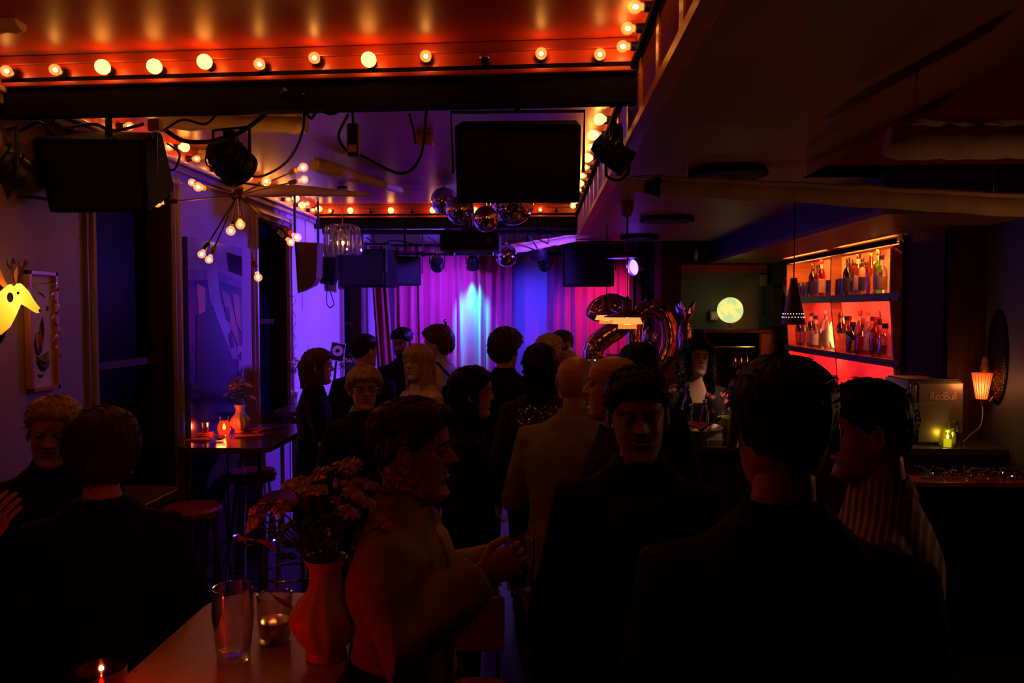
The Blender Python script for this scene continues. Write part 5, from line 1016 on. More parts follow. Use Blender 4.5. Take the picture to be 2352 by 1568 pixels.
def stool(x, y, z, label, back=False):
    t = thing('bar_stool', label, 'stool', (x, y, 0))
    MB().lathe([(0, z-0.06), (0.145, z-0.06), (0.16, z-0.045), (0.162, z-0.02), (0.15, z-0.004), (0, z)], 28).build('seat', M_vin, t, True)
    MB().lathe([(0.150, z-0.075), (0.155, z-0.072), (0.155, z-0.06), (0.150, z-0.058)], 28, closed=True).build('seat_ring', M_chrome, t, True)
    for k in range(4):
        a = PI/4+k*PI/2; MB().tube([(0.11*math.cos(a), 0.11*math.sin(a), z-0.06), (0.20*math.cos(a), 0.20*math.sin(a), 0)], 0.011, 8).build('leg', M_chrome, t, True)
    MB().tube([(0.165*math.cos(a), 0.165*math.sin(a), 0.28) for a in [k*PI/12 for k in range(25)]], 0.009, 6).build('foot_ring', M_chrome, t, True)
    if back:
        MB().bb(-0.10, 0.10, 0.14, 0.165, z+0.10, z+0.33).build('backrest', M_vin, t, bevel=0.01)
        for s_ in (-1, 1): MB().tube([(s_*0.07, 0.13, z-0.05), (s_*0.07, 0.172, z+0.02), (s_*0.07, 0.172, z+0.28)], 0.009, 8).build('back_post', M_chrome, t, True)
for (px, py, lb) in ((665, 1133, 'red round bar stool in the gap right of the dark high table'), (580, 1078, 'red bar stool pushed under the dark high table'), (440, 1160, 'red bar stool at the near corner of the dark high table'), (772, 1097, 'red bar stool just in front of the woman in the black dress')):
    hz_ = 0.86 if px == 772 else 0.76; p = WZ(px, py, hz_); stool(p.x, p.y, hz_, lb)
p = WY(1096, 1465, 3.0); stool(p.x, 3.0, p.z-0.22, 'red bar stool with a small backrest on the dance floor', True)
# ribbed vase with flowers
M_vase = mat('cream_ceramic', (0.62, 0.48, 0.40), 0.4, var=0.05)
def vase(loc, s, label, fl_label, seed, spread=1.0):
    t = thing('ribbed_vase', label, 'vase', loc); rr = random.Random(seed)
    prof = [(0.0, 0.004), (0.042, 0.0), (0.044, 0.012), (0.041, 0.018), (0.062, 0.045), (0.078, 0.078), (0.076, 0.10), (0.060, 0.128), (0.040, 0.150), (0.034, 0.175), (0.036, 0.198), (0.047, 0.222), (0.050, 0.226), (0.045, 0.224), (0.032, 0.195), (0.028, 0.17), (0.0, 0.16)]
    MB().lathe([(r*s, z*s) for r, z in prof], 64, closed=True, wave=lambda a, z: (0.045*math.sin(a*11+z/s*26) if 0.03*s < z < 0.16*s else 0)).build('vase_body', M_vase, t, True)
    MB().lathe([(0.044*s, 0.0005), (0.046*s, 0.004), (0.045*s, 0.010)], 40, closed=True).build('foot_ring', M_vase, t, True)
    f = thing('flower_bunch', fl_label, 'flowers', Vector(loc)+Vector((0, 0, 0.161*s)))
    FM = [mat('petal_cream', (0.60, 0.38, 0.22), 0.6), mat('petal_salmon', (0.62, 0.20, 0.10), 0.6), mat('petal_pink', (0.55, 0.16, 0.18), 0.6)]
    GM = mat('stem_green', (0.06, 0.09, 0.03), 0.6)
    st = MB(); lv = MB()
    heads = []
    for k in range(26):
        a = rr.uniform(0, 6.28); el = rr.uniform(0.15, 1.0); R_ = 0.13*s*spread*el; h = s*(0.14+0.12*(1-el*el)+rr.uniform(-0.03, 0.03))
        tip = Vector((R_*math.cos(a), R_*math.sin(a), h)); st.tube(catmull([(0.01*math.cos(a), 0.01*math.sin(a), 0), tip*0.5+Vector((0, 0, 0.03)), tip], 3), 0.0022*s, 5); heads.append(tip)
        for q in range(3):
            w = tip*rr.uniform(0.35, 0.9)+Vector((rr.uniform(-.03, .03), rr.uniform(-.03, .03), 0.01)); d = Vector((rr.uniform(-1, 1), rr.uniform(-1, 1), rr.uniform(-0.3, 0.6))).normalized()*0.03*s
            lv.tube([w, w+d*0.5, w+d], [0.003*s, 0.011*s, 0.001], 5, squash=0.25)
    st.build('stems', GM, f); tag(lv.build('leaves', GM, f), kind='stuff')
    for k, tip in enumerate(heads):
        m = FM[k % 3] if k % 4 else FM[0]; mb = MB(); nrm = (tip+Vector((0, 0, 0.02))).normalized(); u = nrm.orthogonal().normalized(); w = nrm.cross(u)
        for q in range(6):
            a = q*PI/3+rr.uniform(-0.15, 0.15); d = (u*math.cos(a)+w*math.sin(a)); L_ = s*rr.uniform(0.022, 0.032)
            mb.tube([tip, tip+d*L_*0.55+nrm*0.010*s, tip+d*L_+nrm*0.006*s], [0.003*s, 0.0095*s, 0.003*s], 6, squash=0.35)
        fl = mb.build('blossom', m, f, True); MB().ball(tip+nrm*0.004*s, 0.005*s, 6).build('blossom_centre', mat('blossom_centre', (0.35, 0.2, 0.04), 0.7), fl)
    return t
p = WZ(757, 1503, ZTB); vase((p.x-0.005, p.y-0.01, ZTB+0.001), 1.04, 'cream ribbed vase on the pale table nearest the viewer', 'dense bunch of pale flowers in the vase nearest the viewer', 1, 1.15)
p = WZ(552, 993, ZTB); vase((p.x, p.y, ZTB+0.001), 0.82, 'cream swirl ribbed vase behind the red candle glass', 'bunch of flowers in the vase behind the red candle', 2, 0.95)
p = WZ(667, 922, ZTB); vase((p.x, p.y, ZTB+0.001), 0.98, 'cream swirl vase on the far high table beside the woman in black', 'bunch of flowers in the vase before the blue wall', 3, 0.8)
p = WY(790, 880, 7.2); vase((p.x, 7.62, 1.001), 1.0, 'ribbed vase on the decks table', 'flower bunch in front of the framed record', 4, 1.1)
# red candle glass and table clutter on the left table
p = WZ(515, 998, ZTB); rc = thing('candle_glass', 'red glowing hurricane candle glass on the dark high table', 'candle', (p.x, p.y, ZTB+0.001))
def redglow():
    m = bpy.data.materials.new('red_candle_glass'); m.use_nodes = True; nt = m.node_tree; nt.nodes.clear(); L = nt.links
    o = nt.nodes.new('ShaderNodeOutputMaterial'); t = nt.nodes.new('ShaderNodeBsdfTransparent'); t.inputs[0].default_value = (1.0, 0.16, 0.05, 1); e = nt.nodes.new('ShaderNodeEmission'); e.inputs[0].default_value = (1.0, 0.055, 0.012, 1); e.inputs[1].default_value = 0.55
    a = nt.nodes.new('ShaderNodeAddShader'); L.new(t.outputs[0], a.inputs[0]); L.new(e.outputs[0], a.inputs[1]); L.new(a.outputs[0], o.inputs[0]); return m
MB().lathe([(0, 0.002), (0.030, 0.002), (0.042, 0.03), (0.040, 0.06), (0.028, 0.088)], 24).build('red_body', redglow(), rc, True)
MB().lathe([(0.028, 0.088), (0.030, 0.12), (0.0285, 0.12), (0.0265, 0.088)], 24, closed=True).build('clear_neck', M_clear, rc, True)
MB().lathe([(0, 0.03), (0.008, 0.036), (0.011, 0.048), (0.004, 0.068), (0, 0.075)], 10).build('flame', emat('red_candle_flame', (1.0, 0.45, 0.08), 40), rc, True)
point('candle_light', rc, (0, -0.05, 0.06), (1.0, 0.16, 0.04), 1.6, 0.03)
M_nap = mat('orange_red_napkin', (0.62, 0.07, 0.03), 0.7, bump=0.1)
def napkin(px, py, w, d, rz, label, z=ZTB):
    p = WZ(px, py, z); t = thing('paper_napkin', label, 'napkin', (p.x, p.y, z+0.001), rz)
    MB().bb(-w/2, w/2, -d/2, d/2, 0, 0.004).build('lower_fold', M_nap, t); MB().box(0.01, 0.005, 0.010, w*0.9, d*0.85, 0.003, rot=(0.03, -0.05, 0.12)).build('upper_fold', M_nap, t)
napkin(455, 1000, 0.17, 0.10, 0.1, 'red napkin under the small tumbler on the dark table'); napkin(450, 1012, 0.15, 0.07, -0.2, 'red napkin folded at the near edge of the dark table')
napkin(572, 1004, 0.17, 0.07, 0.0, 'red napkin in front of the swirl vase'); napkin(592, 988, 0.14, 0.12, -0.5, 'crumpled red napkin right of the swirl vase')
def tumbler(loc, label, s=1.0, tint=None):
    t = thing('tumbler', label, 'glass', loc); o = bpy.data.objects.new('glass_wall', tum); COL.objects.link(o); o.parent = t; o.scale = (s, s, s)
    MB().lathe([(0, 0.008*s), (0.027*s, 0.008*s), (0.030*s, 0.04*s), (0, 0.04*s)], 16).build('drink', tint or glass('pale_drink', (0.8, 0.6, 0.5), 0.1), t, True)
p = WZ(471, 999, ZTB); tumbler((p.x, p.y, ZTB+0.006), 'small tumbler on a red napkin, dark table', 0.85)
p = WZ(505, 1012, ZTB); cut = thing('cut_glass_bowl', 'little cut glass bowl in front of the red candle', 'bowl', (p.x, p.y, ZTB+0.001))
MB().lathe([(0, 0.003), (0.022, 0.002), (0.034, 0.03), (0.036, 0.032), (0.031, 0.03), (0.018, 0.006), (0, 0.006)], 20, wave=lambda a, z: 0.06*math.cos(a*10)).build('bowl', glass('cut_glass', (0.95, 0.9, 0.88), 0.5), cut); MB().ball((0, 0, 0.012), (0.018, 0.018, 0.008), 10).build('sweets', mat('sweets', (0.4, 0.1, 0.05), 0.3), cut)
p = WZ(505, 985, ZTB); bottle((p.x-0.01, p.y+0.06, ZTB+0.001), 'slim', 'clear', 'white', None, 'slim clear bottle behind the red candle glass', 0.78)
p = WZ(490, 985, ZTB); beer_glass((p.x-0.03, p.y+0.05, ZTB+0.001), 0.15, 0.034, 'tall empty glass behind the red candle glass')
p = WZ(600, 920, ZTB); beer_glass((-2.06, 6.45, ZTB+0.001), 0.12, 0.035, 'empty tumbler on the far high table by the window')
# foreground table clutter
p = WZ(537, 1512, ZTB); beer_glass((p.x, p.y, ZTB+0.001), 0.168, 0.047, 'empty tall beer glass on the pale table nearest the viewer')
p = WZ(632, 1470, ZTB); tumbler((p.x, p.y, ZTB+0.001), 'short tumbler with dark red drink beside the cream vase', 1.25, glass('dark_red_drink', (0.35, 0.03, 0.02), 0.15, body=0.3, bodycol=(0.2, 0.01, 0.01)))
p = WZ(205, 1640, ZTB); cg = thing('candle_glass', 'dark red candle glass at the near left corner of the pale table', 'candle', (-0.87, 1.50, ZTB+0.001))
MB().lathe([(0, 0.002), (0.036, 0.002), (0.045, 0.03), (0.047, 0.10), (0.044, 0.10), (0.042, 0.03), (0.033, 0.006), (0, 0.006)], 26).build('glass_wall', glass('deep_red_glass', (0.75, 0.08, 0.04), 0.3), cg, True)
MB().lathe([(0, 0.008), (0.030, 0.008), (0.030, 0.03), (0, 0.03)], 20).build('wax', mat('red_wax', (0.05, 0.008, 0.004), 0.5), cg, True); MB().lathe([(0, 0.03), (0.004, 0.036), (0.005, 0.044), (0, 0.06)], 8).build('flame', emat('near_candle_flame', (1.0, 0.35, 0.06), 18), cg, True)
point('candle_light', cg, (0, 0, 0.07), (1.0, 0.12, 0.025), 2.4, 0.004)
# twisting red ribbon over the glasses
P = catmull([WY(545, 1235, 1.9), WY(605, 1245, 1.9), WY(640, 1275, 1.88), WY(632, 1330, 1.86), WY(625, 1365, 1.85), WY(672, 1395, 1.84), WY(700, 1420, 1.84)], 7)
rb = thing('paper_streamer', 'twisting red paper streamer curling between the glasses and the vase', 'streamer', WY(700, 1420, 1.84)); c0 = WY(700, 1420, 1.84)
MB().loft([[q-c0+Vector((0, 0.004*math.sin(i*0.4), 0.007*math.cos(i*0.4))), q-c0-Vector((0, 0.004*math.sin(i*0.4), 0.007*math.cos(i*0.4)))] for i, q in enumerate(P)], closed=False).build('streamer', mat('red_streamer', (0.5, 0.05, 0.03), 0.6), rb, True)
MB().ball((0, 0, 0), 0.008, 8).build('streamer_knot', mat('red_streamer', (0, 0, 0)), rb)
# white plate box and bucket near the decks
t = thing('ice_bucket', 'crinkled silver bucket behind the bald heads', 'bucket', WY(1362, 845, 5.85)); t.location.z = WY(1362, 866, 5.85).z
MB().lathe([(0, 0), (0.05, 0), (0.065, 0.13), (0.062, 0.13), (0.047, 0.005)], 20).build('pail', mat('silver_lilac', (0.5, 0.45, 0.55), 0.3, 0.7), t, True); MB().lathe([(0.062, 0.125), (0.068, 0.128), (0.066, 0.135)], 20, closed=True).build('rim', M_chrome, t, True)
hs = high_table(t.location.x-0.12, t.location.x+0.12, 5.73, 5.97, t.location.z-0.001, 'small black bistro table carrying the silver bucket', M_black, 0.05, legs='four')
# ================================================================== people
def interp(t, xs, ys): return float(np.interp(t, xs, ys))
HZ = [0.0, 0.008, 0.022, 0.045, 0.062, 0.072, 0.080, 0.094, 0.115, 0.135, 0.150, 0.165, 0.190, 0.212, 0.226, 0.234, 0.236]
HF = [0.058, 0.074, 0.083, 0.078, 0.082, 0.081, 0.083, 0.082, 0.083, 0.082, 0.087, 0.091, 0.086, 0.066, 0.042, 0.018, 0.002]
HB = [0.00, -0.008, -0.02, -0.055, -0.072, -0.080, -0.086, -0.093, -0.101, -0.104, -0.105, -0.104, -0.097, -0.080, -0.056, -0.030, -0.012]
HW = [0.020, 0.034, 0.046, 0.057, 0.062, 0.0645, 0.066, 0.068, 0.071, 0.0735, 0.075, 0.0755, 0.072, 0.060, 0.043, 0.020, 0.004]
def contour(phi, z, wide=1.0):
    f, b, w = np.interp(z, HZ, HF), np.interp(z, HZ, HB), np.interp(z, HZ, HW)*wide
    c, s = np.cos(phi), np.sin(phi); e = 2/2.25
    x = w*np.sign(s)*np.abs(s)**e; y = (f+b)/2+(f-b)/2*np.sign(c)*np.abs(c)**e
    return x, y
def head_grid(p):
    rows = np.concatenate([np.linspace(0, 0.16, 50), np.linspace(0.164, 0.236, 17)]); cols = 72
    # columns denser at the front
    u = np.linspace(0, 2*PI, cols, endpoint=False); ph = u-0.45*np.sin(u)
    PH, ZZ = np.meshgrid(ph, rows); X, Y = contour(PH, ZZ, p.get('wide', 1.0))
    fr = np.clip((Y-0.01)/0.05, 0, 1); ax = np.abs(X)
    g = lambda x, z, sx, sz: np.exp(-((ax-x)/sx)**2-((ZZ-z)/sz)**2)
    ns = p.get('nose', 1.0)
    hn = np.interp(ZZ, [0.086, 0.094, 0.101, 0.108, 0.130, 0.150, 0.158], [0, 0.010, 0.026, 0.025, 0.013, 0.003, 0])*ns; wn = np.interp(ZZ, [0.09, 0.105, 0.15], [0.013, 0.0125, 0.0075])
    D = hn*np.exp(-(X/wn)**2)+0.007*ns*g(0.0135, 0.099, 0.0075, 0.007)
    D += -0.011*g(0.031, 0.135, 0.016, 0.010)+0.0045*g(0.030, 0.1525, 0.018, 0.006)+0.004*g(0.047, 0.108, 0.016, 0.016)
    sm = p.get('smile', 0.0); mz = 0.071+sm*0.006*(ax/0.026)**2
    mw = np.exp(-(ax/0.023)**4)
    D += 0.0050*np.exp(-((ZZ-mz-0.006)/0.0040)**2)*mw+0.0060*np.exp(-((ZZ-mz+0.006)/0.0045)**2)*mw-0.0045*np.exp(-((ZZ-mz)/0.0020)**2)*np.exp(-(ax/0.027)**4)
    D += 0.0045*np.exp(-((ZZ-0.022)/0.014)**2-(X/0.02)**2)-0.003*np.exp(-((ZZ-0.050)/0.006)**2-(X/0.02)**2)+sm*0.006*g(0.042, 0.094, 0.014, 0.012)-0.003*np.exp(-((ZZ-0.086)/0.006)**2-(X/0.004)**2)
    X = X+np.sign(X)*D*0.15*fr*(ax > 0.02); Y = Y+D*fr
    V = np.stack([X, Y, ZZ], -1).reshape(-1, 3); n = cols; k = len(rows)
    F = [(i*n+j, i*n+(j+1)%n, (i+1)*n+(j+1)%n, (i+1)*n+j) for i in range(k-1) for j in range(n)]+[tuple(range(n-1, -1, -1)), tuple((k-1)*n+j for j in range(n))]
    MI = []
    for i in range(k-1):
        for j in range(n):
            q = i*n+j; x_, y_, z_ = V[q]; mzq = 0.071+sm*0.006*(abs(x_)/0.026)**2
            MI.append(1 if (abs(x_) < 0.0235 and y_ > 0.05 and abs(z_-mzq) < 0.0105*(1-(abs(x_)/0.026)**2)) else 0)
    return V, F, MI+[0, 0]
def ear_mb(mb, sx, M):
    t = MB(); c = Vector((sx*0.0745, -0.008, 0.120))
    t.ball(c+Vector((sx*0.004, 0, 0)), (0.008, 0.016, 0.028), 10)
    pts = [c+Vector((sx*(0.006+0.006*math.sin(a*0.5)), 0.004-0.018*math.sin(a), 0.004+0.029*math.cos(a))) for a in [k*PI/7-0.4 for k in range(9)]]
    t.tube(pts, [0.003]+[0.0048]*7+[0.003], 6); t.ball(c+Vector((sx*0.006, 0.004, -0.024)), (0.005, 0.008, 0.009), 8)
    mb.add([M @ Vector(v) for v in t.v], t.f)
def hand_mb(mb, wrist, d, palm_n, side, curl=0.6, s=1.0, spread=0.12):
    """palm and five bent fingers; d points along the forearm, palm_n out of the palm"""
    d = Vector(d).normalized(); pn = Vector(palm_n); pn = (pn-d*pn.dot(d)).normalized(); x = d.cross(pn).normalized()*side
    w = Vector(wrist)
    rings = []
    for (u, hw, ht) in ((-0.01, 0.024, 0.019), (0.02, 0.033, 0.016), (0.055, 0.041, 0.015), (0.085, 0.042, 0.013), (0.098, 0.036, 0.009)):
        rings.append([w+d*u*s+x*(hw*math.cos(a)*s)+pn*(ht*math.sin(a)*s) for a in [2*PI*j/12 for j in range(12)]])
    mb.loft(rings)
    for k, (off, L_, r) in enumerate(((0.030, 0.070, 0.0085), (0.010, 0.080, 0.009), (-0.010, 0.075, 0.0088), (-0.029, 0.060, 0.0078))):
        p = w+d*0.085*s+x*off*s; dir_ = (d+x*(off*spread*8)).normalized(); P = [p-dir_*0.02*s, p]; ang = 0
        for seg, fr in ((0.42, 0.8), (0.32, 1.0), (0.26, 0.8)):
            ang += curl*fr; q = (dir_*math.cos(ang)+pn*math.sin(ang)); P.append(P[-1]+q*L_*seg*s)
        mb.tube(P, [r*s, r*s, r*s*0.96, r*s*0.86, r*s*0.6], 8)
    p = w+d*0.025*s+x*0.030*s; q = (d*0.75+x*0.65+pn*0.25).normalized(); q2 = (d*0.8+x*0.25*(1-curl)+pn*0.6*curl).normalized()
    mb.tube([p-q*0.02*s, p+q*0.035*s, p+q*0.035*s+q2*0.03*s, p+q*0.035*s+q2*0.055*s], [0.012*s, 0.0115*s, 0.010*s, 0.006*s], 8)
def ell(cx, cy, z, rx, ry, n=28, e=2.4, tw=0.0):
    out = []
    for j in range(n):
        a = 2*PI*j/n; c, s = math.cos(a), math.sin(a); q = 2/e
        out.append(Vector((cx+rx*math.copysign(abs(c)**q, c), cy+ry*math.copysign(abs(s)**q, s), z)))
    return out
def remesh(mb, vox, name, smooth=2):
    """melt overlapping closed volumes into one continuous skin"""
    me = bpy.data.meshes.new(name); me.from_pydata(mb.v, [], mb.f); bm = bmesh.new(); bm.from_mesh(me); bmesh.ops.recalc_face_normals(bm, faces=bm.faces); bm.to_mesh(me); bm.free()
    o = bpy.data.objects.new(name, me); COL.objects.link(o); m = o.modifiers.new('r', 'REMESH'); m.mode = 'VOXEL'; m.voxel_size = vox
    if smooth: s_ = o.modifiers.new('s', 'SMOOTH'); s_.iterations = smooth; s_.factor = 0.6
    dg = bpy.context.evaluated_depsgraph_get(); ev = o.evaluated_get(dg); out = bpy.data.meshes.new_from_object(ev); bpy.data.objects.remove(o); bpy.data.meshes.remove(me)
    return out
TORSO = [(0.455, 0.105, 0.085), (0.50, 0.166, 0.112), (0.54, 0.168, 0.115), (0.60, 0.148, 0.102), (0.66, 0.152, 0.105), (0.72, 0.170, 0.116), (0.765, 0.178, 0.112), (0.800, 0.158, 0.094), (0.834, 0.100, 0.070), (0.856, 0.058, 0.058), (0.885, 0.050, 0.053)]
SKIN = {}
def skin(nm, c): 
    if nm not in SKIN: SKIN[nm] = [mat('skin_'+nm, c, 0.45, var=0.06, scale=30, spec=0.4), mat('lips_'+nm, (c[0]*0.85, c[1]*0.5, c[2]*0.5), 0.4)]
    return SKIN[nm]
M_eye = mat('eye_white', (0.30, 0.26, 0.24), 0.2); M_iris = mat('iris_dark', (0.02, 0.012, 0.01), 0.1)
CL = {}
def cloth(nm, c, **k):
    if nm not in CL: CL[nm] = mat('cloth_'+nm, c, k.get('rough', 0.8), var=k.get('var', 0.12), scale=12, bump=0.12, bscale=60, sheen=k.get('sheen', 0.0), spec=0.12)
    return CL[nm]
def hair_cap(mb, hd, M, wide=1.0):
    """scalp hair: a shell over the skull, down to a hairline given per direction"""
    rr = random.Random(hd.get('seed', 1)); t = hd.get('t', 0.014); n = 96; rows = 18; V = []
    fz = hd.get('front', 0.185); temple = hd.get('temple', 0.150); ear = hd.get('ear', 0.118); nape = hd.get('nape', 0.050); part = hd.get('part', 0.0)
    ang = [0, 0.55, 0.95, 1.25, 1.62, 1.95, 2.4, PI]; hz = [fz, fz-0.002, temple+0.012, temple-0.012, ear, (ear+nape)/2, nape+0.008, nape]
    k1, k2, k3 = rr.uniform(0, 6), rr.uniform(0, 6), rr.uniform(0, 6); curl = hd.get('curl', 0.0)
    for j in range(n):
        ph = 2*PI*j/n; a = ph if ph <= PI else 2*PI-ph; z0 = interp(a, ang, hz)+0.003*math.sin(ph*17+k1)
        for i in range(rows+1):
            s = i/rows; z = z0+(0.2359-z0)*(1-(1-s)**1.6); x, y = contour(ph, z, wide); p = Vector((float(x), float(y), z)); c = Vector((0, -0.005, 0.135)); o = (p-c).normalized()
            tz = min(1, max(0, (z-0.135)/0.07)); tz = tz*tz*(3-2*tz); th = lerp(hd.get('side', t), t, tz)*min(1.0, 0.1+s*5.5)-0.003*(1 if s == 0 else 0)
            back = 0.5-0.5*math.cos(a); top = max(0, (z-0.15)/0.085)
            th *= 1+hd.get('top', 0.0)*top+hd.get('backv', 0.0)*back*(1-abs(z-0.13)/0.13)+hd.get('sidev', 0.0)*math.sin(a)*(1-top)
            if hd.get('quiff'): th += hd['quiff']*max(0, math.cos(a))**2*math.exp(-((z-0.205)/0.03)**2)*min(1, s*6)
            strand = math.sin(ph*23+k1+3*math.sin(s*4+k2))*0.0012+math.sin(ph*41+k3+s*3)*0.0009
            nz = mnoise.noise(p*45+Vector((k1, k2, k3)))*0.003+curl*mnoise.noise(p*75+Vector((k2, k3, k1)))*0.016+curl*mnoise.noise(p*30+Vector((k3, k1, 0)))*0.014
            V.append(p+o*(th+(strand+nz)*min(1, s*6)))
    F = [(j*(rows+1)+i, ((j+1)%n)*(rows+1)+i, ((j+1)%n)*(rows+1)+i+1, j*(rows+1)+i+1) for j in range(n) for i in range(rows)]
    mb.add([M @ v for v in V], F)
    cc = Vector((0, -0.005, 0.135))
    for q in range(hd.get('locks', 110)):      # loose locks that break the outline
        j = rr.randrange(n); i = rr.randrange(2, rows); p = V[j*(rows+1)+i]; o = (p-cc).normalized(); dn = Vector((0, -0.5 if p.y < 0.04 else 0.6, -1.0)) if p.z < 0.20 else Vector((rr.uniform(-1, 1), rr.uniform(-1, 0.6), 0))
        tg = (dn-o*dn.dot(o)).normalized()+Vector((rr.uniform(-.3, .3), rr.uniform(-.3, .3), 0)); L_ = rr.uniform(0.012, 0.026)*(1+curl)*(min(1.3, max(0.45, hd.get('side', t)/0.014)) if p.z < 0.17 else 1.0); lift = rr.uniform(0.0, 0.0035)*(1+1.5*curl)
        mb.tube([M @ (p-o*0.002), M @ (p+tg*L_*0.5+o*lift), M @ (p+tg*L_+o*lift*0.6)], [0.0024, 0.0022, 0.0005], 4)
def hair_long(mb, hd, M, wide=1.0):
    """hair hanging behind and beside the face as a thick curtain of locks"""
    lt = hd.get('lt', hd.get('t', 0.014)); L_ = hd['long']; a0 = hd.get('open', 1.15); n = 60; rows = 14; rr = random.Random(hd.get('seed', 1)+5); k1, k2 = rr.uniform(0, 6), rr.uniform(0, 6); curl = hd.get('curl', 0.0); fl = hd.get('flare', 0.0); t = hd.get('t', 0.014)
    for inner in (0, 1):
        V = []
        for i in range(rows+1):
            s = i/rows; z = 0.165-s*(0.165+L_)
            for j in range(n+1):
                ph = a0+(2*PI-2*a0)*j/n; zc = max(z, 0.10); x, y = contour(ph, zc, wide); a = min(ph, 2*PI-ph)
                g = 1+fl*s*s+ (lt*1.25)/0.09
                dn = max(0, 0.10-z); yb = float(y)*g-(0.012*math.sin(min(1, s*1.2)*PI))*(1 if y < 0 else 0)-dn*0.02
                xb = float(x)*g*(1-0.10*s*(1-fl*2))
                if inner: xb *= 0.80; yb = (yb+0.02)*0.78-0.012
                lock = 0.0045*math.sin(j*1.25+k1+2*math.sin(s*5+k2))+0.003*math.sin(j*2.9+k2); w = 1+ (lock+curl*0.02*mnoise.noise(Vector((xb, yb, z))*42+Vector((k1, k2, 0))))/0.09
                zz = z-(0.018*math.sin(j*1.25+k1) if i == rows else 0)
                V.append(M @ Vector((xb*w, yb*w, zz)))
        m = n+1; F = [(i*m+j, i*m+j+1, (i+1)*m+j+1, (i+1)*m+j) for i in range(rows) for j in range(n)]; off = len(mb.v); mb.add(V, F)
        if not inner: o0 = off
        else:
            for i in range(rows): mb.f += [(o0+i*m, o0+(i+1)*m, off+(i+1)*m, off+i*m), (o0+i*m+n, off+i*m+n, off+(i+1)*m+n, o0+(i+1)*m+n)]; mb.m += [0, 0]
            for j in range(n): mb.f.append((o0+rows*m+j, off+rows*m+j, off+rows*m+j+1, o0+rows*m+j+1)); mb.m.append(0)
    for q in range(int(170*curl)):            # curls standing off the curtain
        ph = rr.uniform(a0, 2*PI-a0); z = rr.uniform(-L_, 0.14); x, y = contour(ph, max(z, 0.10), wide); b = Vector((float(x), float(y)-0.005, 0))*(1+lt*1.35/0.09+fl*0.4); b.z = z; o = Vector((b.x, b.y, 0)).normalized(); sd = Vector((-o.y, o.x, 0)); k3 = rr.uniform(0, 6)
        mb.tube([M @ (b+o*(0.010*math.sin(i*1.6+k3))+sd*(0.010*math.cos(i*1.6+k3))-Vector((0, 0, i*0.010))) for i in range(6)], [0.004, 0.006, 0.006, 0.006, 0.005, 0.002], 4)
def wrinkle(me, amp, seed, k=9.0):
    n = len(me.vertices); co = np.empty(n*3); me.vertices.foreach_get('co', co); co = co.reshape(-1, 3); no = np.empty(n*3); me.vertices.foreach_get('normal', no); no = no.reshape(-1, 3); r = np.random.RandomState(seed)
    d = np.zeros(n)
    for q in range(5):
        v = r.normal(size=3)*k*(1+q*0.7); v[2] *= 1.3; d += np.sin(co @ v+r.uniform(0, 6)+1.5*np.sin(co @ (r.normal(size=3)*k*0.8)))/(1+q*0.6)
    me.vertices.foreach_set('co', (co+no*(d*amp)[:, None]).reshape(-1)); me.update()
def add_mesh(name, me, m, parent, smooth=True):
    me.materials.clear()
    for x in (m if isinstance(m, list) else [m]): me.materials.append(x)
    if smooth: me.polygons.foreach_set('use_smooth', [True]*len(me.polygons))
    o = bpy.data.objects.new(name, me); COL.objects.link(o); o.parent = parent; return o
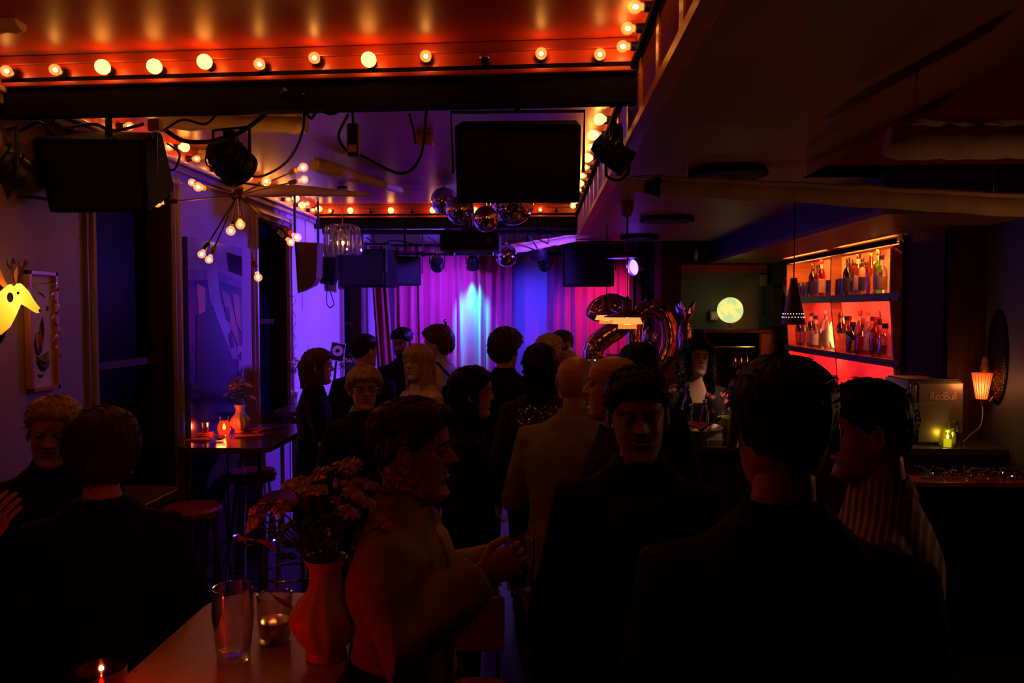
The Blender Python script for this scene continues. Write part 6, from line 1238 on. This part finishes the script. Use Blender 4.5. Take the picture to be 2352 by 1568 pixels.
def person(label, px, py_top, Y, face, hair=None, skin_=('fair', (0.50, 0.27, 0.19)), head=(0, 0, 0), build=1.0, lean=0.0, top=None, bottom='trousers', arms=None, fp=None, sleeves=True, collar=None, extra=None, shade=0.010, wide=1.0, vox=0.013, seed=0, hs=1.0, dx=0.0):
    """a standing figure under the sight line (px, py_top) at depth Y; face = heading in degrees (0 away from the viewer, 180 towards, 90 to the left)"""
    fp = dict(fp or {}); fp.setdefault('wide', wide); zt = WY(px, py_top, Y).z; H = zt-(hair.get('t', 0.014) if hair else 0)*(1+hair.get('top', 0) if hair else 1); hx = WY(px, py_top, Y).x
    S = H/1.75; rot = Matrix.Rotation(R(face), 4, 'Z')
    # head pose: pivot at the top of the neck
    hs_ = hs*min(1.06, max(0.93, S)); piv = Vector((0, 0.02+lean*0.30, H-0.236*hs_+0.055*hs_))
    MH = Matrix.Translation(piv) @ Euler((R(head[1]), R(head[2]), R(head[0]))).to_matrix().to_4x4() @ Matrix.Scale(hs_, 4) @ Matrix.Translation((0, 0.012, -0.055))
    sh_z, sh_x = 0.813*H, 0.178*S*build
    arms = arms or {}
    defL = dict(e=(-0.235*build, -0.02, 0.62*H), w=(-0.235*build, 0.06, 0.475*H)); defR = dict(e=(0.235*build, -0.02, 0.62*H), w=(0.235*build, 0.06, 0.475*H))
    aL, aR = {**defL, **arms.get('L', {})}, {**defR, **arms.get('R', {})}
    lz = lambda z: lean*max(0, (z-0.52*H))/(0.36*H)*0.30
    b = MB()
    T = [ell(0, lz(f*H), f*H, rx*S*build, ry*S*(0.5+0.5*build)) for f, rx, ry in TORSO]; T = [r if f < 0.84 else ell(0, lz(f*H)+0.005, f*H, rx*S, ry*S) for r, (f, rx, ry) in zip(T, TORSO)]
    b.loft(T); b.tube([(0, lz(0.82*H)-0.005, 0.82*H), tuple(piv+Vector((0, -0.018, 0.02)))], [0.058*S, 0.050*S], 16)
    limbs = []
    for sd, A in ((-1, aL), (1, aR)):
        s0 = Vector((sd*sh_x*0.93, lz(sh_z), sh_z-0.035)); e = Vector(A['e']); w = Vector(A['w']); limbs.append((sd, s0, e, w, A))
        b.tube([s0-Vector((sd*0.05, 0, -0.005)), s0, lerp(s0, e, 0.5), e, lerp(e, w, 0.35), w], [0.05*S, 0.054*S, 0.046*S, 0.039*S, 0.038*S, 0.026*S], 12)
        b.tube([(sd*0.085*S*build, 0, 0.50*H), (sd*0.09*S*build, 0.005, 0.38*H), (sd*0.09*S*build, 0.012, 0.28*H), (sd*0.09*S*build, -0.005, 0.20*H), (sd*0.09*S*build, -0.015, 0.05*H)], [0.088*S*build, 0.075*S, 0.056*S, 0.056*S, 0.038*S], 12)
        b.loft([ell(sd*0.095*S, yy, zz, 0.04*S, hh) for (yy, zz, hh) in ()]) if False else b.ball((sd*0.095*S*build, 0.045, 0.034), (0.043*S, 0.125*S, 0.034), 14)
    me = remesh(b, vox, 'person', 3)
    # one mesh: body skin, head with face, ears and hands
    V = [tuple(v.co) for v in me.vertices]; F = [tuple(p.vertices) for p in me.polygons]; bpy.data.meshes.remove(me)
    m2 = MB(); m2.add(V, F); hv, hf, mi = head_grid(fp); m2.add([MH @ Vector(p) for p in hv], hf); m2.m[-len(hf):] = mi
    for sd in (-1, 1): ear_mb(m2, sd*fp['wide'], MH)
    for sd, s0, e, w, A in limbs:
        d = (w-e).normalized(); pn = Vector(A.get('palm', (-sd, 0.25, 0))); hand_mb(m2, w+d*0.004, A.get('dir', d), pn, A.get('side', sd), A.get('curl', 0.55), S*0.98)
    for sd in (-1, 1):  # eyelids
        ec = Vector((sd*0.031, 0.0735, 0.1345)); t = MB().ball(ec+Vector((0, -0.0012, 0.0035)), (0.0150, 0.0125, 0.0105), 12).ball(ec+Vector((0, -0.0020, -0.0085)), (0.0140, 0.0110, 0.0070), 10); m2.add([MH @ Vector(v) for v in t.v], t.f)
    SK = skin(*skin_)
    o = m2.build('person', SK, None, 70); o.location = (hx+dx, Y, 0); o.rotation_euler.z = R(face)
    # keep the head on its sight line
    hc = rot @ Vector((piv.x, piv.y, 0)); o.location.x -= hc.x; o.location.y -= hc.y
    tag(o, label, 'person')
    for sd in (-1, 1):
        ec = MH @ Vector((sd*0.031, 0.0738, 0.1320)); ey = MB().ball((0, 0, 0), 0.0110*hs_, 14).build('eye', M_eye, o, True, loc=ec); fw = (MH.to_3x3() @ Vector((sd*fp.get('gaze', 0)*0.0, 1, -0.05))).normalized()
        MB().ball(fw*0.0064*hs_, 0.0062*hs_, 10).build('iris', M_iris, ey, True)
    hcol = hair['mat'] if hair else fp.get('browm', mat('hair_grey', (0.2, 0.15, 0.12), 0.5))
    for sd in (-1, 1):
        P = [MH @ Vector((sd*x_, y_+0.0015, z_)) for (x_, y_, z_) in ((0.014, 0.0905, 0.1505), (0.024, 0.0895, 0.1545), (0.036, 0.084, 0.1555), (0.047, 0.073, 0.150))]; MB().tube(P, [0.0026, 0.0034, 0.003, 0.0012], 6).build('eyebrow', hcol, o, True)
    if hair:
        hb = MB()
        if not hair.get('bald'): hair_cap(hb, hair, MH, fp['wide'])
        if hair.get('long') is not None: hair_long(hb, hair, MH, fp['wide'])
        if hair.get('bald'): hair_cap(hb, hair, MH, fp['wide']) if hair.get('fringe') else None
        if hair.get('bun'): hb.ball(MH @ Vector((0, -0.12, 0.20)), 0.045, 14)
        if hb.v: hb.build('hair', hair['mat'], o, 75)
    if fp.get('beard'):
        bb_ = MB(); n = 30; rows = 8; bv = []
        for j in range(n+1):
            ph = -1.5+3.0*j/n; zt_ = 0.086+0.034*(abs(ph)/1.5)**2 if abs(ph) > 0.45 else 0.089
            for i in range(rows+1):
                z = 0.001+(zt_-0.001)*i/rows; x, y = contour(ph if ph >= 0 else 2*PI+ph, z, fp['wide']); th = 0.006*math.sin(PI*min(1, (i+0.3)/rows))*fp['beard']
                if abs(ph) < 0.30 and 0.064 < z < 0.079: th = -0.006
                p = Vector((float(x), float(y), z)); bv.append(MH @ (p+(p-Vector((0, 0, 0.06))).normalized()*th))
        bb_.add(bv, [(j*(rows+1)+i, (j+1)*(rows+1)+i, (j+1)*(rows+1)+i+1, j*(rows+1)+i+1) for j in range(n) for i in range(rows)]); bb_.build('beard', hcol, o, 75)
    if fp.get('glasses'):
        gm = M_blackm if fp['glasses'] == 'dark' else M_brass
        for sd in (-1, 1):
            lens = MB().tube([MH @ Vector((sd*0.032+0.021*math.cos(a), 0.094, 0.133+0.016*math.sin(a))) for a in [k*PI/10 for k in range(21)]], 0.0016, 6).build('glasses_rim', gm, o, True)
            MB().tube([MH @ Vector((sd*0.053, 0.093, 0.137)), MH @ Vector((sd*0.077, 0.07, 0.137)), MH @ Vector((sd*0.079, -0.005, 0.132))], 0.0014, 5).build('glasses_arm', gm, o)
        MB().tube([MH @ Vector((-0.011, 0.095, 0.136)), MH @ Vector((0, 0.101, 0.139)), MH @ Vector((0.011, 0.095, 0.136))], 0.0015, 5).build('glasses_bridge', gm, o)
    # clothes --------------------------------------------------------------
    tp = dict(kind='shirt', mat=None, t=0.012); tp.update(top or {}); tt = tp['t']
    c = MB(); hem = tp.get('hem', 0.50)
    prof = [(f, rx+tt, ry+tt) for f, rx, ry in TORSO if f >= hem and f < 0.82]; prof = [(hem-0.012, prof[0][1]+tp.get('flare', 0.004), prof[0][2]+tp.get('flare', 0.004))]+prof
    neckr = tp.get('neck', 0.075)
    prof = [q_ for q_ in prof if q_[0] < tp.get('cut', 1)]
    if 'cut' not in tp: prof += [(0.838, 0.105+tt*0.6, 0.076+tt*0.5), (0.860, neckr, neckr*0.98)]
    c.loft([ell(0, lz(f*H), f*H, rx*S*(build if f < 0.845 else 1), ry*S*(0.5+0.5*build)) for f, rx, ry in prof])
    if sleeves:
        for sd, s0, e, w, A in limbs:
            end = w if sleeves is True else lerp(s0, e, sleeves if sleeves <= 1 else 1) if sleeves <= 1 else lerp(e, w, sleeves-1); tw = tp.get('sleeve', tt)
            P = [s0-Vector((sd*0.07, 0, -0.014)), s0+Vector((0, 0, 0.0)), lerp(s0, e, 0.5)]; Rr = [0.055*S+tt*0.5, 0.058*S+tt, 0.049*S+tw]
            if sleeves is True or sleeves > 1: P += [e, lerp(e, end, 0.5), end]; Rr += [0.043*S+tw, 0.040*S+tw, 0.029*S+tw]
            else: P[2] = end; 
            c.tube(P, Rr, 14)
    cm = remesh(c, max(0.010, vox*0.85), 'cloth', 2); wrinkle(cm, tp.get('wrk', 0.0016), seed)
    add_mesh(tp['kind'], cm, tp['mat'], o)
    if collar:
        cz = 0.864*H; cy = lz(cz); k = MB(); n = 40; gap = collar.get('gap', 0.5); V_ = []
        for j in range(n+1):
            a = PI/2+gap+(2*PI-2*gap)*j/n; ca, sa = math.cos(a), math.sin(a); fr = max(0, sa)
            V_ += [Vector((ca*0.066*S, cy+sa*0.064*S, cz-0.022-0.018*fr)), Vector((ca*0.066*S, cy+sa*0.063*S, cz+0.020-0.012*fr)), Vector((ca*0.088*S, cy+sa*0.086*S, cz-0.022-0.030*fr*collar.get('long', 1))), Vector((ca*0.080*S, cy+sa*0.079*S, cz-0.024-0.028*fr))]
        k.add(V_, [(j*4+q, (j+1)*4+q, (j+1)*4+q+1, j*4+q+1) for j in range(n) for q in range(3)]); co_ = k.build('collar', collar.get('mat', tp['mat']), o, 60); co_.modifiers.new('thickness', 'SOLIDIFY').thickness = 0.004
    if bottom == 'trousers':
        g = MB(); g.loft([ell(0, 0, f*H, (rx+0.008)*S*build, (ry+0.008)*S*(0.5+0.5*build)) for f, rx, ry in TORSO[:4]])
        for sd in (-1, 1): g.tube([(sd*0.085*S*build, 0, 0.50*H), (sd*0.09*S*build, 0.005, 0.38*H), (sd*0.09*S*build, 0.012, 0.28*H), (sd*0.092*S*build, 0.0, 0.03*H)], [0.097*S*build, 0.086*S, 0.070*S, 0.058*S], 12)
        add_mesh('trousers', remesh(g, 0.016, 'trousers', 2), tp.get('bottom_mat', cloth('black', (0.006, 0.005, 0.006))), o)
    elif bottom == 'skirt':
        g = MB(); g.loft([ell(0, 0, f*H, rx*S, ry*S) for f, rx, ry in ((0.28, 0.21, 0.16), (0.38, 0.205, 0.15), (0.46, 0.195, 0.14), (0.54, 0.18, 0.125), (0.60, 0.158, 0.112), (0.62, 0.150, 0.108))]); add_mesh('skirt', remesh(g, 0.016, 'skirt', 2), tp.get('bottom_mat', tp['mat']), o)
    for sd in (-1, 1): MB().loft([ell(sd*0.095*S*build, yy, zz, rx, ry, 16) for (yy, zz, rx, ry) in ((0.045, 0.0, 0.048*S, 0.140*S), (0.045, 0.03, 0.049*S, 0.140*S), (0.035, 0.055, 0.046*S, 0.115*S), (-0.005, 0.095, 0.044*S, 0.055*S))]).build('shoe', M_rubber, o, True)
    if extra: extra(o, dict(S=S, H=H, MH=MH, limbs=limbs, lz=lz, piv=piv))
    return o
HM = {k: mat('hair_'+k, c, 0.42, var=0.35, scale=30, stretch=(3, 3, 1), spec=0.15, bump=0.3, bscale=160) for k, c in dict(black=(0.006, 0.005, 0.005), dark=(0.014, 0.009, 0.007), brown=(0.045, 0.022, 0.012), chestnut=(0.09, 0.04, 0.018), blond=(0.50, 0.32, 0.15), sandy=(0.22, 0.11, 0.05), grey=(0.38, 0.26, 0.20), ash=(0.42, 0.34, 0.20)).items()}
BLK = cloth('black', (0.006, 0.005, 0.006)); CHAR = cloth('charcoal', (0.014, 0.012, 0.012)); WHT = cloth('white', (0.62, 0.55, 0.50)); BEI = cloth('beige', (0.34, 0.24, 0.17)); GRY = cloth('greysuit', (0.24, 0.19, 0.17))
def pattern_mat(nm, base, cols, kind, scale):
    m = bpy.data.materials.new(nm); m.use_nodes = True; nt = m.node_tree; L = nt.links; b = nt.nodes['Principled BSDF']; b.inputs['Roughness'].default_value = 0.8; b.inputs['Specular IOR Level'].default_value = 0.25
    tc = nt.nodes.new('ShaderNodeTexCoord')
    rp = nt.nodes.new('ShaderNodeValToRGB')
    if kind == 'stripe':
        w = nt.nodes.new('ShaderNodeTexWave'); w.inputs['Scale'].default_value = scale; w.inputs['Distortion'].default_value = 0.0; w.bands_direction = 'Y'; L.new(tc.outputs['Object'], w.inputs['Vector']); L.new(w.outputs['Fac'], rp.inputs[0])
        rp.color_ramp.elements[0].position = 0.62; rp.color_ramp.elements[0].color = (*base, 1); rp.color_ramp.elements[1].position = 0.72; rp.color_ramp.elements[1].color = (*cols[0], 1)
    else:
        v = nt.nodes.new('ShaderNodeTexVoronoi'); v.inputs['Scale'].default_value = scale; nz = nt.nodes.new('ShaderNodeTexNoise'); nz.inputs['Scale'].default_value = scale*2.2
        ad = nt.nodes.new('ShaderNodeVectorMath'); ad.operation = 'MULTIPLY_ADD'; ad.inputs[1].default_value = (0.03,)*3; L.new(nz.outputs['Color'], ad.inputs[0]); L.new(tc.outputs['Object'], ad.inputs[2]); L.new(ad.outputs[0], v.inputs['Vector']); L.new(v.outputs['Distance'], rp.inputs[0])
        rp.color_ramp.interpolation = 'CONSTANT'; e = rp.color_ramp.elements; e[0].position = 0; e[0].color = (*cols[0], 1); e[1].position = 0.14; e[1].color = (*cols[-1], 1); x = e.new(0.30); x.color = (*base, 1)
    L.new(rp.outputs[0], b.inputs['Base Color']); return m
# ---- the crowd ------------------------------------------------------------------
LF, RT, AW, TO = 90, -90, 0, 180
FAIR = ('fair', (0.52, 0.29, 0.21)); PALE = ('pale', (0.58, 0.36, 0.27)); TAN = ('tan', (0.40, 0.20, 0.13)); RUD = ('ruddy', (0.50, 0.22, 0.15))
SHORT = lambda m, **k: {**dict(mat=HM[m], t=0.016, side=0.005, nape=0.078, ear=0.132, temple=0.150, locks=170), **k}
def lapels(mt, depth=0.20):
    def f(o, q):
        S, H, lz = q['S'], q['H'], q['lz']
        for sd in (-1, 1):
            z0, z1 = 0.832*H, 0.832*H-depth*1.6
            P = [(sd*0.068*S, lz(z0)+0.045, z0), (sd*0.10*S, lz(z0)+0.098*S, z0-0.07), (sd*0.075*S, 0.135*S+lz(z0)*0.7, z0-0.16), (sd*0.015, 0.142*S+lz(z1), z1)]
            Q = [(sd*0.045*S, lz(z0)+0.066, z0), (sd*0.045*S, lz(z0)+0.112*S, z0-0.08), (sd*0.030*S, 0.138*S+lz(z0)*0.7, z0-0.18), (sd*0.010, 0.142*S+lz(z1), z1)]
            MB().loft([[Vector(a), Vector(b)] for a, b in zip(P, Q)], closed=False).build('lapel', mt, o, True).modifiers.new('thickness', 'SOLIDIFY').thickness = 0.008
    return f
def shirtfront(mt, w=0.05):
    def f(o, q):
        S, H, lz = q['S'], q['H'], q['lz']; rows = []
        for (fz, fw, fy) in ((0.838, 0.5, 0.062), (0.81, 0.9, 0.112), (0.78, 1.0, 0.130), (0.72, 1.0, 0.138), (0.66, 1.0, 0.128), (0.58, 1.0, 0.124), (0.52, 1.0, 0.137)):
            z = fz*H; rows.append([Vector((x_*w*fw*S, fy*S+0.008-abs(x_)**2*0.006+lz(z), z)) for x_ in (-1, -0.5, 0, 0.5, 1)])
        MB().loft(rows, closed=False).build('shirt_front', mt, o, True).modifiers.new('thickness', 'SOLIDIFY').thickness = 0.004
    return f
def both(*fs):
    def f(o, q):
        for g in fs: g(o, q)
    return f
# nearest row ------------------------------------------------------------------
def hold_glass(o, q):
    sd, s0, e, w, A = q['limbs'][1]; d = (w-e).normalized(); MW = o.matrix_basis
    c = MW @ (w+Vector(A.get('dir', d)).normalized()*0.075+Vector(A['palm']).normalized()*0.036)
    beer_glass(c-Vector((0, 0, 0.075)), 0.12, 0.036, 'tumbler held by the man in the beige jacket', liquid=glass('amber_drink'))
person('man in a beige jacket in profile at the pale table, holding a glass', 940, 912, 1.88, RT, SHORT('brown', seed=3, top=0.7, quiff=0.010, temple=0.150, front=0.190, backv=0.3), RUD, head=(0, 2, 0), build=0.97, lean=0.0, hs=1.05,
       top=dict(kind='jacket', mat=BEI, t=0.028, hem=0.47, sleeve=0.026, wrk=0.0032, neck=0.082), arms=dict(R=dict(e=(0.25, 0.03, 1.12), w=(0.13, 0.20, 1.26), palm=(-0.8, 0.55, 0.1), dir=(-0.1, 0.9, 0.35), curl=0.8), L=dict(e=(-0.23, 0.06, 1.12), w=(-0.07, 0.22, 1.22), curl=0.7)), collar=dict(gap=0.55, mat=BEI, long=1.4), extra=both(shirtfront(WHT, 0.055), lapels(BEI, 0.16), hold_glass), fp=dict(nose=1.12), vox=0.011, seed=11)
FLW = pattern_mat('dark_floral_shirt', (0.012, 0.012, 0.014), [(0.16, 0.10, 0.09), (0.06, 0.05, 0.05)], 'dots', 46)
person('smiling dark haired man facing the viewer in a patterned shirt and dark jacket', 1468, 835, 2.08, 172, SHORT('black', seed=5, top=0.6, quiff=0.014, front=0.184, temple=0.146, side=0.010), RUD, head=(6, -6, 4), lean=0.05,
       top=dict(kind='jacket', mat=BLK, t=0.024, hem=0.46, sleeve=0.02, neck=0.078), collar=dict(gap=0.7, mat=FLW), extra=both(shirtfront(FLW, 0.085), lapels(BLK, 0.18)), fp=dict(smile=1.0, nose=1.0), vox=0.011, seed=12, wide=0.98)
person('man with dark cropped hair and dark jacket seen from behind, nearest to the viewer', 1800, 816, 1.36, -8, SHORT('dark', seed=7, top=0.3, nape=0.082, side=0.006, locks=260), RUD, head=(0, 0, 0), build=1.02, top=dict(kind='jacket', mat=BLK, t=0.026, hem=0.46, sleeve=0.02, neck=0.085), collar=dict(gap=0.4, mat=BLK), vox=0.012, seed=13, wide=1.03)
STR = pattern_mat('striped_shirt_cloth', (0.20, 0.13, 0.11), [(0.62, 0.50, 0.42)], 'stripe', 20)
person('man in a striped shirt with short dark hair, in profile towards the others', 2008, 868, 1.9, 62, SHORT('black', seed=9, top=0.6, side=0.010, nape=0.062, ear=0.125), RUD, head=(18, -3, 0), build=1.06, lean=0.06, top=dict(kind='shirt', mat=STR, t=0.016, hem=0.48, sleeve=0.022, neck=0.08, wrk=0.002), collar=dict(gap=0.55, mat=STR, long=1.5), vox=0.011, seed=14, arms=dict(R=dict(e=(0.30, -0.04, 1.08), w=(0.27, 0.10, 0.86))))
# second row ---------------------------------------------------------------------
person('bald man in a pale grey suit seen from behind', 1322, 818, 3.25, -14, dict(mat=HM['sandy'], t=0.003, front=0.150, temple=0.12, ear=0.11, nape=0.055, bald=True, fringe=False), RUD, head=(-6, 2, 0), build=1.12, top=dict(kind='suit_jacket', mat=GRY, t=0.026, hem=0.46, sleeve=0.018, neck=0.08), collar=dict(gap=0.5, mat=GRY), arms=dict(L=dict(e=(-0.27, 0.02, 1.05), w=(-0.20, 0.24, 1.12), palm=(1, 0, 0.3), curl=0.8)), seed=15)
person('bald man in profile facing left behind the smiling man', 1415, 818, 2.75, 78, None, RUD, head=(4, 2, 0), build=1.05, top=dict(kind='jacket', mat=CHAR, t=0.022, hem=0.47, neck=0.08), collar=dict(gap=0.5, mat=WHT), fp=dict(nose=1.15, glasses=None), seed=16)
person('dark haired man just behind the bald man in profile', 1470, 785, 3.8, 20, SHORT('black', seed=17, top=0.8), TAN, head=(10, 0, 0), build=1.05, top=dict(kind='jacket', mat=BLK, t=0.02, hem=0.47), seed=17)
person('long haired woman in dark clothes in profile facing right', 1080, 838, 3.5, -84, dict(mat=HM['black'], t=0.02, seed=19, long=0.06, open=1.25, front=0.19, top=0.3), RUD, head=(0, 0, 0), build=0.95, top=dict(kind='blouse', mat=BLK, t=0.020, hem=0.47), fp=dict(nose=0.95), seed=18)
person('woman with short grey hair and glasses looking towards the viewer', 836, 836, 4.2, -150, dict(mat=HM['grey'], t=0.022, seed=21, top=0.5, sidev=0.5, front=0.172, temple=0.14, ear=0.10), RUD, head=(-10, 0, 0), build=0.95, top=dict(kind='cardigan', mat=CHAR, t=0.02, hem=0.47), collar=dict(gap=0.6, mat=BEI), fp=dict(glasses='thin', nose=0.9), seed=19)
person('woman with a brown bob in a black dress, in profile by the flowers', 727, 798, 5.0, -68, dict(mat=HM['chestnut'], t=0.018, seed=23, long=0.005, open=1.2, front=0.185, top=0.2), FAIR, head=(-8, 0, 0), build=0.92, bottom='skirt', top=dict(kind='dress_top', mat=BLK, t=0.012, hem=0.52), sleeves=0.9, arms=dict(R=dict(e=(0.23, 0.03, 1.02), w=(0.14, 0.24, 1.08), palm=(-1, 0, 0.2), curl=0.8), L=dict(e=(-0.23, 0.05, 1.02), w=(-0.10, 0.26, 1.06), curl=0.7)), seed=20)
person('man with black hair in a black suit and white collar seen from behind', 836, 766, 5.5, -18, SHORT('black', seed=25, top=0.6), FAIR, head=(-22, 3, 0), build=1.12, top=dict(kind='suit_jacket', mat=BLK, t=0.022, hem=0.46), collar=dict(gap=0.4, mat=WHT), seed=21)
person('dark haired bearded man looking down behind the blonde woman', 927, 750, 6.5, 176, SHORT('black', seed=27, top=0.5, quiff=0.01), TAN, head=(-12, -14, 0), top=dict(kind='shirt', mat=CHAR, t=0.016, hem=0.47), fp=dict(beard=1.0), seed=22)
person('blonde woman with long hair and fringe in a pale pleated blouse', 963, 788, 4.95, 128, dict(mat=HM['blond'], t=0.018, seed=29, long=0.17, open=1.0, front=0.162, temple=0.135, top=0.2, flare=0.1), PALE, head=(14, 0, 4), build=0.93, top=dict(kind='blouse', mat=cloth('cream', (0.62, 0.46, 0.36)), t=0.024, hem=0.48, sleeve=0.045, wrk=0.003), fp=dict(nose=0.85), seed=23)
person('curly haired man in a white shirt with a shoulder strap, turned to the left', 1008, 744, 5.9, 62, dict(mat=HM['chestnut'], t=0.028, seed=31, curl=0.5, top=0.6, nape=0.03, backv=0.4), FAIR, head=(18, -4, 0), build=1.05, top=dict(kind='shirt', mat=cloth('offwhite', (0.48, 0.40, 0.42)), t=0.026, hem=0.47, sleeve=0.03, wrk=0.003), collar=dict(gap=0.5, mat=cloth('offwhite', (0, 0, 0))), seed=24,
       extra=lambda o, q: MB().loft([[Vector((a[0]-0.015, a[1], a[2])), Vector((a[0]+0.015, a[1], a[2]))] for a in ((-0.10, 0.05, 1.45), (-0.10, -0.04, 1.475), (-0.07, -0.145, 1.36), (0.02, -0.165, 1.20), (0.12, -0.14, 1.03))], closed=False).build('shoulder_strap', BLK, o, True).modifiers.new('thickness', 'SOLIDIFY').__setattr__('thickness', 0.006))
person('man with tousled brown hair in a black jacket seen from behind', 1160, 750, 4.9, -10, dict(mat=HM['brown'], t=0.026, seed=33, curl=0.25, top=0.5, sidev=0.3, nape=0.035), FAIR, head=(-14, 2, 0), build=1.08, top=dict(kind='jacket', mat=BLK, t=0.024, hem=0.46), collar=dict(gap=0.4, mat=BLK), seed=25)
M_sqt = pattern_mat('sequin_base', (0.03, 0.016, 0.012), [(0.12, 0.05, 0.03), (0.05, 0.03, 0.02)], 'dots', 60)
def sequins(o, q):
    rr = random.Random(77); mb = MB(); S, H = q['S'], q['H']
    for k in range(1900):
        a = rr.uniform(PI*0.9, PI*2.1); z = rr.uniform(0.55, 0.815)*H; f = z/H; rx = interp(f, [t_[0] for t_ in TORSO], [t_[1] for t_ in TORSO])+0.030; ry = interp(f, [t_[0] for t_ in TORSO], [t_[2] for t_ in TORSO])+0.030
        c = Vector((math.cos(a)*rx*S*0.93, math.sin(a)*ry*S, z)); n_ = Vector((math.cos(a)+rr.uniform(-.5, .5), math.sin(a)+rr.uniform(-.5, .5), rr.uniform(-.6, .6))).normalized(); u = n_.orthogonal().normalized()*0.0062; v = n_.cross(u)
        mb.add([c+u, c+v, c-u, c-v], [(0, 1, 2, 3)])
    tag(mb.build('sequins', mat('copper_sequin', (0.95, 0.55, 0.32), 0.28, 1.0, var=0.2), o), kind='stuff')
person('long dark haired woman in a copper sequinned top seen from behind', 1240, 788, 4.35, 6, dict(mat=HM['dark'], t=0.024, seed=35, long=0.15, open=0.8, curl=0.5, top=0.2), FAIR, head=(-12, 0, 0), build=0.98, top=dict(kind='sequin_top', mat=M_sqt, t=0.020, hem=0.50, sleeve=0.022), seed=26, extra=sequins)
person('ash blonde woman with glasses turned towards the bald bearded man', 1260, 765, 5.9, -60, dict(mat=HM['ash'], t=0.018, seed=37, long=0.07, open=1.2, front=0.18), PALE, head=(-20, 0, 0), build=0.92, top=dict(kind='blouse', mat=cloth('cream', (0, 0, 0)), t=0.018, hem=0.48), fp=dict(glasses='dark', nose=0.9), seed=27)
person('bald bearded man looking down beside the ash blonde woman', 1297, 756, 6.25, 150, dict(mat=HM['dark'], t=0.004, seed=39, front=0.20, temple=0.17), TAN, head=(-25, -16, 0), build=1.05, top=dict(kind='shirt', mat=CHAR, t=0.016, hem=0.47), fp=dict(beard=1.2), seed=28)
person('short fair haired woman whose crown shows above the bald head', 1302, 804, 5.4, 10, dict(mat=HM['sandy'], t=0.024, seed=41, top=0.4, sidev=0.4), FAIR, head=(0, 4, 0), build=0.9, top=dict(kind='cardigan', mat=BEI, t=0.018, hem=0.48), seed=29)
# bartender
FL2 = pattern_mat('red_flower_cardigan', (0.010, 0.008, 0.010), [(0.50, 0.10, 0.10), (0.35, 0.05, 0.06)], 'dots', 17)
def cardigan(o, q):
    S, H, lz = q['S'], q['H'], q['lz']; c = MB()
    for sd, s0, e, w, A in q['limbs']:
        c.tube([s0-Vector((sd*0.05, 0.0, -0.016)), s0+Vector((0, 0, 0.006)), lerp(s0, e, 0.5), e, lerp(e, w, 0.7)], [0.06*S, 0.072*S, 0.070*S, 0.066*S, 0.058*S], 14)
        P = []
        for (fz, xo, rx, ry) in ((0.825, 0.07, 0.05, 0.075), (0.79, 0.105, 0.085, 0.125), (0.72, 0.125, 0.075, 0.135), (0.62, 0.12, 0.070, 0.13), (0.52, 0.135, 0.07, 0.135), (0.46, 0.14, 0.07, 0.135)): P.append(ell(sd*xo*S, lz(fz*H)-0.005, fz*H, rx*S, ry*S, 20))
        c.loft(P)
    cm = remesh(c, 0.013, 'cardigan', 2); wrinkle(cm, 0.003, 5); add_mesh('cardigan', cm, FL2, o)
person('bartender with long curly black hair, black top and red flowered cardigan', 1600, 776, 5.25, 176, dict(mat=HM['black'], t=0.032, lt=0.045, seed=43, long=0.15, open=1.0, curl=0.9, top=0.2, sidev=0.9, flare=0.3, front=0.185), FAIR, head=(12, 6, -4), build=1.02, top=dict(kind='vest_top', mat=BLK, t=0.010, hem=0.50, cut=0.78), sleeves=False, fp=dict(nose=0.95), seed=30, extra=cardigan)
# left group ---------------------------------------------------------------------
person('grey blond man smiling at the person with the bun, by the mauve wall', 118, 903, 2.62, -150, dict(mat=HM['grey'], t=0.016, seed=45, top=0.7, front=0.19), RUD, head=(-8, -8, -6), build=1.05, top=dict(kind='shirt', mat=CHAR, t=0.018, hem=0.48), collar=dict(gap=0.6, mat=CHAR), fp=dict(smile=1.0, nose=1.1), seed=31)
person('brown haired person with a gathered bun and black top seen from behind', 232, 930, 2.15, 22, dict(mat=HM['brown'], t=0.028, seed=47, top=0.3, sidev=0.3, bun=False, nape=0.03), FAIR, head=(8, 2, 0), build=1.0, top=dict(kind='pullover', mat=BLK, t=0.022, hem=0.47), seed=32,
       extra=lambda o, q: [MB().tube([q['MH'] @ Vector((0.08, -0.01, 0.09)), q['MH'] @ Vector((0.082, -0.008, 0.075)), q['MH'] @ Vector((0.08, -0.006, 0.06))], [0.003, 0.008, 0.004], 6).build('earring', M_chrome, o, True)])
person('person at the far left edge raising a hand, in dark clothes', -190, 985, 2.05, -100, dict(mat=HM['black'], t=0.018, seed=49), RUD, head=(0, 0, 0), build=1.0, top=dict(kind='jacket', mat=BLK, t=0.022, hem=0.47), arms=dict(R=dict(e=(0.26, 0.18, 1.18), w=(0.16, 0.38, 1.30), palm=(-1, 0, 0.2), dir=(-0.1, 0.55, 0.8), curl=0.35)), seed=33)
